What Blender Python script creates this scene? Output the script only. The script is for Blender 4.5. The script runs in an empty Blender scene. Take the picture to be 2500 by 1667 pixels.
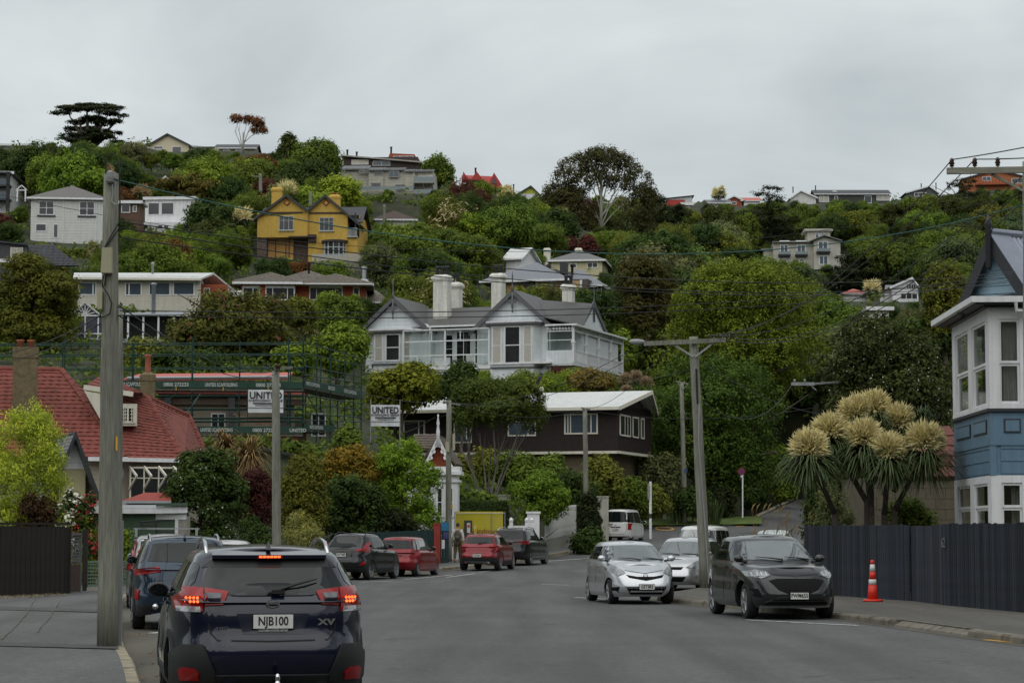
import bpy,bmesh,math,random
import numpy as np
from mathutils import Vector,Matrix
from mathutils.bvhtree import BVHTree
from mathutils.geometry import delaunay_2d_cdt,tessellate_polygon
R = math.radians
S = bpy.context.scene
COL = S.collection
# ---------------------------------------------------------------- camera
F,CX,CY,YH,H = 5500.0,1250.0,833.5,1298.0,1.72
PITCH = math.atan((YH - CY) / F)
cam = bpy.data.cameras.new('camera'); co = bpy.data.objects.new('camera',cam); COL.objects.link(co)
cam.sensor_width = 36; cam.lens = 36 * F / 2500; cam.clip_start = .3; cam.clip_end = 4000
co.location = (0,0,H); co.rotation_euler = (R(90) + PITCH,0,0)
S.camera = co
# ---------------------------------------------------------------- sky
W = bpy.data.worlds.new('World'); S.world = W; W.use_nodes = True
nt = W.node_tree; N = nt.nodes; LK = nt.links; N.clear()
SUN_EL,SUN_ROT = R(58),R(200)
def nd(t,**k):
 n = N.new(t)
 for a,b in k.items(): setattr(n,a,b)
 return n
out = nd('ShaderNodeOutputWorld'); bg = nd('ShaderNodeBackground'); LK.new(bg.outputs[0],out.inputs[0])
sky = nd('ShaderNodeTexSky',sky_type='NISHITA',sun_disc=False,sun_elevation=SUN_EL,sun_rotation=SUN_ROT)
sk = nd('ShaderNodeMixRGB',blend_type='MULTIPLY'); sk.inputs[0].default_value = 1; sk.inputs[2].default_value = (.1,.1,.1,1)
LK.new(sky.outputs[0],sk.inputs[1])
tc = nd('ShaderNodeTexCoord'); sp = nd('ShaderNodeSeparateXYZ'); LK.new(tc.outputs['Generated'],sp.inputs[0])
ab = nd('ShaderNodeMath',operation='ABSOLUTE'); LK.new(sp.outputs[2],ab.inputs[0])
ad = nd('ShaderNodeMath',operation='ADD'); ad.inputs[1].default_value = .16; LK.new(ab.outputs[0],ad.inputs[0])
dx = nd('ShaderNodeMath',operation='DIVIDE'); LK.new(sp.outputs[0],dx.inputs[0]); LK.new(ad.outputs[0],dx.inputs[1])
dy = nd('ShaderNodeMath',operation='DIVIDE'); LK.new(sp.outputs[1],dy.inputs[0]); LK.new(ad.outputs[0],dy.inputs[1])
cb = nd('ShaderNodeCombineXYZ'); LK.new(dx.outputs[0],cb.inputs[0]); LK.new(dy.outputs[0],cb.inputs[1])
n1 = nd('ShaderNodeTexNoise'); n1.inputs['Scale'].default_value = 1.15; n1.inputs['Detail'].default_value = 6; n1.inputs['Roughness'].default_value = .52; n1.inputs['Distortion'].default_value = .5
LK.new(cb.outputs[0],n1.inputs['Vector'])
rp = nd('ShaderNodeValToRGB'); e = rp.color_ramp.elements
e[0].position = .33; e[0].color = (.32,.355,.365,1); e[1].position = .67; e[1].color = (.665,.70,.70,1)
n2 = nd('ShaderNodeTexNoise'); n2.inputs['Scale'].default_value = 3.6; n2.inputs['Detail'].default_value = 5; n2.inputs['Roughness'].default_value = .5; n2.inputs['Distortion'].default_value = .4; LK.new(tc.outputs['Generated'],n2.inputs['Vector'])
nm = nd('ShaderNodeMath',operation='ADD'); LK.new(n1.outputs[0],nm.inputs[0]); LK.new(n2.outputs[0],nm.inputs[1]); nh = nd('ShaderNodeMath',operation='MULTIPLY'); nh.inputs[1].default_value = .5; LK.new(nm.outputs[0],nh.inputs[0])
# cloud structure shows more overhead than in the flattened layer near the horizon
am = nd('ShaderNodeMath',operation='MULTIPLY_ADD'); am.inputs[1].default_value = 1.9; am.inputs[2].default_value = .75; LK.new(ab.outputs[0],am.inputs[0])
ce = nd('ShaderNodeMath',operation='SUBTRACT'); ce.inputs[1].default_value = .5; LK.new(nh.outputs[0],ce.inputs[0]); cm_ = nd('ShaderNodeMath',operation='MULTIPLY_ADD'); cm_.inputs[2].default_value = .5; LK.new(ce.outputs[0],cm_.inputs[0]); LK.new(am.outputs[0],cm_.inputs[1]); LK.new(cm_.outputs[0],rp.inputs[0])
mx = nd('ShaderNodeMixRGB'); mx.inputs[0].default_value = .93
LK.new(sk.outputs[0],mx.inputs[1]); LK.new(rp.outputs[0],mx.inputs[2]); LK.new(mx.outputs[0],bg.inputs[0])
bg.inputs[1].default_value = 1.2
sl = bpy.data.lights.new('sun','SUN'); so = bpy.data.objects.new('sun',sl); COL.objects.link(so)
sl.energy = 1.5; sl.angle = R(100); sl.color = (1,.97,.92)
so.rotation_euler = (R(90) - SUN_EL,0,R(180) - SUN_ROT + R(0)); so.location = (0,-20,60)
vs = S.view_settings; vs.view_transform = 'Standard'; vs.look = 'None'; vs.exposure = .12; vs.gamma = 1
S.display_settings.display_device = 'sRGB'
# ---------------------------------------------------------------- helpers
rnd = random.Random(7)
CP,SP = math.cos(PITCH),math.sin(PITCH)
CAM = Vector((0,0,H))
def ray(px,py):
 u,v = (px - CX) / F,(CY - py) / F
 return Vector((u,CP - v * SP,SP + v * CP))
def at(px,py,Y):
 d = ray(px,py); return CAM + d * (Y / d.y)
def proj(p):
 d = Vector(p) - CAM; f = d.y * CP + d.z * SP
 return CX + F * d.x / f,CY - F * (-d.y * SP + d.z * CP) / f
def lin(h):
 h = h.lstrip('#'); o = []
 for i in (0,2,4):
  s = int(h[i:i+2],16) / 255; o.append(s / 12.92 if s <= .04045 else ((s + .055) / 1.055) ** 2.4)
 return tuple(o)
_m = {}
def mat(name,col=(.5,.5,.5),rough=.7,metal=0,var=.15,sc=3.,bump=0,bsc=25.,spec=.4,coat=0,streak=0,spsc=220,ocol=False,emit=0,speck=0,ior=1.5,stretch=None,dirt=None):
 if name in _m: return _m[name]
 if isinstance(col,str): col = lin(col)
 m = bpy.data.materials.new(name); _m[name] = m; m.use_nodes = True
 t = m.node_tree; n = t.nodes; b = n['Principled BSDF']; L = t.links.new
 b.inputs['Roughness'].default_value = rough; b.inputs['Metallic'].default_value = metal
 b.inputs['Specular IOR Level'].default_value = spec; b.inputs['IOR'].default_value = ior
 b.inputs['Coat Weight'].default_value = coat; b.inputs['Coat Roughness'].default_value = .04
 m.diffuse_color = (*col,1)
 tcn = n.new('ShaderNodeTexCoord'); vec = tcn.outputs['Object']
 def noise(scale,detail=4,v=None,ro=.6):
  q = n.new('ShaderNodeTexNoise'); q.inputs['Scale'].default_value = scale; q.inputs['Detail'].default_value = detail; q.inputs['Roughness'].default_value = ro
  L(v or vec,q.inputs['Vector']); return q.outputs[0]
 def mapped(s):
  q = n.new('ShaderNodeMapping'); q.inputs['Scale'].default_value = s; L(vec,q.inputs[0]); return q.outputs[0]
 if ocol:
  oi = n.new('ShaderNodeObjectInfo'); cur = oi.outputs['Color']
 else:
  q = n.new('ShaderNodeRGB'); q.outputs[0].default_value = (*col,1); cur = q.outputs[0]
 def scale_by(cur,fac,lo,hi,a=.3,bb=.7):
  mr = n.new('ShaderNodeMapRange'); mr.inputs[1].default_value = a; mr.inputs[2].default_value = bb; mr.inputs[3].default_value = lo; mr.inputs[4].default_value = hi
  L(fac,mr.inputs[0]); v = n.new('ShaderNodeVectorMath'); v.operation = 'SCALE'; L(cur,v.inputs[0]); L(mr.outputs[0],v.inputs['Scale']); return v.outputs[0]
 if var: cur = scale_by(cur,noise(sc,5,mapped(stretch) if stretch else None),1 - var,1 + var)
 if speck: cur = scale_by(cur,noise(spsc,2),1 - speck,1 + speck)
 if streak: cur = scale_by(cur,noise(1.0,4,mapped((5,5,.35))),1 - streak,1.0,.35,.6)
 if dirt:
  mr = n.new('ShaderNodeMapRange'); mr.inputs[1].default_value = dirt[1]; mr.inputs[2].default_value = dirt[1] + .18; L(noise(dirt[2],6),mr.inputs[0])
  k = n.new('ShaderNodeMixRGB'); L(mr.outputs[0],k.inputs[0]); L(cur,k.inputs[1]); k.inputs[2].default_value = (*lin(dirt[0]),1); cur = k.outputs[0]
 L(cur,b.inputs['Base Color'])
 if emit:
  b.inputs['Emission Color'].default_value = (*col,1); b.inputs['Emission Strength'].default_value = emit
 if bump:
  bn = n.new('ShaderNodeBump'); bn.inputs['Strength'].default_value = bump; bn.inputs['Distance'].default_value = .02
  L(noise(bsc,4),bn.inputs['Height']); L(bn.outputs[0],b.inputs['Normal'])
 return m
def tag(o,label=None,cat=None,group=None,kind=None):
 if label: o['label'] = label
 if cat: o['category'] = cat
 if group: o['group'] = group
 if kind: o['kind'] = kind
 return o
def empty(name,loc,rz=0,label=None,cat=None,group=None):
 o = bpy.data.objects.new(name,None); COL.objects.link(o); o.location = loc; o.rotation_euler = (0,0,rz); o.empty_display_size = .3
 return tag(o,label,cat,group)
def link(name,me,parent=None,m=None,loc=None):
 o = bpy.data.objects.new(name,me); COL.objects.link(o)
 if parent is not None: o.parent = parent
 if loc is not None: o.location = loc
 if m is not None and len(me.materials) == 0: me.materials.append(m)
 return o
def copy_tree(o,parent=None):
 c = o.copy(); COL.objects.link(c); c.parent = parent
 for ch in o.children: copy_tree(ch,c)
 return c
class MB:
 def __init__(s): s.v = []; s.f = []; s.mi = []; s.cm = 0
 def add(s,vs,fs):
  b = len(s.v); s.v += [tuple(p) for p in vs]
  for f in fs: s.f.append(tuple(i + b for i in f)); s.mi.append(s.cm)
  return s
 def box(s,x0,x1,y0,y1,z0,z1,M=None):
  p = [(x,y,z) for z in (z0,z1) for y in (y0,y1) for x in (x0,x1)]
  if M is not None: p = [M @ Vector(q) for q in p]
  return s.add(p,[(0,2,3,1),(4,5,7,6),(0,1,5,4),(1,3,7,5),(3,2,6,7),(2,0,4,6)])
 def cbox(s,c,d,M=None):
  return s.box(c[0]-d[0]/2,c[0]+d[0]/2,c[1]-d[1]/2,c[1]+d[1]/2,c[2]-d[2]/2,c[2]+d[2]/2,M)
 def beam(s,a,b,w,h):
  a,b = Vector(a),Vector(b); d = (b - a); L = d.length; d.normalize()
  up = Vector((0,0,1)) if abs(d.z) < .95 else Vector((0,1,0))
  x = d.cross(up).normalized(); z = x.cross(d)
  M = Matrix((( x.x,d.x,z.x,a.x),(x.y,d.y,z.y,a.y),(x.z,d.z,z.z,a.z),(0,0,0,1)))
  return s.box(-w/2,w/2,0,L,-h/2,h/2,M)
 def tube(s,pts,r,n=8,cap=True):
  pts = [Vector(p) for p in pts]; k = len(pts); rs = r if isinstance(r,(list,tuple)) else [r] * k
  b = len(s.v); vs = []; u = None
  for i,p in enumerate(pts):
   d = (pts[min(i+1,k-1)] - pts[max(i-1,0)]).normalized()
   if u is None: u = d.cross(Vector((0,0,1)) if abs(d.z) < .9 else Vector((1,0,0))).normalized()
   else: u = (u - d * u.dot(d)).normalized()
   w = d.cross(u)
   for j in range(n):
    a = 2 * math.pi * j / n; vs.append(p + (u * math.cos(a) + w * math.sin(a)) * rs[i])
  fs = [(i*n+j,i*n+(j+1) % n,(i+1)*n+(j+1) % n,(i+1)*n+j) for i in range(k-1) for j in range(n)]
  if cap: fs += [tuple(range(n))[::-1],tuple((k-1)*n+j for j in range(n))]
  return s.add(vs,fs)
 def prism(s,poly,n0,n1,f):
  k = len(poly); vs = [f(a,b,n0) for a,b in poly] + [f(a,b,n1) for a,b in poly]
  return s.add(vs,[tuple(range(k)),tuple(range(2*k-1,k-1,-1))] + [((i+1) % k,i,k+i,k+(i+1) % k) for i in range(k)])
 def slab(s,pts,th):
  pts = [Vector(p) for p in pts]; k = len(pts); nn = (pts[1]-pts[0]).cross(pts[-1]-pts[0]).normalized()
  if nn.z < 0: pts = pts[::-1]; nn = -nn
  return s.add(pts + [p - nn * th for p in pts],[tuple(range(k)),tuple(range(2*k-1,k-1,-1))] + [((i+1) % k,i,k+i,k+(i+1) % k) for i in range(k)])
 def lathe(s,prof,n=16,c=(0,0,0),ax='z'):
  vs = []; k = len(prof)
  for r,z in prof:
   for j in range(n):
    a = 2*math.pi*j/n; p = (r*math.cos(a),r*math.sin(a),z)
    if ax == 'x': p = (z,p[0],p[1])
    if ax == 'y': p = (p[0],z,p[1])
    vs.append((p[0]+c[0],p[1]+c[1],p[2]+c[2]))
  fs = [(i*n+j,i*n+(j+1) % n,(i+1)*n+(j+1) % n,(i+1)*n+j) for i in range(k-1) for j in range(n)]
  return s.add(vs,fs + [tuple(range(n))[::-1],tuple((k-1)*n+j for j in range(n))])
 def mesh(s,name,mats,smooth=False):
  me = bpy.data.meshes.new(name); me.from_pydata(s.v,[],s.f)
  for m in (mats if isinstance(mats,(list,tuple)) else [mats]): me.materials.append(m)
  if len(set(s.mi)) > 1: me.polygons.foreach_set('material_index',s.mi)
  if smooth: me.shade_smooth() if smooth is True else me.shade_smooth()
  me.update(); return me
 def build(s,name,mats,parent=None,smooth=False,loc=None):
  return link(name,s.mesh(name,mats,smooth),parent,None,loc)
def autosmooth(me,ang=40):
 me.shade_smooth()
 bm = bmesh.new(); bm.from_mesh(me); c = R(ang)
 for e in bm.edges:
  if len(e.link_faces) == 2 and e.calc_face_angle(0) > c: e.smooth = False
 bm.to_mesh(me); bm.free()
_txt = {}
def text_mesh(body,size,m,extrude=.002,sx=1.,bold=0,align='CENTER',shear=0):
 key = (body,size,m.name,extrude,sx,bold,align,shear)
 if key in _txt: return _txt[key]
 cu = bpy.data.curves.new('lettering','FONT'); cu.body = body; cu.size = size; cu.extrude = extrude; cu.offset = bold; cu.shear = shear
 cu.align_x = align; cu.align_y = 'CENTER'; cu.resolution_u = 3
 o = bpy.data.objects.new('lettering',cu); COL.objects.link(o)
 me = bpy.data.meshes.new_from_object(o.evaluated_get(bpy.context.evaluated_depsgraph_get()))
 bpy.data.objects.remove(o); bpy.data.curves.remove(cu)
 me.name = 'lettering'; me.transform(Matrix.Diagonal((sx,1,1,1))); me.transform(Matrix.Rotation(R(90),4,'X')); me.materials.clear(); me.materials.append(m)
 _txt[key] = me; return me
def lettering(body,size,m,parent,loc,rz=0,**k):
 o = link('lettering',text_mesh(body,size,m,**k),parent); o.location = loc; o.rotation_euler = (0,0,rz); return o
def interp(pts,x):
 return float(np.interp(x,[p[0] for p in pts],[p[1] for p in pts]))
# ---------------------------------------------------------------- materials
GLASS = mat('window_glass',(.012,.016,.02),.06,0,0,spec=.8,ior=1.6)
GLASSB = mat('window_glass_blue',(.05,.075,.10),.12,0,.1,spec=.6)
GLASSG = mat('window_glass_grey',(.03,.032,.036),.10,0,.25,1.2,spec=.7)
WHITE = mat('white_paint',(.74,.75,.76),.5,0,.06,2,streak=.12)
CREAM = mat('cream_paint',(.66,.63,.53),.5,0,.06,2,streak=.1)
DKGREY = mat('dark_grey_paint',(.035,.037,.042),.5,0,.15)
BLACK = mat('black_plastic',(.012,.012,.013),.45,0,.1)
CONC = mat('concrete',(.30,.28,.24),.9,0,.2,4,bump=.3,dirt=('#4a4a38',.6,6))
STEEL = mat('galvanised_steel',(.35,.36,.37),.45,.6,.1)
BRICK = mat('brick_red',(.30,.075,.035),.85,0,.25,8,bump=.2)
WOODPOLE = mat('weathered_pole_wood',(.225,.225,.185),.9,0,.38,5,bump=.5,bsc=60,stretch=(9,9,.5),streak=.25,dirt=('#5d6c50',.60,2.2))
WIRE = mat('cable_black',(.012,.012,.012),.5,0,0)
# ---------------------------------------------------------------- terrain
ZR = [(-30,0),(84,0),(92,.09),(104,.24),(118,.48),(140,1.13),(150,1.65),(158,2.15),(185,4.0),(230,8)]
def zr(y): return interp(ZR,y)
LKERB = [(3.2,-15),(.5,0),(-4.2,25.6),(-5.95,34.6),(-8.5,48.8),(-9.7,57),(-10.0,64),(-9.3,72),(-7.4,80.5),(-5.3,87.5),(-2.9,94.6),(-.4,105),(2.2,118),(4.6,129),(5.4,133)]
RKERB = [(14.8,-15),(12.7,0),(10.4,17),(7.87,34.9),(6.45,45),(4.55,52.3),(3.75,56),(3.8,58.5),(4.6,62),(5.7,66.5),(7.2,72),(9.0,80),(12.6,90),(19,100),(40,112)]
def smoothline(pts,step=1.0):
 P = [Vector((*p,0)) for p in pts]; o = []
 for i in range(len(P)-1):
  a,b,c,d = P[max(i-1,0)],P[i],P[i+1],P[min(i+2,len(P)-1)]; n = max(2,int((c-b).length/step))
  for k in range(n):
   t = k/n; o.append(.5*((2*b)+(c-a)*t+(2*a-5*b+4*c-d)*t*t+(3*b-a-3*c+d)*t**3))
 o.append(P[-1]); return o
LK_ = smoothline(LKERB); RK_ = smoothline(RKERB)
def offs(line,d):
 o = []
 for i,p in enumerate(line):
  t = (line[min(i+1,len(line)-1)]-line[max(i-1,0)]).normalized(); o.append(p+Vector((-t.y,t.x,0))*d)
 return o
CTRL = [(50,1420,72),(200,1370,90),(500,1355,96),(60,1180,108),(300,1150,112),(60,950,140),(90,880,152),(80,710,200),(160,592,240),(20,520,262),(0,375,330),(180,365,350),(330,365,372),
(300,840,168),(470,835,170),(350,765,184),(200,760,184),(400,566,250),(300,620,228),(440,380,380),(560,380,385),(600,390,350),
(740,640,245),(870,650,245),(600,640,240),(750,765,205),(900,780,200),(640,790,195),(600,1085,115),(860,1080,118),(400,1085,115),(700,980,140),(500,960,142),(820,940,150),(800,405,322),(960,482,330),(860,480,328),(1060,490,332),(680,480,300),(550,470,310),
(1150,928,180),(900,930,180),(1480,925,183),(1200,1112,155),(1000,1112,152),(1520,1118,158),(1320,740,218),(1180,740,215),(1480,730,222),(1400,665,252),(960,550,285),(1080,640,255),(1180,467,390),(1290,490,400),(1465,575,310),(1300,590,290),
(1100,1330,112),(1250,1310,118),(1380,1275,135),(1000,1330,108),(1650,1277,157),(1800,1270,159),(1560,1280,156),(1700,1190,172),(1600,1010,190),(1980,660,390),(1750,660,370),(1850,760,320),(2200,740,300),(2095,735,298),(2300,700,330),(2450,650,360),(1650,700,300),
(1640,500,470),(1750,500,475),(1900,497,480),(2100,492,480),(2300,480,480),(2400,462,480),(2500,455,480),(1500,500,440),(1390,490,420),(2000,575,430),(2200,570,430),(2400,560,430),
(1940,1230,185),(2100,1180,150),(2250,1275,80),(2450,1270,80),(2250,1180,115),(2450,1120,115),(2400,1000,150),(2100,1000,190),(1950,900,240),(2250,850,230),(2480,800,250)]
P = [(*at(*c)[:3],) for c in CTRL]
P += [(x,y,-.1) for x in (-60,-35,-14,0,14,35,60) for y in (-25,10,40,62)] + [(x,y,zr(y) - .2) for x,y in ((-4,84),(0,100),(5,118),(10,128),(14,140),(20,150),(28,128),(14,104),(8,158))]
P += [(-160,60,2),(-160,200,30),(-160,350,52),(180,60,2),(190,200,14),(220,350,50),(-120,430,50),(0,480,52),(120,560,66),(230,560,66),(0,620,45),(-150,620,40),(220,640,55),(40,545,66)]
P = np.array(P); _n = len(P)
_sc = 100.0
def _U(r2): return r2 * np.log(r2 + 1e-9)
_d2 = ((P[:,None,:2] - P[None,:,:2]) ** 2).sum(-1) / _sc ** 2
A = np.zeros((_n+3,_n+3)); A[:_n,:_n] = _U(_d2) + np.eye(_n) * .0006
A[:_n,_n] = 1; A[:_n,_n+1:] = P[:,:2] / _sc; A[_n:,:_n] = A[:_n,_n:].T
_w = np.linalg.solve(A,np.concatenate([P[:,2],[0,0,0]]))
def tps(x,y):
 x = np.asarray(x,float); y = np.asarray(y,float); sh = x.shape; x = x.ravel(); y = y.ravel(); o = np.empty(len(x))
 for i in range(0,len(x),8000):
  a,b = x[i:i+8000],y[i:i+8000]
  d2 = ((a[:,None]-P[:,0])**2 + (b[:,None]-P[:,1])**2) / _sc**2
  o[i:i+8000] = _U(d2) @ _w[:_n] + _w[_n] + _w[_n+1]*a/_sc + _w[_n+2]*b/_sc
 return o.reshape(sh)
_ly = [p.y for p in LK_]; _lx = [p.x for p in LK_]; _rk = [p for p in RK_ if p.y < 101]
def terr(x,y):
 x = np.asarray(x,float); y = np.asarray(y,float)
 z = tps(x,y); g = np.interp(y,[p[0] for p in ZR],[p[1] for p in ZR]) - .3
 xl = np.interp(y,_ly,_lx) - 3.2; xr = np.interp(y,[p.y for p in _rk],[p.x for p in _rk]) + 4.5 + np.clip((y-95)*1.2,0,25)
 ins = (x > xl) & (x < xr) & (y < 157)
 z = np.where(ins,g,z)
 near = (y < 70) & ~ins
 z = np.where(near,np.minimum(z,.02),z)
 return z
def tz(x,y): return float(terr(np.array([x]),np.array([y]))[0])
gx = np.concatenate([np.arange(-260,-60,5.),np.arange(-60,90,2.),np.arange(90,330,6.)]); gy = np.concatenate([np.arange(-25,260,2.),np.arange(260,660,5.)])
XX,YY = np.meshgrid(gx,gy); ZZ = terr(XX,YY)
ZZ += np.where(YY > 120,.5 * np.sin(XX*.31 + YY*.17) * np.sin(YY*.23 - XX*.11),0) * .4
nx,ny = len(gx),len(gy)
me = bpy.data.meshes.new('hillside')
me.from_pydata(np.stack([XX.ravel(),YY.ravel(),ZZ.ravel()],1).tolist(),[],[(j*nx+i,j*nx+i+1,(j+1)*nx+i+1,(j+1)*nx+i) for j in range(ny-1) for i in range(nx-1)])
me.shade_smooth()
EARTH = mat('undergrowth_soil',(.030,.036,.016),.95,0,.5,.5,bump=.6,bsc=3)
tag(link('hillside',me,None,EARTH),kind='structure')
# far ground sheet to the horizon
f = MB(); f.add([(-4000,-600,-3),(4000,-600,-3),(4000,5000,-3),(-4000,5000,-3)],[(0,1,2,3)])
tag(f.build('ground',EARTH),kind='structure')
# the valley's other side, unseen, added and raised to darken car reflections
f = MB(); na = 40
for k,(r,h) in enumerate(((44,-1),(50,13),(110,32),(170,54),(260,80),(420,95))):
 for i in range(na+1): a = R(66+228*i/na); w_ = 1+.25*math.sin(i*1.7+k)+.12*math.sin(i*4.1); f.v.append((math.sin(a)*r*(1 if i not in (0,na) else .96),math.cos(a)*r+8,h*w_))
f.f = [(k*(na+1)+i,k*(na+1)+i+1,(k+1)*(na+1)+i+1,(k+1)*(na+1)+i) for k in range(5) for i in range(na)]; f.mi = [0]*len(f.f)
tag(f.build('unseen_hill_ring',EARTH,smooth=True),kind='structure')
# ---------------------------------------------------------------- street
def asphalt(name,col,patch,crack=.0):
 m = mat(name,col,.88,0,.10,.35,bump=.25,bsc=160,speck=.30,spsc=38,spec=.3)
 t = m.node_tree; n = t.nodes; L = t.links.new; b = n['Principled BSDF']; cur = b.inputs['Base Color'].links[0].from_socket
 tcn = n.new('ShaderNodeTexCoord'); mp = n.new('ShaderNodeMapping'); mp.inputs['Scale'].default_value = (1.6,.12,1); mp.inputs['Rotation'].default_value = (0,0,R(-11)); L(tcn.outputs['Object'],mp.inputs[0])
 q = n.new('ShaderNodeTexNoise'); q.inputs['Scale'].default_value = .55; q.inputs['Detail'].default_value = 5; L(mp.outputs[0],q.inputs['Vector'])
 mr = n.new('ShaderNodeMapRange'); mr.inputs[1].default_value = .35; mr.inputs[2].default_value = .65; mr.inputs[3].default_value = 1-patch; mr.inputs[4].default_value = 1+patch; L(q.outputs[0],mr.inputs[0])
 v = n.new('ShaderNodeVectorMath'); v.operation = 'SCALE'; L(cur,v.inputs[0]); L(mr.outputs[0],v.inputs['Scale']); cur = v.outputs[0]
 q3 = n.new('ShaderNodeTexNoise'); q3.inputs['Scale'].default_value = 7; q3.inputs['Detail'].default_value = 6; q3.inputs['Roughness'].default_value = .75; L(tcn.outputs['Object'],q3.inputs['Vector']); m3 = n.new('ShaderNodeMapRange'); m3.inputs[1].default_value = .35; m3.inputs[2].default_value = .65; m3.inputs[3].default_value = .80; m3.inputs[4].default_value = 1.2; L(q3.outputs[0],m3.inputs[0]); v3 = n.new('ShaderNodeVectorMath'); v3.operation = 'SCALE'; L(cur,v3.inputs[0]); L(m3.outputs[0],v3.inputs['Scale']); cur = v3.outputs[0]
 if crack:
  vo = n.new('ShaderNodeTexVoronoi'); vo.feature = 'DISTANCE_TO_EDGE'; vo.inputs['Scale'].default_value = .32
  q2 = n.new('ShaderNodeTexNoise'); q2.inputs['Scale'].default_value = 2.2; q2.inputs['Detail'].default_value = 4; L(tcn.outputs['Object'],q2.inputs['Vector'])
  va = n.new('ShaderNodeVectorMath'); va.operation = 'MULTIPLY_ADD'; L(q2.outputs[1],va.inputs[0]); va.inputs[1].default_value = (.7,.7,.7); L(tcn.outputs['Object'],va.inputs[2]); L(va.outputs[0],vo.inputs['Vector'])
  m2 = n.new('ShaderNodeMapRange'); m2.inputs[1].default_value = .004; m2.inputs[2].default_value = .016; m2.inputs[3].default_value = crack; m2.inputs[4].default_value = 0; L(vo.outputs[0],m2.inputs[0])
  k = n.new('ShaderNodeMixRGB'); L(m2.outputs[0],k.inputs[0]); L(cur,k.inputs[1]); k.inputs[2].default_value = (.05,.052,.03,1); cur = k.outputs[0]
 L(cur,b.inputs['Base Color']); return m
ROAD = asphalt('road_asphalt',(.094,.094,.093),.20)
PATH = asphalt('path_asphalt',(.105,.108,.104),.16)
PATH2 = asphalt('path_asphalt_brown',(.100,.094,.082),.16,.3)
KERB = mat('kerb_concrete',(.27,.235,.17),.9,0,.3,3,bump=.5,bsc=40,speck=.25,dirt=('#3a362a',.55,2.5))
GRASS = mat('verge_grass',(.085,.125,.028),.9,0,.35,1.5,bump=.8,bsc=60)
def sheet(name,xs0,xs1,ys,dz,m,nxs=6):
 f = MB(); k = len(ys)
 for i,y in enumerate(ys):
  for j in range(nxs+1): f.v.append((xs0[i]+(xs1[i]-xs0[i])*j/nxs,y,zr(y)+dz))
 f.f = [(i*(nxs+1)+j,i*(nxs+1)+j+1,(i+1)*(nxs+1)+j+1,(i+1)*(nxs+1)+j) for i in range(k-1) for j in range(nxs)]; f.mi = [0]*len(f.f)
 return tag(f.build(name,m,smooth=True),kind='structure')
ys = list(np.arange(-20,157.1,1.5))
lx = lambda y: float(np.interp(y,_ly,_lx))
rxs = [p.x for p in RK_]; rys = [p.y for p in RK_]
sheet('road',[min(lx(y),40) - .3 if y < 133 else lx(133) - 12 for y in ys],[float(np.interp(y,rys,rxs)) + 1.0 + (30 if y > 96 else 0) for y in ys],ys,0,ROAD,10)
def strip(name,a,b,za,zb,m,thick=None):
 f = MB()
 for p,q in zip(a,b): f.v += [(p.x,p.y,zr(p.y)+za),(q.x,q.y,zr(q.y)+zb)]
 f.f = [(2*i,2*i+1,2*i+3,2*i+2) for i in range(len(a)-1)]; f.mi = [0]*len(f.f)
 return tag(f.build(name,m,smooth=True),kind='structure')
def profile_strip(f,line,prof):
 k = len(prof); rows = [offs(line,d) for d,z in prof]; b = len(f.v)
 for i in range(len(line)):
  for j in range(k): f.v.append((rows[j][i].x,rows[j][i].y,zr(line[i].y)+prof[j][1]))
 for i in range(len(line)-1):
  for j in range(k-1): f.f.append((b+i*k+j,b+(i+1)*k+j,b+(i+1)*k+j+1,b+i*k+j+1)); f.mi.append(0)
# left footpath from kerb outwards; left side of the line is +offset
strip('footpath_near',offs(LK_,.15),offs(LK_,5.5),.118,.135,PATH)
sec = [p for p in LK_ if p.y > 85]
cut = len([p for p in RK_ if p.y < 88]); RKs = RK_[:cut]
strip('footpath_far',offs(RKs,-.15),offs(RKs,-6.5),.118,.15,PATH2)
KERB2 = mat('kerb_concrete_dark',(.16,.145,.115),.9,0,.3,3,bump=.5,bsc=40,speck=.25,dirt=('#33301f',.52,2.5))
def kerbs(line,sgn,name,parentname,seglen=2,low=None,m=None):
 root = empty(parentname,(0,0,0)); root['kind'] = 'structure'
 i = 0
 while i < len(line)-1:
  j = min(i+seglen,len(line)-1); f = MB(); seg = line[i:j+1]; h = .118
  if low and low(seg[0]): h = .045
  jit = rnd.uniform(-.006,.006)
  # shorten a little so that joints read
  s0 = [p.copy() for p in seg]; s0[-1] = s0[-1].lerp(s0[-2],.02)
  profile_strip(f,s0,[(sgn*(-.02),-.02),(0,.03),(sgn*.03,.045),(sgn*.16,.105),(sgn*.2,.125)] if h < .1 else [(sgn*(-.02),-.02),(sgn*(.0+jit),h-.03),(sgn*.03,h+.004),(sgn*.16,h+.006),(sgn*.17,-.02)])
  k_ = len(f.v); f.f += [(0,1,2,3,4),tuple(range(k_-1,k_-6,-1))]; f.mi += [0,0]; f.build(name,m or KERB,root); i = j
kerbs(LK_,1,'kerb_stone','kerb_near'); kerbs(RKs,-1,'kerb_stone','kerb_far',low=lambda p: 36.5 < p.y < 41.5,m=KERB2)
# stone gutter strips
GUT = asphalt('gutter_grime',(.085,.078,.062),.3)
strip('gutter_near',offs(LK_,-.02),offs(LK_,-.62),.004,.006,GUT)
strip('gutter_far',offs(RKs,.02),offs(RKs,.28),.004,.005,GUT)
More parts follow.
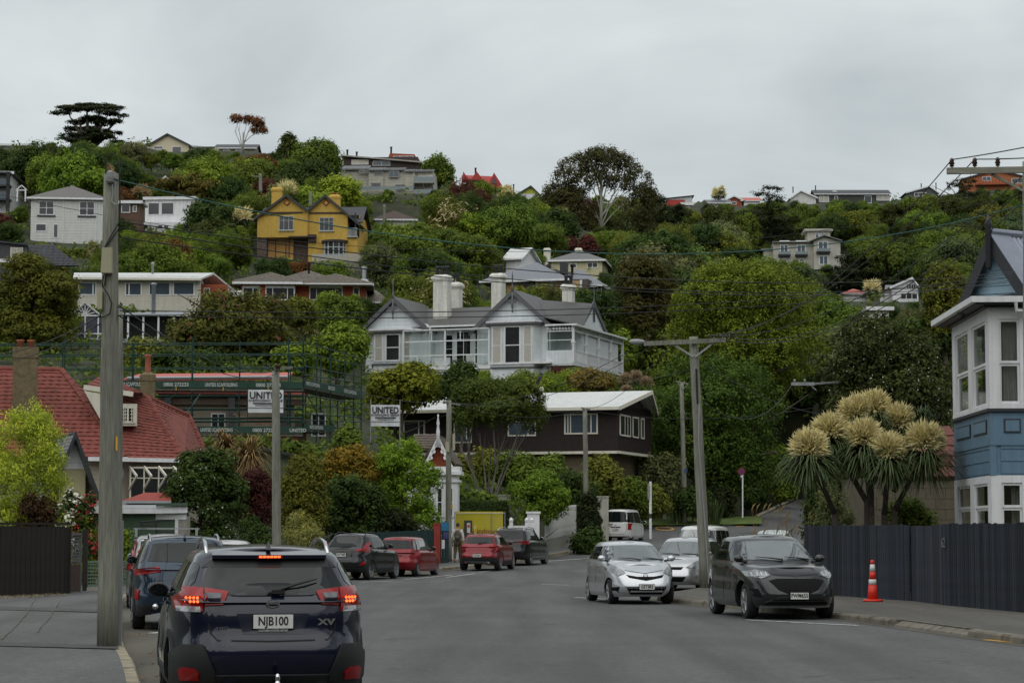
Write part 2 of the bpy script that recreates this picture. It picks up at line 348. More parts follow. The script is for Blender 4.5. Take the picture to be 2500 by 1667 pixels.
# verge and the climbing side road
f = MB(); vs_ = []
for i,px in enumerate(range(1440,1861,20)):
 a = at(px,1283 - (px-1440)*.012,157.2); b = at(px,1260,163); vs_.append((a,b))
for a,b in vs_: f.v += [tuple(a),(b.x,b.y,b.z)]
f.f = [(2*i,2*i+2,2*i+3,2*i+1) for i in range(len(vs_)-1)]; f.mi = [0]*len(f.f)
tag(f.build('grass_verge',GRASS),kind='structure')
f = MB(); L_ = [(1700,1300,150),(1790,1282,158),(1850,1262,168),(1905,1236,186),(1945,1218,205)]; Rr = [(2130,1300,150),(2110,1285,158),(2080,1262,168),(2060,1236,186),(2030,1216,205)]
for a,b in zip(L_,Rr): f.v += [tuple(at(*a)),tuple(at(*b))]
f.f = [(2*i,2*i+1,2*i+3,2*i+2) for i in range(4)]; f.mi = [0]*4
tag(f.build('side_road',ROAD),kind='structure')
f = MB(); kl = [at(*a) for a in ((1846,1262,168),(1880,1246,178),(1905,1234,186),(1945,1217,205))]
f.tube([p + Vector((0,0,.05)) for p in kl],.14,5)
tag(f.build('kerb_side_road',KERB),kind='structure')
# painted markings
WPAINT = mat('road_paint_white',(.62,.62,.60),.7,0,.3,6,dirt=('#55554f',.55,9)); YPAINT = mat('road_paint_yellow',(.60,.33,.03),.7,0,.25,6)
def mark(a,b,w,m,dz=.010):
 a,b = Vector(a),Vector(b); d = (b-a).normalized(); s = Vector((-d.y,d.x,0))*w/2; f = MB(); k = 6; base = []
 for i in range(k+1):
  p = a.lerp(b,i/k); base += [(p.x+s.x,p.y+s.y,zr(p.y)+dz),(p.x-s.x,p.y-s.y,zr(p.y)+dz)]
 f.add(base,[(2*i,2*i+1,2*i+3,2*i+2) for i in range(k)])
 tag(f.build('road_marking',m),kind='structure')
def grd(px,py,z=0):
 d = ray(px,py); y = 12.
 while y < 200 and H + d.z/d.y*y > z + zr(y): y += .25
 for _ in range(3):
  y -= .2
  while H + d.z/d.y*y > z + zr(y): y += .02
 return CAM + d*(y/d.y)
for a,b in (((1822,1513),(2095,1527)),((1402,1458),(1570,1468)),((1090,1409),(1160,1400)),((1170,1396),(1220,1391)),((1330,1370),(1440,1362)),((1345,1369),(1420,1364)),((880,1421),(960,1418)),((985,1414),(1105,1403))):
 mark(grd(*a),grd(*b),.10,WPAINT)
for a,b in (((368,1546),(392,1544)),((325,1485),(345,1484))): mark(grd(*a),grd(*b),.16,WPAINT)
mark(grd(2405,1562),grd(2480,1569),.12,YPAINT)
for i in range(16):
 p = grd(1322+i*4.4,1426+i*.15); f = MB(); f.cbox((p.x,p.y,.012),(.03,.16,.006)); tag(f.build('road_stud_strip',WPAINT),kind='structure')
a,b = at(1805,1285,157),at(1858,1274,163)
f = MB(); f.beam(a + Vector((0,0,.03)),b + Vector((0,0,.03)),.5,.02); tag(f.build('road_marking',YPAINT),kind='structure')
f = MB(); c = grd(1622,1290)
for i in range(20):
 a0,a1 = 2*math.pi*i/20,2*math.pi*(i+1)/20
 def q(an,r): return (c.x+math.cos(an)*r*.55,c.y+math.sin(an)*r*1.8,zr(c.y+math.sin(an)*r*1.8)+.012)
 f.add([q(a0,.9),q(a1,.9),q(a1,1.2),q(a0,1.2)],[(0,1,2,3)])
tag(f.build('road_marking',YPAINT),kind='structure')
# scuffs, tar seams and patches on the asphalt
TAR = mat('tar_seam',(.045,.045,.045),.6,0,.2); PALE = mat('road_scuff',(.17,.17,.165),.8,0,.3,9)
for i in range(24):
 px,py = rnd.uniform(950,2450),rnd.uniform(1445,1660); g = grd(px,py); l = rnd.uniform(.15,.9)
 if g.x > float(np.interp(g.y,rys,rxs)) - 1: continue
 f = MB(); an = rnd.uniform(-.5,.9); w = rnd.uniform(.008,.02)
 f.cbox((0,0,0),(l,w,.004),Matrix.Translation((g.x,g.y,.009)) @ Matrix.Rotation(an,4,'Z')); tag(f.build('road_scuff',PALE),kind='structure')
# path seams with moss
MOSS = mat('seam_moss',(.125,.122,.09),.95,0,.5,14)
for line in ([(0,1562),(40,1530),(70,1490),(92,1455)],[(90,1545),(122,1505),(143,1470)]):
 pts = [grd(*p,.12) for p in line]; f = MB()
 for a,b in zip(pts,pts[1:]):
  n_ = 6
  for i in range(n_):
   p,q = a.lerp(b,i/n_),a.lerp(b,(i+1)/n_); j = Vector((rnd.uniform(-.02,.02),0,0)); f.beam(p+j+Vector((0,0,.018)),q+j+Vector((0,0,.018)),rnd.uniform(.008,.022),.004)
 tag(f.build('path_seam',MOSS),kind='structure')
for y0,y1 in ((1483,1494),(1570,1583)):
 a,b,c_,d_ = grd(-40,y0-3,.12),grd(285,y0+6,.12),grd(290,y1+2,.12),grd(-40,y1-6,.12); f = MB()
 f.add([(p.x,p.y,p.z+.014) for p in (a,b,c_,d_)],[(0,1,2,3)])
 tag(f.build('path_patch',mat('path_patch_tar',(.062,.062,.060),.85,0,.2,3,speck=.2)),kind='structure')
# ---------------------------------------------------------------- foliage
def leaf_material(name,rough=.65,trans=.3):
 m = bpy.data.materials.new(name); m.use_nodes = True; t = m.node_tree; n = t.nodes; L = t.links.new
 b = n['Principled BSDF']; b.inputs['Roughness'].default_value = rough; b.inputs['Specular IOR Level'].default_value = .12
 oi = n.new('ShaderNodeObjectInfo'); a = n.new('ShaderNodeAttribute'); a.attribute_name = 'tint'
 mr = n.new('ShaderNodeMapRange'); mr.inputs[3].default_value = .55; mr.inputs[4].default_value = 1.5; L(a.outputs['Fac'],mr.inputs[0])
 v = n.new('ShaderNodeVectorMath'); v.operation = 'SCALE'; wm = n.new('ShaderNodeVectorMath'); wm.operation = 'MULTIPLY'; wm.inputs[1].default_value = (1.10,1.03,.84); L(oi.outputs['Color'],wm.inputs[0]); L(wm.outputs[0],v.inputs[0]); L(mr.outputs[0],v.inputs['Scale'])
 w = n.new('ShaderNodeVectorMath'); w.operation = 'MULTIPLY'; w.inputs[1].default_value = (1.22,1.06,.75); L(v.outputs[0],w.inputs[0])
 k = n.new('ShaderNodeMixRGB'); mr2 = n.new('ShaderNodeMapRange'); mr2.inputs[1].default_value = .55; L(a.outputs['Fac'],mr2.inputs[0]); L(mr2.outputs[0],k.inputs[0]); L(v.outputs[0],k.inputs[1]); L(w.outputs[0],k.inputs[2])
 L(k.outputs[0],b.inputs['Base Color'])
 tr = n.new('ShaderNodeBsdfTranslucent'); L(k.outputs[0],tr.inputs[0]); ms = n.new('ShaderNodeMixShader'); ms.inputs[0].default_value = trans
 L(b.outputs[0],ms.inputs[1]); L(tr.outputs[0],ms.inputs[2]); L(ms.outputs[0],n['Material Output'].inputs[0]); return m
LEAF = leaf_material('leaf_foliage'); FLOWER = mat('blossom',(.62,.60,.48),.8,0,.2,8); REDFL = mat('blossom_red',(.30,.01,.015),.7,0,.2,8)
BARK = mat('bark',(.085,.07,.052),.95,0,.35,4,bump=.5,stretch=(4,4,.6)); PALEBARK = mat('bark_pale',(.30,.285,.25),.9,0,.25,4,stretch=(4,4,.6))
def unit(g,n):
 d = g.normal(size=(n,3)); return d / np.linalg.norm(d,axis=1,keepdims=True)
def leaves_arrays(g,pos,nrm,size,aspect,droop=0):
 n = len(pos); r = unit(g,n); u = np.cross(nrm,r); u /= np.linalg.norm(u,axis=1,keepdims=True) + 1e-9
 if droop: u = u*(1-droop) + np.array([0,0,-1.0])*droop; u /= np.linalg.norm(u,axis=1,keepdims=True) + 1e-9
 w = np.cross(nrm,u); w /= np.linalg.norm(w,axis=1,keepdims=True) + 1e-9
 s = (size * g.uniform(.65,1.35,n))[:,None]
 return np.stack([pos-u*s,pos+w*s*aspect+u*s*.1,pos+u*s,pos-w*s*aspect+u*s*.1],1)
def quads_mesh(name,Q,tint,mats,mi=None):
 n = len(Q); me = bpy.data.meshes.new(name); me.vertices.add(n*4); me.loops.add(n*4); me.polygons.add(n)
 me.vertices.foreach_set('co',Q.reshape(-1).astype(np.float32)); me.loops.foreach_set('vertex_index',np.arange(n*4,dtype=np.int32))
 me.polygons.foreach_set('loop_start',np.arange(0,n*4,4,dtype=np.int32))
 if mi is not None: me.polygons.foreach_set('material_index',mi.astype(np.int32))
 a = me.attributes.new('tint','FLOAT','FACE'); a.data.foreach_set('value',np.clip(tint,0,1).astype(np.float32))
 for m in mats: me.materials.append(m)
 me.update(calc_edges=True); return me
def crown(name,lobes,nclump,nleaf,leaf,cr,seed,aspect=.5,up=.35,flat=1.,droop=0,flower=0,fcol=None,inner=.25,spread=.5,tvar=.34,fsize=1.):
 """lobes: rows of (cx,cy,cz,rx,ry,rz). Leaf clumps are spread over and through every lobe."""
 g = np.random.default_rng(seed); lo = np.array(lobes,float); ar = (lo[:,3]*lo[:,4]+lo[:,4]*lo[:,5]+lo[:,3]*lo[:,5]); ar /= ar.sum()
 k = g.choice(len(lo),nclump,p=ar); d = unit(g,nclump); low = d[:,2] < -.35; d[low,2] *= np.where(g.random(low.sum()) < .6,-1,1);
 rad = np.where(g.random(nclump) < inner,g.uniform(.45,.8,nclump),g.uniform(.84,1.06,nclump))
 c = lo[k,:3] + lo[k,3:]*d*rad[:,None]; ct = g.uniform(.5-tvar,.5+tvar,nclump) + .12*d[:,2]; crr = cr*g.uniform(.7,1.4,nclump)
 n = nclump*nleaf; i = np.repeat(np.arange(nclump),nleaf); e = unit(g,n); off = e * (g.random(n)**.45)[:,None] * crr[i][:,None]; off[:,2] *= flat
 nr = e*.75 + d[i]*.5 + np.array([0,0,up]) + unit(g,n)*spread; nr /= np.linalg.norm(nr,axis=1,keepdims=True)
 Q = leaves_arrays(g,c[i]+off,nr,np.full(n,leaf),aspect,droop)
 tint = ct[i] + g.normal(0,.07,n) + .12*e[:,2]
 mi = np.zeros(n,int); mats = [LEAF]
 if flower:
  top = (d[i][:,2] > -.3) & (np.einsum('ij,ij->i',e,d[i]) > .35); fl = top & (g.random(n) < flower); mi[fl] = 1; mats = [LEAF,fcol or FLOWER]
  if fsize != 1: Q[fl] = Q[fl].mean(1,keepdims=True)*(1-fsize) + Q[fl]*fsize
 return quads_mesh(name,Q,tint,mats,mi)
def lobes_round(g,w,h,n=9,z0=0.,taper=.0,core=.41):
 z0 += h*.04; h *= .93; w *= .92; o = [(0,0,z0+h*.5,w*core,w*core,h*(core+.02))]
 for i in range(n):
  a = g.random()*6.283; zz = g.random(); rr = w*.5*(1-taper*zz)*math.sqrt(max(.15,1-(2*zz-1)**2))*.62; s = g.uniform(.16,.27)*w*(1-.4*taper*zz)
  o.append((math.cos(a)*rr,math.sin(a)*rr,z0+h*(.12+.76*zz),s,s,s*g.uniform(.7,1.)*h/w if h < w else s*g.uniform(.75,1.15)))
 return o
def lobes_layer(g,w,h,n=11):
 o = []
 for i in range(n):
  t = i/(n-1); a = i*2.4+g.random(); s = w*.5*(.45+.55*math.sin(min(1,t*1.25+.12)*math.pi)**.7); o.append((math.cos(a)*s*.5,math.sin(a)*s*.5,h*(.06+.9*t),s*.62,s*.5,h*.05))
 return o
def trunk_mesh(name,h,r,nb,w,seed,m=None,fork=.35,lean=.08,top=None):
 q = random.Random(seed); f = MB(); x = y = 0; pts = []; rs = []
 for i in range(6):
  t = i/5; pts.append((x,y,h*t*.8)); rs.append(r*(1.25 if i == 0 else 1-.7*t)); x += q.uniform(-lean,lean)*h*.3; y += q.uniform(-lean,lean)*h*.3
 f.tube(pts,rs,7)
 for b in range(nb):
  t = fork + (1-fork)*b/nb; k = min(4,int(t*5)); p0 = Vector(pts[k]).lerp(Vector(pts[k+1]),t*5-k); a = b*2.4+q.random(); l = w*q.uniform(.3,.48)
  mid = p0+Vector((math.cos(a)*l*.5,math.sin(a)*l*.5,l*q.uniform(.2,.4))); end = p0+Vector((math.cos(a)*l,math.sin(a)*l,l*q.uniform(.25,.6)))
  f.tube([p0,mid,end],[r*.45*(1-.4*t),r*.3*(1-.4*t),r*.08],5,False)
 return f.mesh(name,m or BARK,True)
# prototypes (unit: width about 6 m, height about 6 m of crown)
PROTO = {}
def proto(kind,i):
 key = (kind,i)
 if key in PROTO: return PROTO[key]
 g = np.random.default_rng(100+i*17+sum(map(ord,kind))); sd = i*31+len(kind)
 if kind == 'round': w,h = 6,5.2; me = crown('crown',lobes_round(g,w,h,10),360,40,.125,.5,sd)
 elif kind == 'tall': w,h = 4.4,7.5; me = crown('crown',lobes_round(g,w,h,11,0,.55),340,38,.125,.5,sd)
 elif kind == 'spread': w,h = 8,4.6; me = crown('crown',lobes_round(g,w,h,13),430,38,.13,.55,sd,flat=.7)
 elif kind == 'fine': w,h = 6,5.5; me = crown('crown',lobes_round(g,w,h,12),440,34,.11,.42,sd,aspect=.3,droop=.35)
 elif kind == 'bush': w,h = 5.5,3.4; me = crown('crown',lobes_round(g,w,h,9),330,36,.115,.42,sd)
 elif kind == 'cypress': w,h = 7,7.5; me = crown('crown',lobes_layer(g,w,h,15),460,24,.17,.5,sd,flat=.4,aspect=.3,up=.9)
 elif kind == 'cone': w,h = 3.6,8; me = crown('crown',lobes_round(g,w,h,14,0,.85),380,24,.14,.4,sd,aspect=.35)
 elif kind == 'blossom': w,h = 5,4.2; me = crown('crown',lobes_round(g,w,h,9),300,26,.16,.45,sd,flower=.35)
 elif kind == 'plume': w,h = 4,3.6; me = crown('crown',lobes_round(g,w,h,6),70,90,.17,.75,sd,aspect=.22,flower=.5,fcol=mat('plume',(.42,.34,.19),.9,0,.2))
 PROTO[key] = (me,w,h); return PROTO[key]
_tr = {}
def simple_trunk(i):
 if i not in _tr: _tr[i] = trunk_mesh('trunk',4.5,.22,6,5,i)
 return _tr[i]
G = {k: lin(v) for k,v in dict(dark='#2b3318',deep='#27361a',mid='#3d4d1f',fresh='#485a20',lime='#5f6f25',olive='#464d22',yellow='#6b6420',grey='#474f38',maroon='#3a2022',brown='#46331f',rust='#56391f',black='#1c2415',blue='#313e2c',tan='#6b5c38').items()}
GK = 2.05
TREES = []   # (px, pytop, Y, obj, words)
def put_tree(kind,i,px,pyt,pyb,wpx,Y,col,trunk=True,name=None,jit=True,rzj=None):
 """crown fills the pixel box at distance Y; the trunk reaches down to the ground there"""
 me,w,h = proto(kind,i); b = at(px,pyb,Y); t = at(px,pyt,Y); hh = (t-b).z; ww = wpx*Y/F
 g = tz(b.x,b.y); o = empty(name or ('shrub' if hh < 2.4 else 'tree'),(b.x,b.y,min(g,b.z)))
 c = link('crown',me,o); c.location = (0,0,b.z-min(g,b.z)); c.scale = (ww/w,ww/w,hh/h); c.rotation_euler = (0,0,rnd.random()*6.28 if rzj is None else rzj)
 cl = G[col] if isinstance(col,str) else col; j = rnd.uniform(.82,1.2) if jit else 1; c.color = (*[min(1,x*GK*j*(rnd.uniform(.94,1.06) if jit else 1)) for x in cl],1)
 tk = link('trunk',simple_trunk(i % 4),o); s = (c.location.z + hh*.75)/4.2; tk.scale = (max(.35,ww/6),max(.35,ww/6),max(.1,s)); tk.location = (0,0,-.15)
 TREES.append([px,(pyt+pyb)/2,Y,o,kind,col if isinstance(col,str) else 'green',ww,hh,wpx]); return o
def hero(name,label,px,pyt,pyb,wpx,Y,col,lobes_fn,nclump,nleaf,leaf,cr,seed,trunk=(.25,8),bark=None,cat='tree',grp=None,depth=.8,zb=None,ext=True,**k):
 b = at(px,pyb,Y); hh = (at(px,pyt,Y)-b).z; ww = wpx*Y/F; g = tz(b.x,b.y) if zb is None else zb; z0 = min(g,b.z)
 if Y < 131 and ext: hh += b.z-z0-.05; b.z = z0+.05
 gg = np.random.default_rng(seed); o = empty(name,(b.x,b.y,z0),0,label,cat,grp)
 lb = lobes_fn(gg,ww,hh); lb = [(a,c2*depth,z,rx,ry*depth,rz) for a,c2,z,rx,ry,rz in lb]
 c = link('crown',crown('crown',lb,nclump,nleaf,leaf,cr,seed,**k),o); c.location = (0,0,b.z-z0)
 cl = G[col] if isinstance(col,str) else col; c.color = (*[x*GK for x in cl],1)
 if trunk: link('trunk',trunk_mesh('trunk',(b.z-z0)+hh*.8,trunk[0],trunk[1],ww,seed,bark),o)
 return o
# ---------------------------------------------------------------- building kit
MASK = []   # (x0,y0,x1,y1,Y): what must stay visible behind nearer foliage
class Bld:
 def __init__(s,name,label,px,py,Y,rot=0,cat='house',mask=None):
  s.o = empty(name,at(px,py,Y),R(rot),label,cat); s.M = Matrix.Translation(s.o.location) @ Matrix.Rotation(R(rot),4,'Z'); s.Mi = s.M.inverted(); s.c = s.Mi @ CAM
  if mask: MASK.append((*mask,Y))
 def _d(s,px,py): return (s.Mi.to_3x3() @ ray(px,py))
 def f(s,px,py,y=0):
  d = s._d(px,py); t = (y-s.c.y)/d.y; p = s.c+d*t; return p.x,p.z
 def sd(s,px,py,x=0):
  d = s._d(px,py); t = (x-s.c.x)/d.x; p = s.c+d*t; return p.y,p.z
 def box(s,name,x0,x1,y0,y1,z0,z1,m,par=None):
  return MB().box(x0,x1,y0,y1,z0,z1).build(name,m,par or s.o)
 def poly(s,name,pts,y0,y1,m,par=None):   # outline in the facade plane
  return MB().prism(pts,y0,y1,lambda a,b,c: (a,c,b)).build(name,m,par or s.o)
 def polys(s,name,pts,x0,x1,m,par=None):  # outline in the side plane (y,z)
  return MB().prism(pts,x0,x1,lambda a,b,c: (c,a,b)).build(name,m,par or s.o)
 def slab(s,name,pts,th,m,par=None): return MB().slab(pts,th).build(name,m,par or s.o)
 def boards(s,x0,x1,z0,z1,y,pitch,m,gable=None,side=None,par=None):
  """lapped weatherboards, each its own piece; gable=(apex_x, apex_z) clips the top to a triangle; side=x: on the plane x=const"""
  n = max(1,int(round((z1-z0)/pitch))); p = (z1-z0)/n
  for i in range(n):
   a,b = z0+i*p,z0+(i+1)*p; xa0 = xb0 = x0; xa1 = xb1 = x1
   if gable:
    gx_,gz,gb = gable
    def clip(z): t = min(1,max(0,(z-gb)/(gz-gb))); return x0+(gx_-x0)*t,x1+(gx_-x1)*t
    xa0,xa1 = clip(a); xb0,xb1 = clip(b)
    if xb1-xb0 < .05: break
   lo,hi = .032,.008
   P = [(xa0,y-lo,a),(xa1,y-lo,a),(xb1,y-hi,b),(xb0,y-hi,b),(xa0,y+.02,a),(xa1,y+.02,a),(xb1,y+.02,b),(xb0,y+.02,b)]
   if side: P = [(side[0]+side[1]*(y-q[1]),q[0],q[2]) for q in P]
   MB().add(P,[(0,1,2,3),(5,4,7,6),(0,4,5,1),(3,2,6,7),(0,3,7,4),(1,5,6,2)]).build('weatherboard',m,par or s.o)
 def window(s,x0,x1,z0,z1,y=0,cols=1,rows=1,fw=.07,fm=None,gm=None,side=None,name='window',proud=.07,xs=None,zs=None,sill=False,arch=False):
  """framed window; side=(x, sgn): lies on plane x=const facing sgn*x with x0,x1 as y range"""
  fm = fm or WHITE; gm = gm or GLASS; f = MB()
  T = (lambda a,d,z: (a,y-d,z)) if side is None else (lambda a,d,z: (side[0]+side[1]*d,a,z))
  def bar(a0,a1,b0,b1,d0,d1):
   p = [T(a,d,b) for b in (b0,b1) for d in (d0,d1) for a in (a0,a1)]
   f.add(p,[(0,2,3,1),(4,5,7,6),(0,1,5,4),(1,3,7,5),(3,2,6,7),(2,0,4,6)])
  X = xs or [x0+(x1-x0)*i/cols for i in range(cols+1)]; Z = zs or [z0+(z1-z0)*i/rows for i in range(rows+1)]
  for i,a in enumerate(X):
   w = fw if i in (0,len(X)-1) else fw*.8; a0 = a if i == 0 else (a-w if i == len(X)-1 else a-w/2); bar(a0,a0+w,z0,z1,-.03,proud)
  for i,a in enumerate(Z):
   w = fw if i in (0,len(Z)-1) else fw*.6; a0 = a if i == 0 else (a-w if i == len(Z)-1 else a-w/2); bar(x0,x1,a0,a0+w,-.03,proud-.006)
  if sill: bar(x0-.06,x1+.06,z0-.08,z0,-.03,proud+.08)
  if arch:
   m_ = (x0+x1)/2; hw = (x1-x0)/2
   for k in range(8):
    a0,a1 = math.pi*k/8,math.pi*(k+1)/8; p = [T(m_+math.cos(a)*r,d,z1+math.sin(a)*r*1.1) for d in (-.03,proud) for a in (a0,a1) for r in (hw,hw-fw)]
    f.add(p,[(4,5,7,6),(0,4,6,2),(1,3,7,5)])
  w = f.build(name,fm,s.o)
  for i in range(len(X)-1):
   for j in range(len(Z)-1):
    p = MB(); g0,g1,h0,h1 = X[i]+.01,X[i+1]-.01,Z[j]+.01,Z[j+1]-.01; d = proud*.72
    p.add([T(g0,d,h0),T(g1,d,h0),T(g1,d,h1),T(g0,d,h1)],[(0,1,2,3)]); p.build('pane',gm,w)
  if arch:
   p = MB(); hw -= fw*.5; p.add([T(m_+math.cos(math.pi*k/10)*hw,proud*.72,z1+math.sin(math.pi*k/10)*hw*1.1) for k in range(11)],[tuple(range(11))]); p.build('pane',gm,w)
  return w
 def hip(s,x0,x1,y0,y1,ze,zt,m,ov=.4,rx=None,name='roof',th=.12,fascia=None):
  x0 -= ov; x1 += ov; y0 -= ov; y1 += ov; d = (y1-y0)/2 if rx is None else rx; ym = (y0+y1)/2
  A,B,C,D = Vector((x0,y0,ze)),Vector((x1,y0,ze)),Vector((x1,y1,ze)),Vector((x0,y1,ze)); E,Fv = Vector((x0+d,ym,zt)),Vector((x1-d,ym,zt))
  if E.x > Fv.x: E.x = Fv.x = (x0+x1)/2
  f = MB().add([A,B,C,D,E,Fv],[(0,1,5,4),(1,2,5),(2,3,4,5),(3,0,4),(0,3,2,1)])
  r = f.build(name,m,s.o)
  if fascia:
   MB().box(x0,x1,y0-.04,y0+.02,ze-.18,ze+.02).box(x0-.04,x0+.02,y0,y1,ze-.18,ze+.02).box(x1-.02,x1+.04,y0,y1,ze-.18,ze+.02).build('gutter',fascia,s.o)
  return r,(A,B,C,D,E,Fv)
def tiles(parent,p0,p1,p2,p3,n,m,wave=.3,h=.05,name='tile_course',amp=.02):
 """courses of roof tiles on the plane p0 p1 (eave) p2 p3 (top); each course steps over the one below"""
 p0,p1,p2,p3 = map(Vector,(p0,p1,p2,p3)); nn = (p1-p0).cross(p3-p0).normalized()
 if nn.z < 0: nn = -nn
 for i in range(n):
  t0,t1 = i/n,(i+1.15)/n; t1 = min(t1,1)
  a,b,c,d = p0.lerp(p3,t0),p1.lerp(p2,t0),p1.lerp(p2,t1),p0.lerp(p3,t1); L = (b-a).length
  if L < .15: continue
  k = max(1,int(L/wave*2)); f = MB(); V = []
  for j in range(k+1):
   t = j/k; w = amp if j % 2 else 0.0; V += [a.lerp(b,t)+nn*(h+w+rnd.uniform(-.004,.004)),d.lerp(c,t)+nn*(.012+w),a.lerp(b,t)-nn*.02]
  F_ = []
  for j in range(k): q = 3*j; F_ += [(q,q+3,q+4,q+1),(q+2,q+5,q+3,q)]
  f.add(V,F_).build(name,m,parent)
def ridge(parent,a,b,m,r=.11,name='ridge_cap'):
 a,b = Vector(a),Vector(b); n = max(2,int((b-a).length/.42)); f = MB()
 for i in range(n):
  p,q = a.lerp(b,i/n),a.lerp(b,min(1,(i+1.1)/n)); f.tube([p,q],[r*1.08,r*.92],7)
 f.build(name,m,parent)
def flue(parent,x,y,z0,h,r=.08,m=None,cowl=True):
 f = MB().lathe([(r,z0),(r,z0+h),(r*1.5,z0+h),(r*1.5,z0+h+.12),(r*.6,z0+h+.16)] if cowl else [(r,z0),(r,z0+h)],10,(x,y,0)); return f.build('flue',m or STEEL,parent,True)
def chimney(parent,x,y,z0,z1,w,d,m,pots=0,potm=None,cap=.1,poth=.6,name='chimney'):
 f = MB().box(x-w/2,x+w/2,y-d/2,y+d/2,z0,z1-.5); c = cap
 f.box(x-w/2-c*.5,x+w/2+c*.5,y-d/2-c*.5,y+d/2+c*.5,z1-.5,z1-.38).box(x-w/2-c,x+w/2+c,y-d/2-c,y+d/2+c,z1-.38,z1-.2)
 a = [(x-w/2-c,y-d/2-c,z1-.2),(x+w/2+c,y-d/2-c,z1-.2),(x+w/2+c,y+d/2+c,z1-.2),(x-w/2-c,y+d/2+c,z1-.2)]; b = [(x+(p[0]-x)*.7,y+(p[1]-y)*.7,z1) for p in a]
 f.add(a+b,[(0,1,5,4),(1,2,6,5),(2,3,7,6),(3,0,4,7),(4,5,6,7)]); o = f.build(name,m,parent)
 for i in range(pots):
  MB().lathe([(.16,z1-.04),(.14,z1+poth*.75),(.18,z1+poth*.8),(.18,z1+poth)],10,(x+(i-(pots-1)/2)*.42,y,0)).build('chimney_pot',potm or DKGREY,o,True)
 return o
def metal_roof(name,col,pitch=.4,rough=.45,metal=.2,ax=0):
 m = mat(name,col,rough,metal,.08,1.5,streak=.1); t = m.node_tree; n = t.nodes; L = t.links.new
 w = n.new('ShaderNodeTexWave'); w.inputs['Scale'].default_value = 1/pitch*.318*2; w.bands_direction = 'XYZ'[ax]; tcn = n.new('ShaderNodeTexCoord'); L(tcn.outputs['Object'],w.inputs[0])
 b = n.new('ShaderNodeBump'); b.inputs['Strength'].default_value = .6; b.inputs['Distance'].default_value = .03; L(w.outputs[1],b.inputs['Height']); L(b.outputs[0],n['Principled BSDF'].inputs['Normal']); return m
RED_TILE = mat('red_roof_tile',(.185,.047,.034),.75,0,.35,4,bump=.3,bsc=30,speck=.2,dirt=('#75443c',.60,2.6))
GREY_IRON = metal_roof('grey_iron_roof',(.095,.092,.090),.15)
WHITE_IRON = metal_roof('white_iron_roof',(.66,.67,.66),.45)
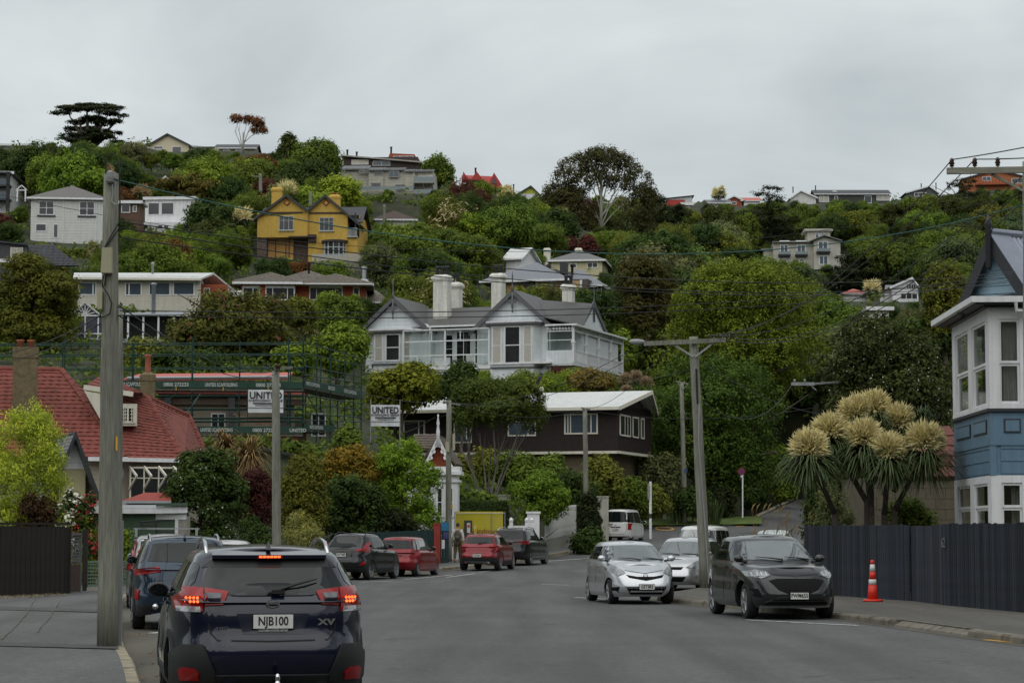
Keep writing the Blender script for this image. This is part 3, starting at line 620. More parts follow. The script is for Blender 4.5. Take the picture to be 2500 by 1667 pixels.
# ---- white villa with verandah
VW = mat('villa_weatherboard',(.66,.70,.72),.55,0,.06,2,streak=.1)
VD = mat('villa_grey_trim',(.10,.105,.112),.5,0,.1)
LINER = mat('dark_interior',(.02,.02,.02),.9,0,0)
CURT = mat('curtain',(.45,.43,.38),.9,0,.25,6,stretch=(12,1,1))
def villa():
 B = Bld('white_villa','large two storey pale weatherboard villa with grey iron roof, glazed balcony and verandah',1230,925,180,-19,mask=(885,722,1535,908))
 X = lambda p,q=850: B.f(p,q)[0]; Z = lambda q,p=1200: B.f(p,q)[1]
 z0,ze,zf = Z(925),Z(795),Z(893); xl,xm0,xm1,xr = X(893),X(1050),X(1170),X(1343)
 zfl = Z(886)   # upper floor line
 D = 12
 B.box('wall',xl,xm0,0,D,z0-1.5,ze,VW); B.box('wall',xm1,xr,-.5,D,z0-1.5,ze,VW); B.box('wall',xm0,xm1,1.0,D-.1,z0-1.5,ze-.05,VW); B.box('verandah_floor',xm0-1.2,xm1,-.2,1.0,zfl-.15,zfl,WHITE)
 # gable walls + boards
 for (x0,x1,ap,y) in ((xl,xm0,B.f(965,729),0),(xm1,xr,B.f(1256,712,-.5),-.5)):
  B.poly('gable_wall',[(x0,ze),(x1,ze),(ap[0],ap[1]-.25)],y,y+D*.5,VW)
  B.boards(x0,x1,z0-1.5,ze,y,.33,VW); B.boards(x0,x1,ze,ap[1]-.3,y,.33,VW,gable=(ap[0],ap[1]-.25,ze))
  # barge boards + finial + bracket
  dz = (ap[1]-ze)/((x1-x0)/2)
  for s_,xe in ((-1,x0-.55),(1,x1+.3 if x1 == xm0 else x1+.45)):
   zz = ap[1]-abs(xe-ap[0])*dz
   MB().prism([(ap[0],ap[1]+.12),(ap[0],ap[1]-.28),(xe,zz-.30),(xe,zz+.10)],y-.55,y-.45,lambda a,b,c: (a,c,b)).build('barge_board',VD,B.o)
   MB().slab([(ap[0],y-.5,ap[1]+.16),(xe,y-.5,zz+.13),(xe,y+D*.55,zz+.13),(ap[0],y+D*.55,ap[1]+.16)],.1).build('roof',GREY_IRON,B.o)
   MB().tube([(ap[0]+s_*.15,y-.5,ap[1]-.95),(ap[0]+s_*.45,y-.5,ap[1]-.7),(ap[0]+s_*.95,y-.5,ap[1]-abs(.95)*dz-.12)],.06,6).build('gable_bracket',VD,B.o)
  MB().lathe([(.09,ap[1]-.1),(.11,ap[1]+.3),(.06,ap[1]+.45),(.045,ap[1]+1.0),(.07,ap[1]+1.1),(.02,ap[1]+1.6)],8,(ap[0],y-.5,0)).lathe([(.03,ap[1]-1.75),(.07,ap[1]-1.65),(.04,ap[1]-1.5),(.10,ap[1]-1.3),(.09,ap[1]+.1)],8,(ap[0],y-.5,0)).build('finial',VD,B.o,True)
 # main roof ridge between the gables
 rz = Z(733,1100); yr = 6.0
 B.slab('roof',[(xm0-1.6,-.1,ze+.05),(xm1+1.2,-.1,ze+.05),(xm1+1.8,yr,rz),(xm0-2.8,yr,rz)],.1,GREY_IRON)
 B.slab('roof',[(xl-.5,D+.5,ze),(xr+.5,D+.5,ze),(xm1+1.8,yr,rz),(xl+3.0,yr,rz)],.1,GREY_IRON)
 B.box('gutter',xm0-.2,xm1+.2,-.35,-.2,ze-.02,ze+.12,WHITE)
 # right-hand wing roof, seen from the side
 a2 = B.f(1448,741,4.5);
 B.slab('roof',[(xr-.2,-.9,ze+.02),(B.f(1425,797,.5)[0],.5,ze-.15),(a2[0],4.5,a2[1]),(B.f(1262,715,4.5)[0],4.5,a2[1]+.65)],.1,GREY_IRON)
 rx1 = B.f(1490,800,4.5)[0]
 B.polys('gable_wall',[(1.2,ze-.3),(8.4,ze-.3),(4.8,a2[1]-.2)],a2[0]-.3,a2[0]-.1,VW)
 for sg in (-1,1): MB().beam((a2[0]-.02,4.8,a2[1]+.05),(a2[0]-.02,4.8+sg*4.2,ze-.55),.1,.38).build('barge_board',VD,B.o)
 MB().lathe([(.07,a2[1]-1.5),(.1,a2[1]),(.04,a2[1]+.6),(.02,a2[1]+1.3)],8,(a2[0],4.8,0)).build('finial',VD,B.o,True)
 B.box('wall',xr,a2[0]-.1,1.9,D,z0-1.5,ze-.3,VW)
 B.slab('roof',[(xr-.2,D*.75,ze-.2),(a2[0],D*.75,ze-.2),(a2[0],4.8,a2[1]),(xr-.2,4.8,a2[1]+.1)],.1,GREY_IRON)
 # bays
 for (px0,px1,y,pt,pb) in ((912,1005,0,808,888),(1199,1302,-.5,789,896)):
  x0,x1 = B.f(px0,850,y-.9)[0],B.f(px1,850,y-.9)[0]; zt,zb = B.f(px0,pt,y-.9)[1],B.f(px0,pb,y-.9)[1]; yy = y-.9
  pl = [(x0-.45,y),(x0,yy),(x1,yy),(x1+.45,y)]
  MB().prism(pl,zb-1.2,zt,lambda a,b,c: (a,b,c)).build('bay_wall',VW,B.o)
  pl2 = [(x0-.85,y),(x0-.25,yy-.35),(x1+.25,yy-.35),(x1+.85,y)]
  MB().prism(pl2,zt,zt+.12,lambda a,b,c: (a,b,c)).build('bay_roof',WHITE,B.o); MB().prism(pl2,zt-.16,zt-.004,lambda a,b,c: (a*.985+(x0+x1)*.0075,b,c)).build('bay_fascia',VD,B.o)
  MB().prism([(x0-.55,y),(x0-.08,yy-.1),(x1+.08,yy-.1),(x1+.55,y)],zb-.14,zb,lambda a,b,c: (a,b,c)).build('bay_sill',VD,B.o)
  wd = x1-x0; zz1 = zt-.25; zz0 = zb+.15; zm = (zz0+zz1)/2
  B.window(x0+wd*.02,x0+wd*.26,zz0,zz1,yy,zs=[zz0,zm,zz1],cols=1,fw=.11,gm=CURT); B.window(x0+wd*.31,x0+wd*.71,zz0,zz1,yy,zs=[zz0,zm,zz1],fw=.13,gm=GLASSG); B.window(x0+wd*.76,x0+wd*.98,zz0,zz1,yy,zs=[zz0,zm,zz1],fw=.11,gm=CURT)
 # glazed balcony
 gl = bpy.data.materials.get('balcony_glass') or bpy.data.materials.new('balcony_glass'); gl.use_nodes = True; t = gl.node_tree; t.nodes.clear()
 o_ = t.nodes.new('ShaderNodeOutputMaterial'); tr = t.nodes.new('ShaderNodeBsdfTransparent'); tr.inputs[0].default_value = (.93,.97,.95,1); gs = t.nodes.new('ShaderNodeBsdfGlossy'); gs.inputs['Roughness'].default_value = .05; mm = t.nodes.new('ShaderNodeMixShader'); mm.inputs[0].default_value = .10
 t.links.new(tr.outputs[0],mm.inputs[1]); t.links.new(gs.outputs[0],mm.inputs[2]); t.links.new(mm.outputs[0],o_.inputs[0])
 yb = -1.5; x0,x1 = B.f(985,850,yb)[0],B.f(1194,850,yb)[0]; zt,zb = B.f(1090,806,yb)[1],B.f(1090,893,yb)[1]; xs = [x0,x0+(x1-x0)*.49,x1]; g = MB()
 bal = B.box('balcony',x0-.1,x1+.1,yb-.05,.8,zb-.3,zb,WHITE)
 for xx in xs: g.box(xx-.06,xx+.06,yb-.06,yb+.06,zb,zt)
 for zz in (zt,zt-(zt-zb)*.3,zb+(zt-zb)*.3,zb): g.box(x0,x1,yb-.05,yb+.05,zz-.045,zz+.045)
 for i,xx in enumerate(np.linspace(x0,x1,7)[1:-1]): g.box(xx-.03,xx+.03,yb-.04,yb+.04,(zt-(zt-zb)*.3 if i % 2 else zb),(zt if i % 2 else zb+(zt-zb)*.3));
 g.build('balcony_frame',WHITE,bal); MB().box(x0,x1,yb-.12,yb+.12,zt+.02,zt+.1).build('balcony_canopy',WHITE,bal)
 for i in range(2):
  for j,(a,b) in enumerate(((zb,zb+(zt-zb)*.3),(zb+(zt-zb)*.3,zt-(zt-zb)*.3),(zt-(zt-zb)*.3,zt))): MB().add([(xs[i]+.05,yb,a+.04),(xs[i+1]-.05,yb,a+.04),(xs[i+1]-.05,yb,b-.04),(xs[i]+.05,yb,b-.04)],[(0,1,2,3)]).build('pane',gl,bal)
 for xx in (x0,x1): MB().add([(xx,yb+.06,zb),(xx,.3,zb),(xx,.3,zt),(xx,yb+.06,zt)],[(0,1,2,3)]).build('pane',gl,bal)
 B.boards(xm0,xm1,zfl,ze-.1,1.0,.33,VW)
 dx0 = B.f(1086,850,1.0)[0]; B.window(dx0,dx0+.75,zfl+.1,zfl+2.5,1.0,rows=2,name='window'); B.window(dx0+1.0,dx0+2.3,zfl+.05,zfl+2.7,1.0,cols=2,zs=[zfl+.05,zfl+2.1,zfl+2.7],name='door'); B.window(dx0+2.6,dx0+3.5,zfl+.1,zfl+2.6,1.0,rows=2)
 # fretwork below the balcony
 f = MB(); xx0,xx1 = B.f(1045,905,-1.4)[0],B.f(1200,905,-1.4)[0]; zz = B.f(1045,905,-1.4)[1]; f.box(xx0,xx1,-1.42,-1.38,zz+.22,zz+.3).box(xx0,xx1,-1.42,-1.38,zz-.3,zz-.22)
 for i in range(22): x_ = xx0+(xx1-xx0)*(i+.5)/22; f.lathe([(.14,-1.42),(.14,-1.38)],8,(x_,0,zz),'y')
 f.build('fretwork',WHITE,B.o)
 for i in range(4): MB().box(xx0+(xx1-xx0)*i/3-.08,xx0+(xx1-xx0)*i/3+.08,-1.45,-1.3,z0-1.5,zz+.2).build('post',WHITE,B.o)
 B.window(B.f(1050,940)[0],B.f(1080,940)[0],Z(985),Z(910),0,rows=2)
 zz1,zz0 = B.f(1260,918,-.5)[1],B.f(1260,970,-.5)[1]; B.window(B.f(1215,940,-.5)[0],B.f(1290,940,-.5)[0],zz0,zz1,-.5,cols=3,gm=GLASSG)
 B.box('string_course',xm1-.2,xr+.5,-1.5,-.45,zfl-.25,zfl-.1,WHITE)
 # verandah on the right, running away from the street
 xv = B.f(1400,850,-1.0)[0]; zt2,zb2 = B.f(1400,793,-1)[1],B.f(1400,885,-1)[1]; yv0,yv1 = -1.0,13
 ver = B.box('verandah',xr-.1,xv+.1,yv0,yv1,zb2-.2,zb2,WHITE); MB().slab([(xr-.1,yv0-.3,zt2+.7),(xv+.4,yv0-.3,zt2),(xv+.4,yv1,zt2),(xr-.1,yv1,zt2+.7)],.08).build('verandah_roof',GREY_IRON,ver)
 MB().box(xv-.05,xv+.42,yv0-.32,yv1,zt2-.09,zt2+.04).box(xr,xv+.4,yv0-.34,yv0-.26,zt2-.05,zt2+.08).build('gutter',WHITE,ver)
 fz = MB().box(xv-.03,xv+.03,yv0,yv1,zt2-.5,zt2-.42).box(xr,xv,yv0-.03,yv0+.03,zt2-.5,zt2-.42)
 for i in range(44): yy = yv0+(yv1-yv0)*(i+.5)/44; fz.box(xv-.02,xv+.02,yy-.1,yy+.04,zt2-.42,zt2)
 for i in range(9): x_ = xr+(xv-xr)*(i+.5)/9; fz.lathe([(.11,-1.02),(.11,-.98)],8,(x_,0,zt2-.25),'y')
 fz.build('frieze',WHITE,ver)
 for yy in np.linspace(yv0,yv1-.2,5): MB().box(xv-.09,xv+.09,yy-.09,yy+.09,zb2,zt2).box(xv-.15,xv+.15,yy-.15,yy+.15,zb2+1.55,zb2+1.7).box(xv-.13,xv+.13,yy-.13,yy+.13,zb2+1.35,zb2+1.42).build('post',WHITE,ver)
 rl = MB().box(xv-.04,xv+.04,yv0,yv1,zb2+.92,zb2+1.0).box(xv-.03,xv+.03,yv0,yv1,zb2+.1,zb2+.16).build('rail',WHITE,ver)
 for i in range(72): yy = yv0+(yv1-yv0)*(i+.5)/72; MB().box(xv-.018,xv+.018,yy-.02,yy+.02,zb2+.12,zb2+.94).build('baluster',WHITE,rl)
 MB().box(xr,xv,yv0-.03,yv0+.03,zb2-.1,zb2+1.0).build('verandah_panel',VW,ver)
 MB().box(xr+.05,xv-.1,yv0-.02,yv0,zb2+1.0,zt2-.5).build('pane',gl,ver)
 MB().box(xr+.03,xv-.1,yv0-.05,yv0+.03,zb2+1.78,zb2+1.84).build('transom',WHITE,ver)
 B.box('wall',xr,xv-.3,.0,D,z0-1.5,zb2-.2,VW); B.window(B.f(1365,930,0)[0],B.f(1400,930,0)[0],z0-.9,z0+.3,0,gm=GLASSG)
 # chimneys
 wm = mat('chimney_white',(.70,.69,.63),.8,0,.12,3,streak=.25)
 for (px,pt,pb,y,w,d,pots) in ((1080,672,768,3.0,1.25,1.0,3),(1112,690,740,7,.95,.9,2),(1217,668,735,5.5,.95,.9,2),(1388,694,745,5.2,.85,.8,2)):
  xx,zt_ = B.f(px,pt,y); chimney(B.o,xx,y,B.f(px,pb,y)[1]-1.2,zt_,w,d,wm,pots,DKGREY,.14,.75)
 for px in (1050,1199,1306,1343): xx = B.f(px,850,-.6)[0]; MB().tube([(xx,-.62,ze),(xx,-.62,z0-1)],.05,6).build('downpipe',WHITE,B.o)
 # furniture behind the glass
 yy = .3
 so_ = empty('sofa',B.M @ Vector((B.f(1065,885,yy)[0],yy,zb)),R(-7),'white sofa behind the balcony glass of the white villa','sofa'); MB().box(-1.1,1.1,-.4,.4,.1,.42).build('seat',WHITE,so_); MB().box(-1.1,1.1,.25,.45,.42,.85).build('backrest',WHITE,so_)
 for k_,(px,cc,nm,lb) in enumerate(((1146,(.6,.6,.58),'armchair','pale armchair behind the balcony glass, left of the striped one'),(1186,(.35,.25,.25),'armchair','striped dark armchair at the right end of the glazed balcony'))):
  ch = empty(nm,B.M @ Vector((B.f(px,885,yy)[0],yy,zb)),R(-20),lb,'armchair'); cm = mat('chair_cloth%d' % k_,cc,.9,0,.4,9)
  MB().box(-.4,.4,-.4,.4,.25,.45).build('seat',cm,ch); MB().box(-.4,.4,.3,.45,.45,1.05).build('backrest',cm,ch)
  for a in (-.35,.35):
   for b in (-.35,.35): MB().box(a-.03,a+.03,b-.03,b+.03,0,.25).build('leg',BLACK,ch)
 return B
villa()
# ---- dark brown house with the white roof
def brown_house():
 DB = mat('brown_board',(.030,.021,.019),.8,0,.2,3)
 B = Bld('brown_house','dark brown vertical board house with low white roof above the hedges',1200,1112,155,-18,mask=(965,955,1545,1112)); X = lambda p,q=1040,y=0: B.f(p,q,y)[0]; Z = lambda q,p=1250: B.f(p,q)[1]
 x0,x1 = X(905),X(1508); z0,zt = Z(1103),Z(1005);
 B.box('wall',x0,x1,0,9,z0,zt+.4,DB)
 n = 120
 f = MB()
 for i in range(n): xx = x0+(x1-x0)*(i+.5)/n; f.box(xx-.025,xx+.025,-.03,0,z0,zt)
 for i in range(40): yy = 9*(i+.5)/40; f.box(x1,x1+.03,yy-.025,yy+.025,z0,zt)
 b_ = f.build('batten',DB,B.o); b_['kind'] = 'stuff'
 B.box('base_trim',x0-.05,x1+.15,-.1,.02,z0-.18,z0,CREAM); B.box('base_trim',x1,x1+.12,-.1,9,z0-.18,z0,CREAM)
 B.box('foundation',x0+.3,x1-.9,.5,8.8,z0-3.2,z0-.18,mat('brown_foundation',(.12,.095,.06),.9,0,.2))
 zl = B.f(1500,992,-.8)[1]; zr_ = B.f(1500,955,4.5)[1]; xr_ = B.f(1512,985,-.8)[0]
 B.slab('roof',[(x0-.5,-.8,zl),(xr_,-.8,zl),(xr_+.9,4.6,zr_),(x0+.3,4.6,zr_)],.1,WHITE_IRON)
 B.slab('roof',[(x0-.5,9.8,zl),(xr_,9.8,zl),(xr_+.9,4.6,zr_-.02),(x0+.3,4.6,zr_-.02)],.1,WHITE_IRON)
 B.box('gutter',x0-.5,xr_,-.95,-.78,zl-.22,zl-.02,CREAM)
 for sg,yy in ((1,-.8),(1,9.8)): MB().beam((xr_,yy,zl-.12),(xr_+.9,4.6,zr_-.12),.08,.26).build('barge_board',CREAM,B.o)
 B.polys('gable_wall',[(0,zt),(9,zt),(4.6,zr_-.3)],x1-.05,x1,DB)
 for a,b,c,d,xs_ in ((985,1022,1038,1075,None),(1108,1027,1152,1080,None),(1240,1027,1309,1065,None),(1378,1012,1460,1062,(0,.11,.19,.80,1))):
  u0,u1,w0,w1 = X(a),X(c),Z(d),Z(b); B.window(u0,u1,w0,w1,0,xs=[u0+(u1-u0)*t for t in (xs_ or (0,.72,1))],fm=CREAM,gm=GLASSB if a > 1000 else GLASSG,fw=.1)
 for ya,yb,q in ((.35,3.1,(0,.45,.72,1)),(3.7,5.3,(0,1)),(6.0,6.8,(0,1))): B.window(ya,yb,Z(1066),Z(1014),side=(x1+.03,1),xs=[ya+(yb-ya)*t for t in q],fm=CREAM,gm=GLASSG,fw=.1)
brown_house()
# ---- mustard twin-gabled house
def mustard():
 Y_ = mat('mustard_render',(.55,.36,.075),.85,0,.10,3,bump=.15,streak=.12); YP = mat('orange_render',(.52,.29,.10),.85,0,.1)
 RF = metal_roof('slate_grey_roof',(.055,.055,.062),.3); TR = mat('dark_brown_trim',(.05,.035,.03),.7); GW = mat('grey_window_frame',(.40,.42,.42),.5,0,.1); ST = mat('rough_stone',(.13,.095,.08),.95,0,.4,5,bump=.6)
 B = Bld('mustard_house','mustard yellow house with twin gables and diamond ornaments on the slope',740,640,245,-4,mask=(628,455,878,628)); X = lambda p,q=560,y=0: B.f(p,q,y)[0]; Z = lambda q,p=740: B.f(p,q)[1]
 x0,xm,x1 = X(628),X(752),X(847); z0,zm,ze = Z(640),Z(579),Z(519)
 B.box('wall',x0,xm-.05,.0,9,zm,ze,Y_); B.box('wall',xm-.05,x1,.5,9,z0-1,ze,Y_)
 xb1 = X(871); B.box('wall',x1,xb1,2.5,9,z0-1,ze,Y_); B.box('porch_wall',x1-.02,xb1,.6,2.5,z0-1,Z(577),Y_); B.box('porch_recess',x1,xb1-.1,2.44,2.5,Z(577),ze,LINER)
 for a,b,ap,y in ((x0-.55,xm+.15,B.f(700,478),0),(xm-.1,xb1+.35,B.f(795,479,.5),.5)):
  xe0,xe1 = (a,b); zl0 = B.f(624,540)[1] if y == 0 else B.f(752,516,.5)[1];
  dz0 = (ap[1]-zl0)/(ap[0]-xe0); w0,w1 = (x0 if y == 0 else xm),(xm if y == 0 else x1)
  zA,zB = ap[1]-(ap[0]-w0)*dz0,ap[1]-(w1-ap[0])*dz0
  B.poly('gable_wall',[(w0,min(ze,zA)-.02),(w1,min(ze,zB)-.02),(w1,zB),(ap[0],ap[1]-.1),(w0,zA)],y,y+4,Y_)
  for xe in (xe0,xe1):
   zz = ap[1]-abs(xe-ap[0])*dz0
   MB().prism([(ap[0],ap[1]+.15),(ap[0],ap[1]-.15),(xe,zz-.15),(xe,zz+.15)],y-.4,y-.3,lambda p,q,c: (p,c,q)).build('barge_board',DKGREY,B.o)
   MB().slab([(ap[0],y-.38,ap[1]+.16),(xe,y-.38,zz+.16),(xe,y+5,zz+.16),(ap[0],y+5,ap[1]+.16)],.1).build('roof',RF,B.o)
  MB().box(w0+.9 if y == 0 else w0+.1,w1-.6,y-.08,y,Z(519)-.08,Z(519)+.08).build('string_course',TR,B.o)
  cx,cz = ap[0]+.05,B.f(700,495)[1]; r = .42
  MB().prism([(cx-r,cz),(cx,cz-r),(cx+r,cz),(cx,cz+r)],y-.06,y,lambda p,q,c: (p,c,q)).build('diamond_ornament',mat('ornament_red',(.25,.05,.03),.8),B.o); r = .24
  MB().prism([(cx-r,cz),(cx,cz-r),(cx+r,cz),(cx,cz+r)],y-.09,y-.062,lambda p,q,c: (p,c,q)).build('diamond_ornament',Y_,B.o)
 zr_ = Z(499); B.slab('roof',[(x0-.6,1.6,ze-.9),(xb1+.4,1.6,ze-.9),(xb1+.4,5.2,zr_+.4),(x0-.2,5.2,zr_+.4)],.12,RF); B.slab('roof',[(x0-.6,9.5,ze-.9),(xb1+.4,9.5,ze-.9),(xb1+.4,5.2,zr_+.4),(x0-.2,5.2,zr_+.4)],.12,RF)
 for a,c,b,d,y in ((681,717,527,562,0),(778,813,530,563,.5)): B.window(X(a),X(c),Z(d),Z(b),y,cols=3,zs=[Z(d),Z(d)+(Z(b)-Z(d))*.68,Z(b)],fm=GW,gm=GLASSG,sill=True)
 # curved bay
 b0,b1,zt,zb = X(790),X(842),Z(592),Z(626); xc = (b0+b1)/2; hw = (b1-b0)/2
 arc = [(xc+hw*math.cos(a),.5-1.0*math.sin(a)) for a in np.linspace(math.pi,0,7)]
 MB().prism(arc,zb-1.6,zb,lambda p,q,c: (p,q,c)).build('bay_wall',Y_,B.o); MB().prism([(xc+(p-xc)*1.25,.5+(q-.5)*1.3) for p,q in arc],zt,zt+.22,lambda p,q,c: (p,q,c)).build('bay_roof',TR,B.o)
 MB().prism([(xc+(p-xc)*.97,.5+(q-.5)*.95) for p,q in arc],zb,zt,lambda p,q,c: (p,q,c)).build('bay_glass',GLASSG,B.o)
 w = MB()
 for p,q in arc: w.box(p-.06,p+.06,q-.06,q+.06,zb,zt)
 for zz in (zb,zb+(zt-zb)*.62,zt):
  for (p,q),(r_,s_) in zip(arc,arc[1:]): w.beam((p,q,zz),(r_,s_,zz),.12,.1)
 w.build('bay_frame',GW,B.o)
 # recess and orange panels under the left gable
 xa,xb_ = X(650),X(712); B.box('wall',xa,xb_,1.2,5,z0-1.5,zm,YP); B.box('recess',xb_-.1,xm,1.6,5,z0-1.5,zm,ST); B.box('stone_pier',X(627),xa,.2,5,z0-2,zm-.02,ST)
 for px in (669,694,702): B.box('batten',X(px)-.04,X(px)+.04,1.12,1.2,z0-1,zm,TR)
 B.box('beam',X(705),X(770),-.15,.6,zm-.05,zm+.12,TR); B.box('beam',X(752),X(771),.1,.55,Z(590),Z(572),TR)
 zz0 = Z(577); rl = MB().box(x1,xb1,.42,.5,zz0+.85,zz0+.93).box(x1-.05,xb1+.05,.3,.6,zz0-.1,zz0).build('balcony_rail',GW,B.o)
 for i in range(8): xx = x1+(xb1-x1)*(i+.5)/8; MB().box(xx-.03,xx+.03,.43,.47,zz0,zz0+.86).build('baluster',GW,rl)
 B.box('post',xb1-.3,xb1-.15,.5,.65,zz0,ze,DKGREY)
 xx,zz = B.f(677,458,3); chimney(B.o,xx,3,zz-3.5,zz,1.15,.8,Y_,0,None,.08); xx,zz = B.f(818,476,3); chimney(B.o,xx,3,zz-3,zz,1.2,.8,Y_,3,mat('terracotta_pot',(.30,.10,.05),.8),.06,.2)
 # picket terrace
 rt = B.box('retaining_wall',X(770),X(900),-3,-2.5,z0-2.6,z0-.3,mat('terrace_concrete',(.20,.19,.16),.9,0,.25));
 for i in range(40): xx = X(772)+(X(896)-X(772))*i/40; MB().box(xx,xx+.09,-2.8,-2.75,z0-.3,z0+.55).build('picket',GW,rt)
 MB().box(X(772),X(896),-2.74,-2.70,z0+.2,z0+.28).build('rail',GW,rt)
mustard()
# ---- brick house with hipped tile roof
def brick_house():
 TL = mat('taupe_roof_tile',(.17,.15,.125),.8,0,.2,3,bump=.2)
 B = Bld('brick_house','red brick house with wide white windows and grey brown hipped tile roof',750,765,205,3,mask=(580,645,925,722)); X = lambda p,q=700,y=0: B.f(p,q,y)[0]; Z = lambda q,p=750: B.f(p,q)[1]
 x0,xm,x1 = X(590),X(737),X(893); z0,ze = Z(790),Z(694); D = 9
 B.box('wall',x0,X(722),-1.0,D,z0,ze,BRICK); B.box('wall',X(722),x1,0,D,z0,ze,BRICK); B.box('wall',x1,X(925,700,5),4,D+2,z0-1,ze-1.2,BRICK)
 def tiled(x0,x1,y0,y1,ze,zt,rx,n):
  r,(A,Bv,C,Dv,E,Fv) = B.hip(x0,x1,y0,y1,ze,zt,TL,.7,rx,fascia=WHITE)
  tiles(r,A,Bv,Fv,E,n,TL,.6,.05,amp=.03); tiles(r,Bv,C,Fv,Fv,n,TL,.6,.05,amp=.03); tiles(r,Dv,A,E,E,n,TL,.6,.05,amp=.03)
  for a,b in ((A,E),(Bv,Fv),(E,Fv)): ridge(r,a,b,TL,.12)
 tiled(x0,X(722),-1,D,ze,Z(656),5.5,13); tiled(X(740),x1,0,D,ze,Z(657),4.5,13)
 tiled(X(690),X(800),3,D+4,ze+.6,Z(646,750)+.3,3.5,12); tiled(x1+.3,X(930,700,5),4,D+2,ze-1.2,ze+.2,2,6)
 B.box('soffit',x0-.6,x1+.6,-1.5,.2,ze-.16,ze-.05,WHITE)
 for a,c,y,xs_ in ((592,635,-1,(0,.6,1)),(648,720,-1,(0,.25,.75,1)),(755,837,0,(0,.22,.78,1))):
  u0,u1 = X(a,700,y),X(c,700,y); zA,zB = B.f(a,733,y)[1],B.f(a,697,y)[1]; B.window(u0,u1,zA,zB,y,xs=[u0+(u1-u0)*t for t in xs_],gm=GLASSG,fw=.1)
  MB().box(u0,u1,y-.09,y-.02,zA+(zB-zA)*.82,zB).build('window_head',WHITE,B.o)
 for a,c in ((862,878),): B.window(X(a),X(c),Z(738),Z(700),0,fw=.1)
 B.window(1.5,2.4,Z(745),Z(703),side=(x1,1)); B.window(3.0,3.9,Z(745),Z(703),side=(x1,1)); B.window(X(908,750,4),X(921,750,4),Z(765),Z(733),4,rows=2)
 xx,zz = B.f(889,676,2); MB().add([(xx-.55,1.6,zz-.6),(xx+.55,1.6,zz-.6),(xx+.55,2.5,zz-.6),(xx-.55,2.5,zz-.6),(xx-.25,1.9,zz-.2),(xx+.25,1.9,zz-.2),(xx+.25,2.3,zz-.2),(xx-.25,2.3,zz-.2)],[(0,1,5,4),(1,2,6,5),(2,3,7,6),(3,0,4,7),(4,5,6,7)]).lathe([(.2,zz-.2),(.2,zz+.75),(.28,zz+.78),(.28,zz+.95),(.1,zz+1.0)],12,(xx,2.1,0)).build('chimney_flue',STEEL,B.o)
 xx,zz = B.f(754,660,3); flue(B.o,xx,3,zz-.3,.9,.1,DKGREY)
brick_house()
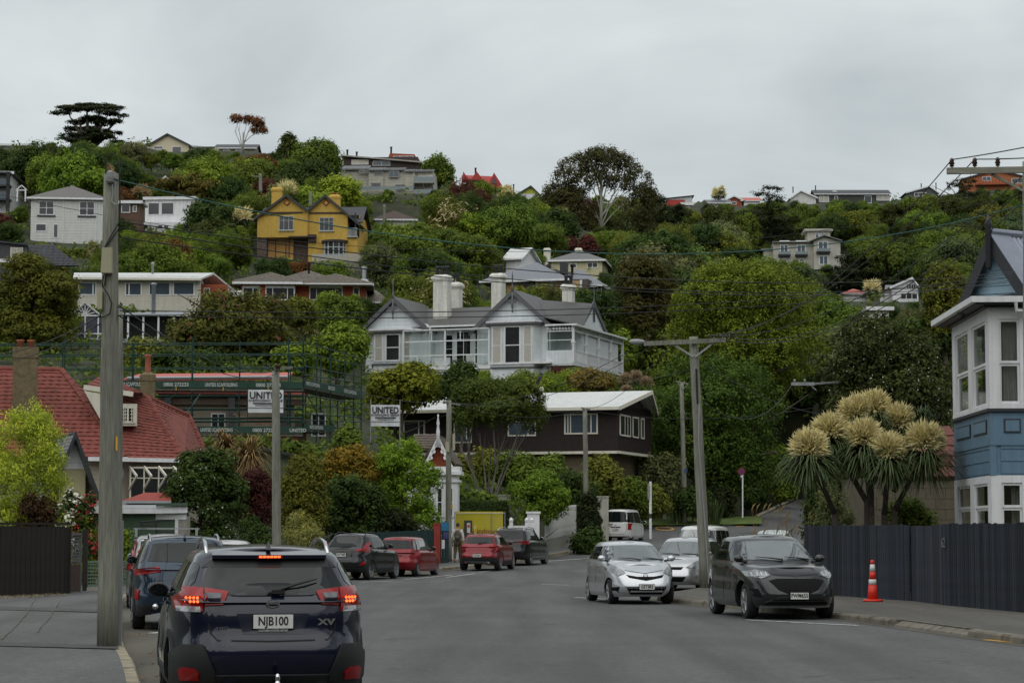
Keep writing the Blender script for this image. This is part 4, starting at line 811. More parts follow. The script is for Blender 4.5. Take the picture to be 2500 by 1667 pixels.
# ---- red tiled bungalow behind the left pole
def red_house():
 CR = mat('bungalow_weatherboard',(.42,.37,.29),.6,0,.08,2,streak=.15); ST = mat('pebbledash',(.17,.135,.075),.95,0,.3,8,bump=.8,bsc=60)
 B = Bld('red_tile_bungalow','bungalow with steep red tiled roof, dormer and pebbledash chimneys behind the left pole',250,1330,90,12,mask=(75,900,500,1110)); X = lambda p,q,y=0: B.f(p,q,y)[0]
 ze = B.f(300,1118)[1]; xr = X(425,1118); xl = X(-120,1118); D = 8.5
 ap = B.f(150,903,4.2); xe = B.f(305,1118,-.5)[0]
 # main hip: front plane, right hip plane
 A = Vector((xl,-.5,ze)); Bv = Vector((xe,-.5,ze)); E = Vector((ap[0],4.2,ap[1])); E0 = Vector((xl,4.2,ap[1]))
 C = Vector((xe+2.2,9.2,ze));
 rf = MB().add([A,Bv,E,E0,C,(xl,9.2,ze)],[(0,1,2,3),(1,4,2),(4,5,3,2),(0,5,4,1)]).build('roof',RED_TILE,B.o)
 tiles(rf,A,Bv,E,E0,22,RED_TILE,.30,.045); tiles(rf,Bv,C,E,E,22,RED_TILE,.30,.045); ridge(rf,Bv,E,RED_TILE,.13); ridge(rf,E0,E,RED_TILE,.13)
 # right wing: lower hip running back-right
 xw = xr; rw = B.f(395,1000,4.0); rw2 = B.f(460,1020,6.5)
 A2 = Vector((xe-.6,-.9,ze-.05)); B2 = Vector((xw+.4,.3,ze-.05)); E2 = Vector((rw[0]-.6,4,rw[1]+.5)); E3 = Vector((B.f(250,930,4.6)[0],4.6,B.f(250,930,4.6)[1]))
 r2 = MB().add([A2,B2,E2,E3],[(0,1,2,3)]).build('roof',RED_TILE,B.o); tiles(r2,A2,B2,E2,E3,22,RED_TILE,.30,.045); C2 = Vector((B.f(520,1105,5)[0],5,ze-.3)); E4 = Vector((rw2[0],6.5,rw2[1]+.1))
 r3 = MB().add([B2,C2,E4,E2],[(0,1,2,3)]).build('roof',RED_TILE,B.o); tiles(r3,B2,C2,E4,E2,18,RED_TILE,.30,.045); ridge(r3,B2,E2,RED_TILE,.12); ridge(r3,E2,E4,RED_TILE,.12); ridge(r2,E3,E2,RED_TILE,.12); ridge(r3,C2,E4,RED_TILE,.12)
 B.box('gutter',X(215,1120,-.7),xe+.1,-.68,-.52,ze-.14,ze+.02,WHITE); MB().beam((xe-.5,-.95,ze-.08),(xw+.5,.25,ze-.08),.14,.16).build('gutter',WHITE,B.o)
 # walls
 B.box('wall',xl,xe-.2,0,D,-.5,ze,CR); B.boards(X(205,1200),xe-.2,0,ze-.1,0,.19,CR);
 M_ = MB(); M_.prism([(xe-.3,-.3),(xw-.1,.9),(xw+1.5,7),(xe-.3,7)],-.5,ze-.06,lambda a,b,c: (a,b,c)); M_.build('wall',CR,B.o)
 # awning brackets over the bay windows
 u0 = X(315,1200,-.2);
 w_ = B.window(u0,u0+2.3,ze-1.75,ze-.35,-.32,cols=4,zs=[ze-1.75,ze-.8,ze-.35],fm=CREAM,gm=GLASSG,proud=.12)
 for i in range(5):
  xx = u0+2.3*i/4; MB().beam((xx,-.42,ze-.35),(xx+.25,-1.35,ze-.75),.06,.09).beam((xx,-.42,ze-1.25),(xx+.25,-1.25,ze-.74),.06,.08).build('awning_bracket',CREAM,B.o)
 # dormer
 d0,d1 = X(262,1000,.9),X(335,1000,.9); zt,zb = B.f(300,985,.9)[1],B.f(300,1033,.9)[1]
 dm = B.box('dormer',d0,d1,.9,5,zb-.1,zt,CREAM); B.window(X(302,1000,.9)-.15,d1-.06,zb,zt-.1,.9,cols=2,fm=CREAM,fw=.09,name='window')
 wb = X(302,1000,.9)-.15;
 for k in range(2):
  a0 = wb+(d1-.06-wb)*k/2+.09; a1 = wb+(d1-.06-wb)*(k+1)/2-.05
  m_ = MB()
  for i in (1,2): m_.box(a0+(a1-a0)*i/3-.012,a0+(a1-a0)*i/3+.012,.79,.85,zb+.08,zt-.16)
  for i in (1,2,3): m_.box(a0,a1,.80,.85,zb+.08+(zt-.24-zb)*i/4-.012,zb+.08+(zt-.24-zb)*i/4+.012)
  m_.build('glazing_bar',CREAM,B.o)
 a = Vector((X(205,945,1.2),1.2,B.f(205,945,1.2)[1])); b = Vector((X(325,968,.6),.6,B.f(325,962,.6)[1]));
 t1 = Vector((X(250,900,4),4,B.f(250,915,4)[1])); t2 = Vector((X(350,975,4),4,b.z+.25))
 r4 = MB().add([a,b,t2,t1],[(0,1,2,3)]).build('dormer_roof',RED_TILE,B.o); tiles(r4,a,b,t2,t1,5,RED_TILE,.3,.045)
 MB().beam(a,b,.1,.2).build('dormer_fascia',CREAM,B.o)
 MB().add([(a.x,1.0,a.z-.15),(b.x-.5,1.0,b.z-.12),(d0+.3,1.0,zt-.65),(d0-.3,1.0,zt-.6)],[(0,1,2,3)]).build('dormer_cheek',CREAM,B.o)
 # chimneys
 pm = mat('terracotta_pot',(.20,.075,.045),.85,0,.2)
 xx,zz = B.f(63,848,1.6); wd = 60*90/5500
 MB().box(xx-wd/2,xx+wd/2,1.2,2.1,ze,zz-.45).box(xx-wd/2-.03,xx+wd/2+.03,1.17,2.13,zz-.45,zz).build('chimney',ST,B.o)
 for i in (-.22,.2): MB().lathe([(.15,zz-.02),(.13,zz+.22),(.16,zz+.24),(.16,zz+.3)],10,(xx+i,1.6,0)).build('chimney_pot',pm,B.o,True)
 xx,zz = B.f(361,910,5.5); MB().box(xx-.30,xx+.30,5.2,5.8,ze,zz-.35).box(xx-.33,xx+.33,5.17,5.83,zz-.35,zz-.1).add([(xx-.33,5.17,zz-.1),(xx+.33,5.17,zz-.1),(xx+.33,5.83,zz-.1),(xx-.33,5.83,zz-.1),(xx,5.5,zz+.12)],[(0,1,4),(1,2,4),(2,3,4),(3,0,4)]).build('chimney',ST,B.o)
 MB().lathe([(.16,zz),(.13,zz+.1),(.12,zz+.65),(.15,zz+.7),(.15,zz+.78)],10,(xx,5.5,0)).build('chimney_pot',pm,B.o,True)
 # satellite dish
 ds = empty('satellite_dish',B.M @ Vector((X(297,1158,-.7),-.7,B.f(297,1158,-.7)[1])),R(60),'grey satellite dish on the bungalow wall right of the pole','satellite dish')
 f = MB(); n = 14; rr = .38
 prof = [(rr*t,.16*t*t) for t in (0.02,.3,.6,.8,1)]; f.lathe(prof,n,(0,0,0),'y'); f.build('dish',mat('dish_grey',(.33,.34,.35),.5),ds,True); MB().tube([(0,0,-.3),(0,.55,-.05)],.015,6).build('arm',STEEL,ds); MB().tube([(0,0,-.1),(.15,.3,-.5)],.025,6).build('mount',STEEL,ds)
red_house()
# ---- cream porch gable and green garage
def porch():
 YC = mat('pale_yellow_render',(.52,.47,.28),.8,0,.06); IR = metal_roof('porch_iron',(.17,.18,.20),.1)
 B = Bld('yellow_cottage','pale yellow cottage end with white gable boards and dark barge board',170,1330,78,20,mask=(140,1060,235,1180)); ap = B.f(178,1062); x1 = B.f(208,1200)[0]; ze = B.f(208,1145)[1]; xl = 2*ap[0]-x1
 B.box('wall',xl,x1,0,6,-.5,ze,YC); B.poly('gable_wall',[(xl,ze),(x1,ze),(ap[0],ap[1]-.15)],.02,5.9,WHITE); B.boards(xl,x1,ze,ap[1]-.15,0,.22,WHITE,gable=(ap[0],ap[1]-.12,ze))
 dz = (ap[1]-ze)/(x1-ap[0])
 for sg in (-1,1):
  xe = ap[0]+sg*(x1-ap[0]+.45); zz = ap[1]-(x1-ap[0]+.45)*dz; MB().slab([(ap[0],-.5,ap[1]+.1),(xe,-.5,zz+.1),(xe,6.2,zz+.1),(ap[0],6.2,ap[1]+.1)],.08).build('roof',IR,B.o); MB().prism([(ap[0],ap[1]+.14),(ap[0],ap[1]-.14),(xe,zz-.14),(xe,zz+.14)],-.62,-.52,lambda a,b,c: (a,c,b)).build('barge_board',DKGREY,B.o)
porch()
def garage():
 GR = mat('green_corrugated',(.075,.125,.075),.6,.1,.1); GD = mat('green_door',(.060,.095,.065),.6,0,.1)
 B = Bld('green_garage','green corrugated garage with white fascia and roller door behind the roof racks',330,1370,84,0,mask=(290,1235,450,1300),cat='garage'); X = lambda p: B.f(p,1270)[0]; zt = B.f(330,1240)[1]; z0 = -.6
 x0,xm,x1 = X(228),X(380),X(455); B.box('wall',x0,xm,0,4,z0,zt-.12,GR)
 f = MB(); n = 44
 for i in range(n): a = x0+(xm-x0)*(i+.5)/n; f.box(a-.02,a+.02,-.03,0,z0,zt-.2)
 f.build('corrugation',GR,B.o)['kind'] = 'stuff'
 B.slab('roof',[(x0-.1,-.25,zt),(xm+.1,-.25,zt),(xm+.3,4.4,zt+.25),(x0-.1,4.4,zt+.25)],.05,mat('pale_roof_sheet',(.35,.37,.38),.5,.2)); B.box('fascia',x0-.1,xm,-.32,-.26,zt-.2,zt-.02,WHITE)
 MB().beam((xm,-.3,zt-.08),(x1+.05,-.1,zt-.06),.06,.24).build('fascia',WHITE,B.o); MB().beam((xm+.05,-.26,zt+.12),(x1+.05,-.1,zt+.14),.3,.12).build('roof_edge',GD,B.o)
 B.box('door',xm+.05,x1-.35,.04,.1,z0,zt-.35,GD);
 for i in range(1,7): B.box('door_panel_joint',xm+.05,x1-.35,.02,.04,z0+i*.42,z0+i*.42+.02,DKGREY)
 B.box('door_frame',x1-.42,x1-.3,-.02,.1,z0,zt-.3,WHITE); B.box('pier',x1-.3,x1,.03,1,z0,zt-.3,CONC); B.box('lintel',xm,x1,.0,.1,zt-.42,zt-.22,WHITE)
 B2 = Bld('red_roof_shed','low shed with bright red corrugated hip roof behind the green garage',360,1330,87,0,cat='shed'); a,b = B2.f(300,1222),B2.f(402,1200); zz = a[1]; B2.box('wall',a[0]+.15,b[0],0,2,-.5,zz,mat('shed_grey',(.25,.24,.21),.8))
 B2.slab('roof',[(a[0],-.25,zz),(b[0]+.3,-.25,zz),(b[0]+.1,.8,zz+.33),(a[0]+.7,.8,zz+.33)],.04,metal_roof('salmon_iron',(.42,.085,.065),.08)); B2.slab('roof',[(a[0],-.25,zz),(a[0],2.2,zz),(a[0]+.7,.8,zz+.33)],.04,metal_roof('salmon_iron',(.42,.085,.065),.08)); B2.box('gutter',a[0],b[0]+.3,-.33,-.25,zz-.1,zz,STEEL)
garage()
# ---- blue house on the right
def blue_house():
 BL = mat('blue_weatherboard',(.125,.215,.30),.5,0,.08,2,streak=.12); BG = mat('gable_pale_blue',(.28,.41,.50),.5,0,.07,2); DB = mat('charcoal_trim',(.032,.034,.040),.5,0,.12); IR = mat('blue_grey_iron',(.26,.28,.34),.4,.3,.1,2); RC = mat('curtain_red',(.12,.035,.03),.9,0,.3)
 yc = 60; B = Bld('blue_house','blue and white timber house with two storey bay window and steep gable',2426,1420,yc,-2,mask=(2330,560,2500,1280)); Z = lambda q,p=2426,y=0: B.f(p,q,y)[1]; X = lambda p,q=1000,y=0: B.f(p,q,y)[0]
 DL = 6.1; xr = X(2620)
 z = {k: Z(v) for k,v in dict(g=733,w=762,wt=779,wb=985,s=997,p=1082,b=1160,lt=1178,lb=1290).items()}
 z0 = -.3
 # corner posts and wall bands; glazed bays have real openings
 def band(z0_,z1_,m,t=0):
  MB().box(-t,xr,-t,.15,z0_,z1_).build('wall_band',m,B.o); MB().box(-t,.15,.15,DL,z0_,z1_).build('wall_band',m,B.o)
 band(z0,z['lb']-.6,BL); band(z['lb']-.6,z['lb'],WHITE,.02); band(z['lt'],z['b'],WHITE,.02); band(z['b']+.001,z['p']-.002,BL); band(z['p'],z['s']-.08,BL,.01); band(z['s']-.08,z['s'],DB,.1); band(z['s']+.002,z['wb'],WHITE,.03); band(z['wt'],z['w']+.12,WHITE,.02)
 band(z['w']+.122,z['g']-.12,DB,.15);
 # gutter with return
 for f_ in (MB().box(-.55,xr,-.55,-.40,z['g']-.10,z['g']+.06),MB().box(-.55,-.40,-.40,DL+.5,z['g']-.10,z['g']+.06)): f_.build('gutter',WHITE,B.o)
 MB().add([(-.5,-.5,z['g']),(xr,-.5,z['g']),(xr,1.2,z['g']+.35),(1.2,1.2,z['g']+.35),(-.5,DL+.4,z['g']),(1.2,DL-1,z['g']+.35)],[(0,1,2,3),(0,3,5,4)]).build('bay_roof',DB,B.o)
 MB().box(-.4,xr,-.4,.1,z['g']-.14,z['g']-.101).box(-.4,.1,.1,DL+.4,z['g']-.14,z['g']-.101).build('soffit',DB,B.o)
 # weatherboard relief in the blue band + panels
 for i in range(3):
  a = z['b']+.05+i*.33; b = a+.29
  MB().box(.25,xr,-.022,0,a,b).build('weatherboard',BL,B.o); MB().box(-.022,0,.2,DL-.1,a,b).build('weatherboard',BL,B.o)
 MB().box(-.035,.12,-.035,.12,z['b'],z['p']).build('corner_board',BL,B.o); MB().box(-.05,xr,-.05,.0,z['p']-.05,z['p']+.02).box(-.05,0,0,DL,z['p']-.05,z['p']+.02).build('string_course',BL,B.o)
 zp0,zp1 = Z(1056),Z(1022)
 for a,b in ((X(2450),X(2491)),(X(2530),X(2570))): MB().box(a,b,-.035,-.012,zp0,zp1).build('panel_frame',DB,B.o); MB().box(a+.04,b-.04,-.05,-.036,zp0+.04,zp1-.04).build('panel',BL,B.o)
 for a,b in ((.5,2.6),(3.1,5.5)): MB().box(-.035,-.012,a,b,zp0,zp1).build('panel_frame',DB,B.o); MB().box(-.05,-.036,a+.1,b-.1,zp0+.04,zp1-.04).build('panel',BL,B.o)
 # openings: posts between windows
 gl = bpy.data.materials['balcony_glass'].copy(); gl.name = 'sash_glass'; gl.node_tree.nodes['Mix Shader'].inputs[0].default_value = .2; gl.node_tree.nodes['Transparent BSDF'].inputs[0].default_value = (.8,.84,.83,1)
 for lo,hi,nm in ((z['lb'],z['lt'],0),(z['wb'],z['wt'],1)):
  fx = [X(2442),X(2492)];
  P_ = [(0,fx[0]),(fx[1],X(2522)),(X(2572),xr)]
  for a,b in P_: MB().box(a-.02 if a == 0 else a,b,-.02,.15,lo,hi).build('window_post',WHITE,B.o)
  S_ = [(.1501,.55),(2.75,3.35),(5.55,DL)]
  for a,b in S_: MB().box(-.02,.15,a,b,lo,hi).build('window_post',WHITE,B.o)
  m = (lo+hi)/2-.05
  def sash(u0,u1,side):
   f = MB(); T = (lambda a0,a1,d0,d1,c0,c1: f.box(a0,a1,d0,d1,c0,c1)) if not side else (lambda a0,a1,d0,d1,c0,c1: f.box(d0,d1,a0,a1,c0,c1)); w = .06 if not side else .12
   for c0,c1,d in ((m,hi,.02),(lo,m,.055)):
    T(u0,u0+w,d,d+.05,c0,c1); T(u1-w,u1,d,d+.05,c0,c1); T(u0+w,u1-w,d,d+.05,c0,c0+.07); T(u0+w,u1-w,d,d+.05,c1-.07,c1)
   o = f.build('window',WHITE,B.o)
   for c0,c1,d in ((m,hi,.04),(lo,m,.075)):
    p = MB(); q = [(u0+w*.5,d,c0+.03),(u1-w*.5,d,c0+.03),(u1-w*.5,d,c1-.03),(u0+w*.5,d,c1-.03)]
    if side: q = [(b,a,c) for a,b,c in q]
    p.add(q,[(0,1,2,3)]).build('pane',gl,o)
  sash(fx[0],fx[1],0); sash(X(2522),X(2572),0); sash(.55,2.75,1); sash(3.35,5.55,1)
  # room behind and curtains
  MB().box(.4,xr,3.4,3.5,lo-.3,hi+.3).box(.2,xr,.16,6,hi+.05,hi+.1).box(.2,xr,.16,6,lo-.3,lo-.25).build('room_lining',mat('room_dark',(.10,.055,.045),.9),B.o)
  def curtain(u0,u1,side,m_,dd=.3):
   f = MB(); n = 24; V = []
   for i in range(n+1):
    t = i/n; o_ = dd+.035*math.sin(i*1.9); taper = .06*(u1-u0)
    for zz,k in ((lo-.05,1),((lo+hi)/2,.8),(hi+.05,1)):
     uu = u0+(u1-u0)*t*k; V.append((uu,o_,zz) if not side else (o_,uu,zz))
   f.add(V,[(3*i+j,3*i+3+j,3*i+4+j,3*i+1+j) for i in range(n) for j in range(2)]).build('curtain',m_,B.o)
  WC = mat('curtain_white',(.50,.50,.47),.9,0,.1)
  curtain(fx[0]+.13 if nm else fx[0]+.3,fx[1]+.08,0,WC if nm else CURT); curtain(fx[0]-.05,fx[0]+.14,0,RC,.35); curtain(5.6,4.9,1,WC if nm else CURT,.35); curtain(.4,.9,1,mat('curtain_dull',(.16,.13,.11),.9),.35)
 # gable above
 ap = B.f(2417,580,1.1); ya = 1.1; zl = z['g']+.12
 gx0,gx1 = X(2352,750,3.6),X(2520,750,.2)
 A = Vector((ap[0],ya,ap[1])); Lf = Vector((X(2342,757,2.4),2.4,Z(757,2342,2.4))); Rt = Vector((X(2527,748,-.3),-.3,Z(748,2527,-.3)))
 # gable wall plane spanned by the two feet and the apex
 off = Vector((.10,.30,0));
 def gp(u,v): # u along left foot -> right foot, v up
  base = Lf.lerp(Rt,u); return base+(A-Lf.lerp(Rt,.5))*v
 MB().add([Lf+off,Rt+off,A+off],[(0,1,2)]).build('gable_wall',BG,B.o)
 nB = 9
 for i in range(nB):
  a,b = i/nB,(i+1)/nB-.012; o0,o1 = off*.88,off*.97
  MB().add([gp(.5*a,a)+o0,gp(1-.5*a,a)+o0,gp(1-.5*b,b)+o1,gp(.5*b,b)+o1,gp(.5*a,a)+off,gp(1-.5*a,a)+off],[(0,1,2,3),(0,4,5,1)]).build('weatherboard',BG,B.o)
 for foot in (Lf,Rt):
  MB().beam(A+Vector((0,0,-.12)),foot+Vector((0,0,-.12)),.09,.34).build('barge_board',DB,B.o)
 # corrugated roof on the right of the ridge
 rd = Vector((5.5,4.2,0.05)); n = 40; f = MB(); V = []
 for i in range(n*4+1):
  t = i/(n*4); h = .022*math.sin(t*n*2*math.pi); p = (A+Vector((0,0,.12))).lerp(A+rd+Vector((0,0,.12)),t); q = (Rt+Vector((0,0,.12))).lerp(Rt+rd+Vector((0,0,.12)),t); V += [p+Vector((h*.5,-h*.5,h)),q+Vector((h*.5,-h*.5,h))]
 f.add(V,[(2*i,2*i+1,2*i+3,2*i+2) for i in range(n*4)]).build('roof',IR,B.o,True)
 MB().slab([A+Vector((-.05,-.03,.19)),Rt+Vector((-.05,-.03,.19)),Rt+rd*.11+Vector((0,0,.17)),A+rd*.11+Vector((0,0,.17))],.02).build('roof_flashing',IR,B.o); MB().tube([A+Vector((0,0,.16)),A+rd+Vector((0,0,.16))],.1,8).build('ridge_cap',IR,B.o)
 MB().slab([A+Vector((0,0,.12)),Lf+Vector((0,0,.12)),Lf+rd+Vector((0,0,.12)),A+rd+Vector((0,0,.12))],.04).build('roof',IR,B.o)
 MB().lathe([(.05,ap[1]-.9),(.09,ap[1]-.8),(.09,ap[1]+.3),(.11,ap[1]+.34),(.02,ap[1]+.62)],8,(ap[0]-.06,ya-.1,0)).build('finial',DB,B.o,True)
 MB().tube([(X(2480,745,-.5),-.5,z['g']-.1),(X(2482,765,-.45),-.45,z['g']-.32),(X(2510),-.3,z['g']-.32)],.05,8).build('downpipe',WHITE,B.o)
blue_house()
# ---- block walled outbuilding with brown tiles behind the cabbage tree
def block_shed():
 B = Bld('block_garage','concrete block garage with brown red tiled roof left of the blue house',2270,1400,73,8,mask=(2220,1100,2340,1280),cat='garage'); z1 = B.f(2270,1166)[1]; x0,x1 = B.f(2120,1200)[0],B.f(2380,1200)[0]; m = mat('concrete_block',(.135,.115,.082),.9,0,.2,2,bump=.3,bsc=40,dirt=('#3d3829',.6,2.5)); B.box('wall_core',x0,x1,.04,3,-.3,z1,mat('mortar',(.10,.085,.06),.95))
 h,w = .34,.66; r = 0; zz = z1
 while zz > .2:
  xx = x1 - (w/2 if r % 2 else 0)
  while xx > x0:
   MB().box(max(x0,xx-w+.012),xx,.0,.05,zz-h+.012,zz).build('block',m,B.o); xx -= w
  zz -= h; r += 1
 tm = mat('brown_red_tile',(.13,.045,.035),.75,0,.25,3,dirt=('#8a8a80',.70,5)); zt = B.f(2270,1040,2.2)[1]; rf = B.slab('roof',[(x0,-.1,z1),(x1,-.1,z1),(x1,2.4,zt),(x0,2.4,zt)],.06,tm); tiles(rf,(x0,-.1,z1),(x1,-.1,z1),(x1,2.4,zt),(x0,2.4,zt),5,tm,.4,.06)
block_shed()
# ---- house under construction behind the scaffold, the scaffold, banners
def scaffold():
 GS = mat('scaffold_green',(.012,.045,.035),.5,.3,.2); TB = mat('toe_board_green',(.012,.048,.032),.6,0,.15); PK = mat('pink_underlay',(.48,.13,.115),.8,0,.15,2); STL = mat('steel_beam_grey',(.09,.095,.10),.5,.4); LT = mat('stencil_white',(.45,.47,.45),.8,0,.2); PL = mat('scaffold_plank',(.13,.12,.10),.8,0,.2); TIM = mat('raw_timber',(.26,.15,.09),.8,0,.2)
 B = Bld('house_renovation','house under renovation with grey steel posts and pink roof lining behind scaffolding',600,1085,122,6,mask=(300,880,880,1088)); X = lambda p,q=1000,y=0: B.f(p,q,y)[0]; Z = lambda q,p=560: B.f(p,q)[1]
 B.box('wall',X(385),X(720),1.5,7,Z(1080),Z(935),mat('render_beige',(.30,.26,.19),.85,0,.12)); B.box('floor_band',X(380),X(745),1.2,1.6,Z(985),Z(970),mat('timber_band',(.16,.12,.09),.8))
 B.slab('roof',[(X(300),-.5,Z(928)),(X(700),-.5,Z(922)),(X(715),3,Z(898)),(X(330),3,Z(905))],.12,PK); B.box('ceiling_edge',X(375),X(745),.6,1.0,Z(960),Z(948),PK); B.slab('roof_edge',[(X(310),-.55,Z(928)+.05),(X(700),-.55,Z(922)+.05),(X(700),-.2,Z(922)+.14),(X(310),-.2,Z(928)+.14)],.1,STEEL)
 for px in (407,565,690): B.box('steel_post',X(px)-.18,X(px)+.18,.8,1.15,Z(1080),Z(935),STL)
 for px in (515,760): B.window(X(px,1000,1.5),X(px+36,1000,1.5),B.f(px,1065,1.5)[1],B.f(px,1008,1.5)[1],1.5,cols=2,gm=GLASSG)
 B.box('bracing_timber',X(575),X(745),.2,.5,Z(1088),Z(1052),mat('rusty_timber',(.16,.055,.03),.85));
 for a,b in (((570,1010),(640,1035)),((630,1025),(680,1040)),((640,1075),(700,1095))): MB().beam((*B.f(*a,.2)[:1],.2,B.f(*a,.2)[1]),(B.f(*b,.2)[0],.2,B.f(*b,.2)[1]),.1,.14).build('brace',TIM,B.o)
 # scaffold: long face and the returning face on the right
 C = Bld('scaffolding','green tube scaffolding with stencilled toe boards wrapped round the house',600,1085,118,6,cat='scaffolding'); X = lambda p,q=960,y=0: C.f(p,q,y)[0]; Z = lambda q,p=560,y=0: C.f(p,q,y)[1]
 corner = X(740); zt,z0 = Z(835),Z(1100)
 def tub(a,b,r=.038,nm='tube',m=None): MB().tube([a,b],r,6).build(nm,m or GS,C.o)
 def joints(x,y,zs):
  for z in zs: MB().lathe([(.05,z-.06),(.06,z),(.05,z+.06)],6,(x,y,0)).build('coupler',GS,C.o)
 xs_ = [X(p) for p in (-40,152,322,468,584,704,740)]
 for y in (0,1.1):
  for i,x in enumerate(xs_):
   if i == 1 and y == 0: tub((x,y,Z(905)),(x,y,Z(835)),nm='standard'); continue
   tub((x,y,z0 if i > 2 else Z(960)),(x,y,zt+(.25 if i % 2 else 0)),nm='standard'); joints(x,y,[Z(q) for q in (865,895,950,985,1010,1030)])
 for q in (845,872,905):
  for y in (0,1.1): tub((xs_[0],y,Z(q)),(corner,y,Z(q-10)),.032,'ledger')
 for q in (968,1000,1022,1030):
  for y in (0,1.1): tub((xs_[2],y,Z(q)),(corner,y,Z(q-4)),.032,'ledger')
 for qa,qb in ((940,2),(1050,1)):
  f = C.box('toe_board',X(270),corner,-.12,-.07,Z(qa+8),Z(qa-9),TB); C.box('plank_deck',X(270),corner,-.06,1.1,Z(qa+14),Z(qa+9),PL)
  xx = [(430,'0800 272233'),(540,'UNITED SCAFFOLDING'),(655,'0800 272233'),(318,'UNITED SCAFFOLDING')] if qb == 2 else [(530,'UNITED SCAFFOLDING'),(648,'0800 272233'),(728,'UNITED')]
  for px,tx in xx: lettering(tx,.26,LT,f,(X(px),-.13,Z(qa)),sx=.62 if 'SCAFF' in tx else .95,bold=.006)
  for px in (430,545,655): MB().box(X(px)-.03,X(px)+.03,-.16,-.1,Z(qa+14),Z(qa+6)).build('toe_clip',mat('clip_yellow',(.45,.28,.03),.6),C.o)
 MB().beam((X(585),.2,Z(1085)),(X(700),.2,Z(1050)),.15,.2).build('brace',TIM,C.o)
 # return face: from corner away to px 882
 E = C.f(882,960,9)[0]; y1 = 9.0
 def rp_(t,q0,q1): # t 0..1 from corner to the far end, pixel rows at both ends
  return (corner+(E-corner)*t,y1*t,(1-t)*Z(q0,742,0)+t*C.f(882,q1,y1)[1])
 for q0,q1 in ((835,875),(862,893),(893,920),(915,935),(930,948),(965,985),(985,1000),(1010,1018),(1025,1030),(1040,1045)): tub(rp_(0,q0,q1),rp_(1,q0,q1),.032,'ledger')
 for t in (0,.22,.45,.7,.86,1): tub(rp_(t,1095,1080),rp_(t,822,868),nm='standard'); p = rp_(t,930,945); joints(p[0],p[1],[p[2],p[2]-1.2,p[2]+1.2])
 for t in (.1,.35,.6,.9): a = rp_(t,1080,1070); tub((a[0]-1.0,a[1]+.6,a[2]),(a[0]-1.0,a[1]+.6,rp_(t,860,885)[2]),nm='standard')
 for q0,q1,w in ((935,963,17),(1042,1050,15)):
  a,b,c_,d = rp_(0,q0+w/2,q1+w/2),rp_(1 if q0 < 1000 else .5,q0+w/2,q1+w/2),rp_(1 if q0 < 1000 else .5,q0-w/2,q1-w/2),rp_(0,q0-w/2,q1-w/2); n = Vector((.9,-.55,0))*.06
  f = MB().add([Vector(p)+n for p in (a,b,c_,d)]+[Vector(p)-n*.2 for p in (a,b,c_,d)],[(0,1,2,3),(7,6,5,4),(0,4,5,1),(3,2,6,7)]).build('toe_board',TB,C.o)
  MB().slab([Vector(a)+Vector((0,0,-.02)),Vector(b)+Vector((0,0,-.02)),Vector(b)+Vector((-1.2,.7,-.02)),Vector(a)+Vector((-1.2,.7,-.02))],.06).build('plank_deck',PL,C.o)
  for t,tx in ((.14,'UNITED SCAFFOLDING'),(.45,'0800 272233'),(.78,'UNITED SCAFFOLDING')) if q0 < 1000 else ((.2,'UNITED SCAFFOLDING'),):
   p = Vector(rp_(t,q0,q1))+n*1.15; an = math.atan2(y1,E-corner); sl_ = math.atan2(rp_(1,q0,q1)[2]-rp_(0,q0,q1)[2],math.hypot(E-corner,y1)); o = lettering(tx,.26,LT,f,p,an,sx=.8,bold=.006); o.rotation_euler = (0,-sl_,an)
 for a,b in ((((.3),1000,1000),(.62,1060,1060)),((.95,985,985),(.55,1060,1060)),((.05,960,960),(.35,1040,1040))): tub(rp_(*a),rp_(*b),.024,'brace')
 a = C.f(155,865,0); b = C.f(205,915,0); tub((a[0],0,a[1]),(b[0],0,b[1]),.024,'brace'); a = C.f(380,1005,0); b = C.f(470,925,0); tub((a[0],0,a[1]),(b[0],0,b[1]),.024,'brace'); a = C.f(440,1030,0); b = C.f(490,960,0); tub((a[0],0,a[1]),(b[0],0,b[1]),.024,'brace',mat('brace_teal',(.10,.2,.2),.5))
 for (x0,y0,x1,y1_,yy,fr,lb) in ((606,951,692,1007,-.35,C,'white company banner tied to the long face of the scaffolding'),(906,988,976,1040,3.0,C,'white company banner at the right end of the scaffolding by the white roof')):
  xa,xb = C.f(x0,y0,yy)[0],C.f(x1,y0,yy)[0]; za,zb = C.f(x0,y1_,yy)[1],C.f(x0,y0,yy)[1]; w = xb-xa; h = zb-za
  sgn = empty('scaffold_banner',C.M @ Vector(((xa+xb)/2,yy,za)),R(6),lb,'banner'); BN = mat('banner_white',(.62,.64,.66),.6,0,.05); IK = mat('banner_ink',(.02,.022,.025),.7)
  f = MB(); nn = 10
  f.add([((i/nn-.5)*w,.03*math.sin(i*1.3+k*2),h*k/4) for k in range(5) for i in range(nn+1)],[(k*(nn+1)+i,k*(nn+1)+i+1,(k+1)*(nn+1)+i+1,(k+1)*(nn+1)+i) for k in range(4) for i in range(nn)]); f.build('sheet',BN,sgn,True)
  lettering('UNITED',h*.42,IK,sgn,(0,-.04,h*.74),sx=.88*w/h/1.42,bold=.012); lettering('SCAFFOLDING GROUP',h*.135,IK,sgn,(0,-.04,h*.52),sx=1.0*w/h/1.42,bold=.004)
  MB().box(-w*.36,w*.36,-.042,-.036,h*.375,h*.43).box(-w*.3,w*.3,-.042,-.036,h*.30,h*.325).box(-w*.5,w*.5,-.042,-.036,h*.2,h*.225).build('printed_line',IK,sgn)
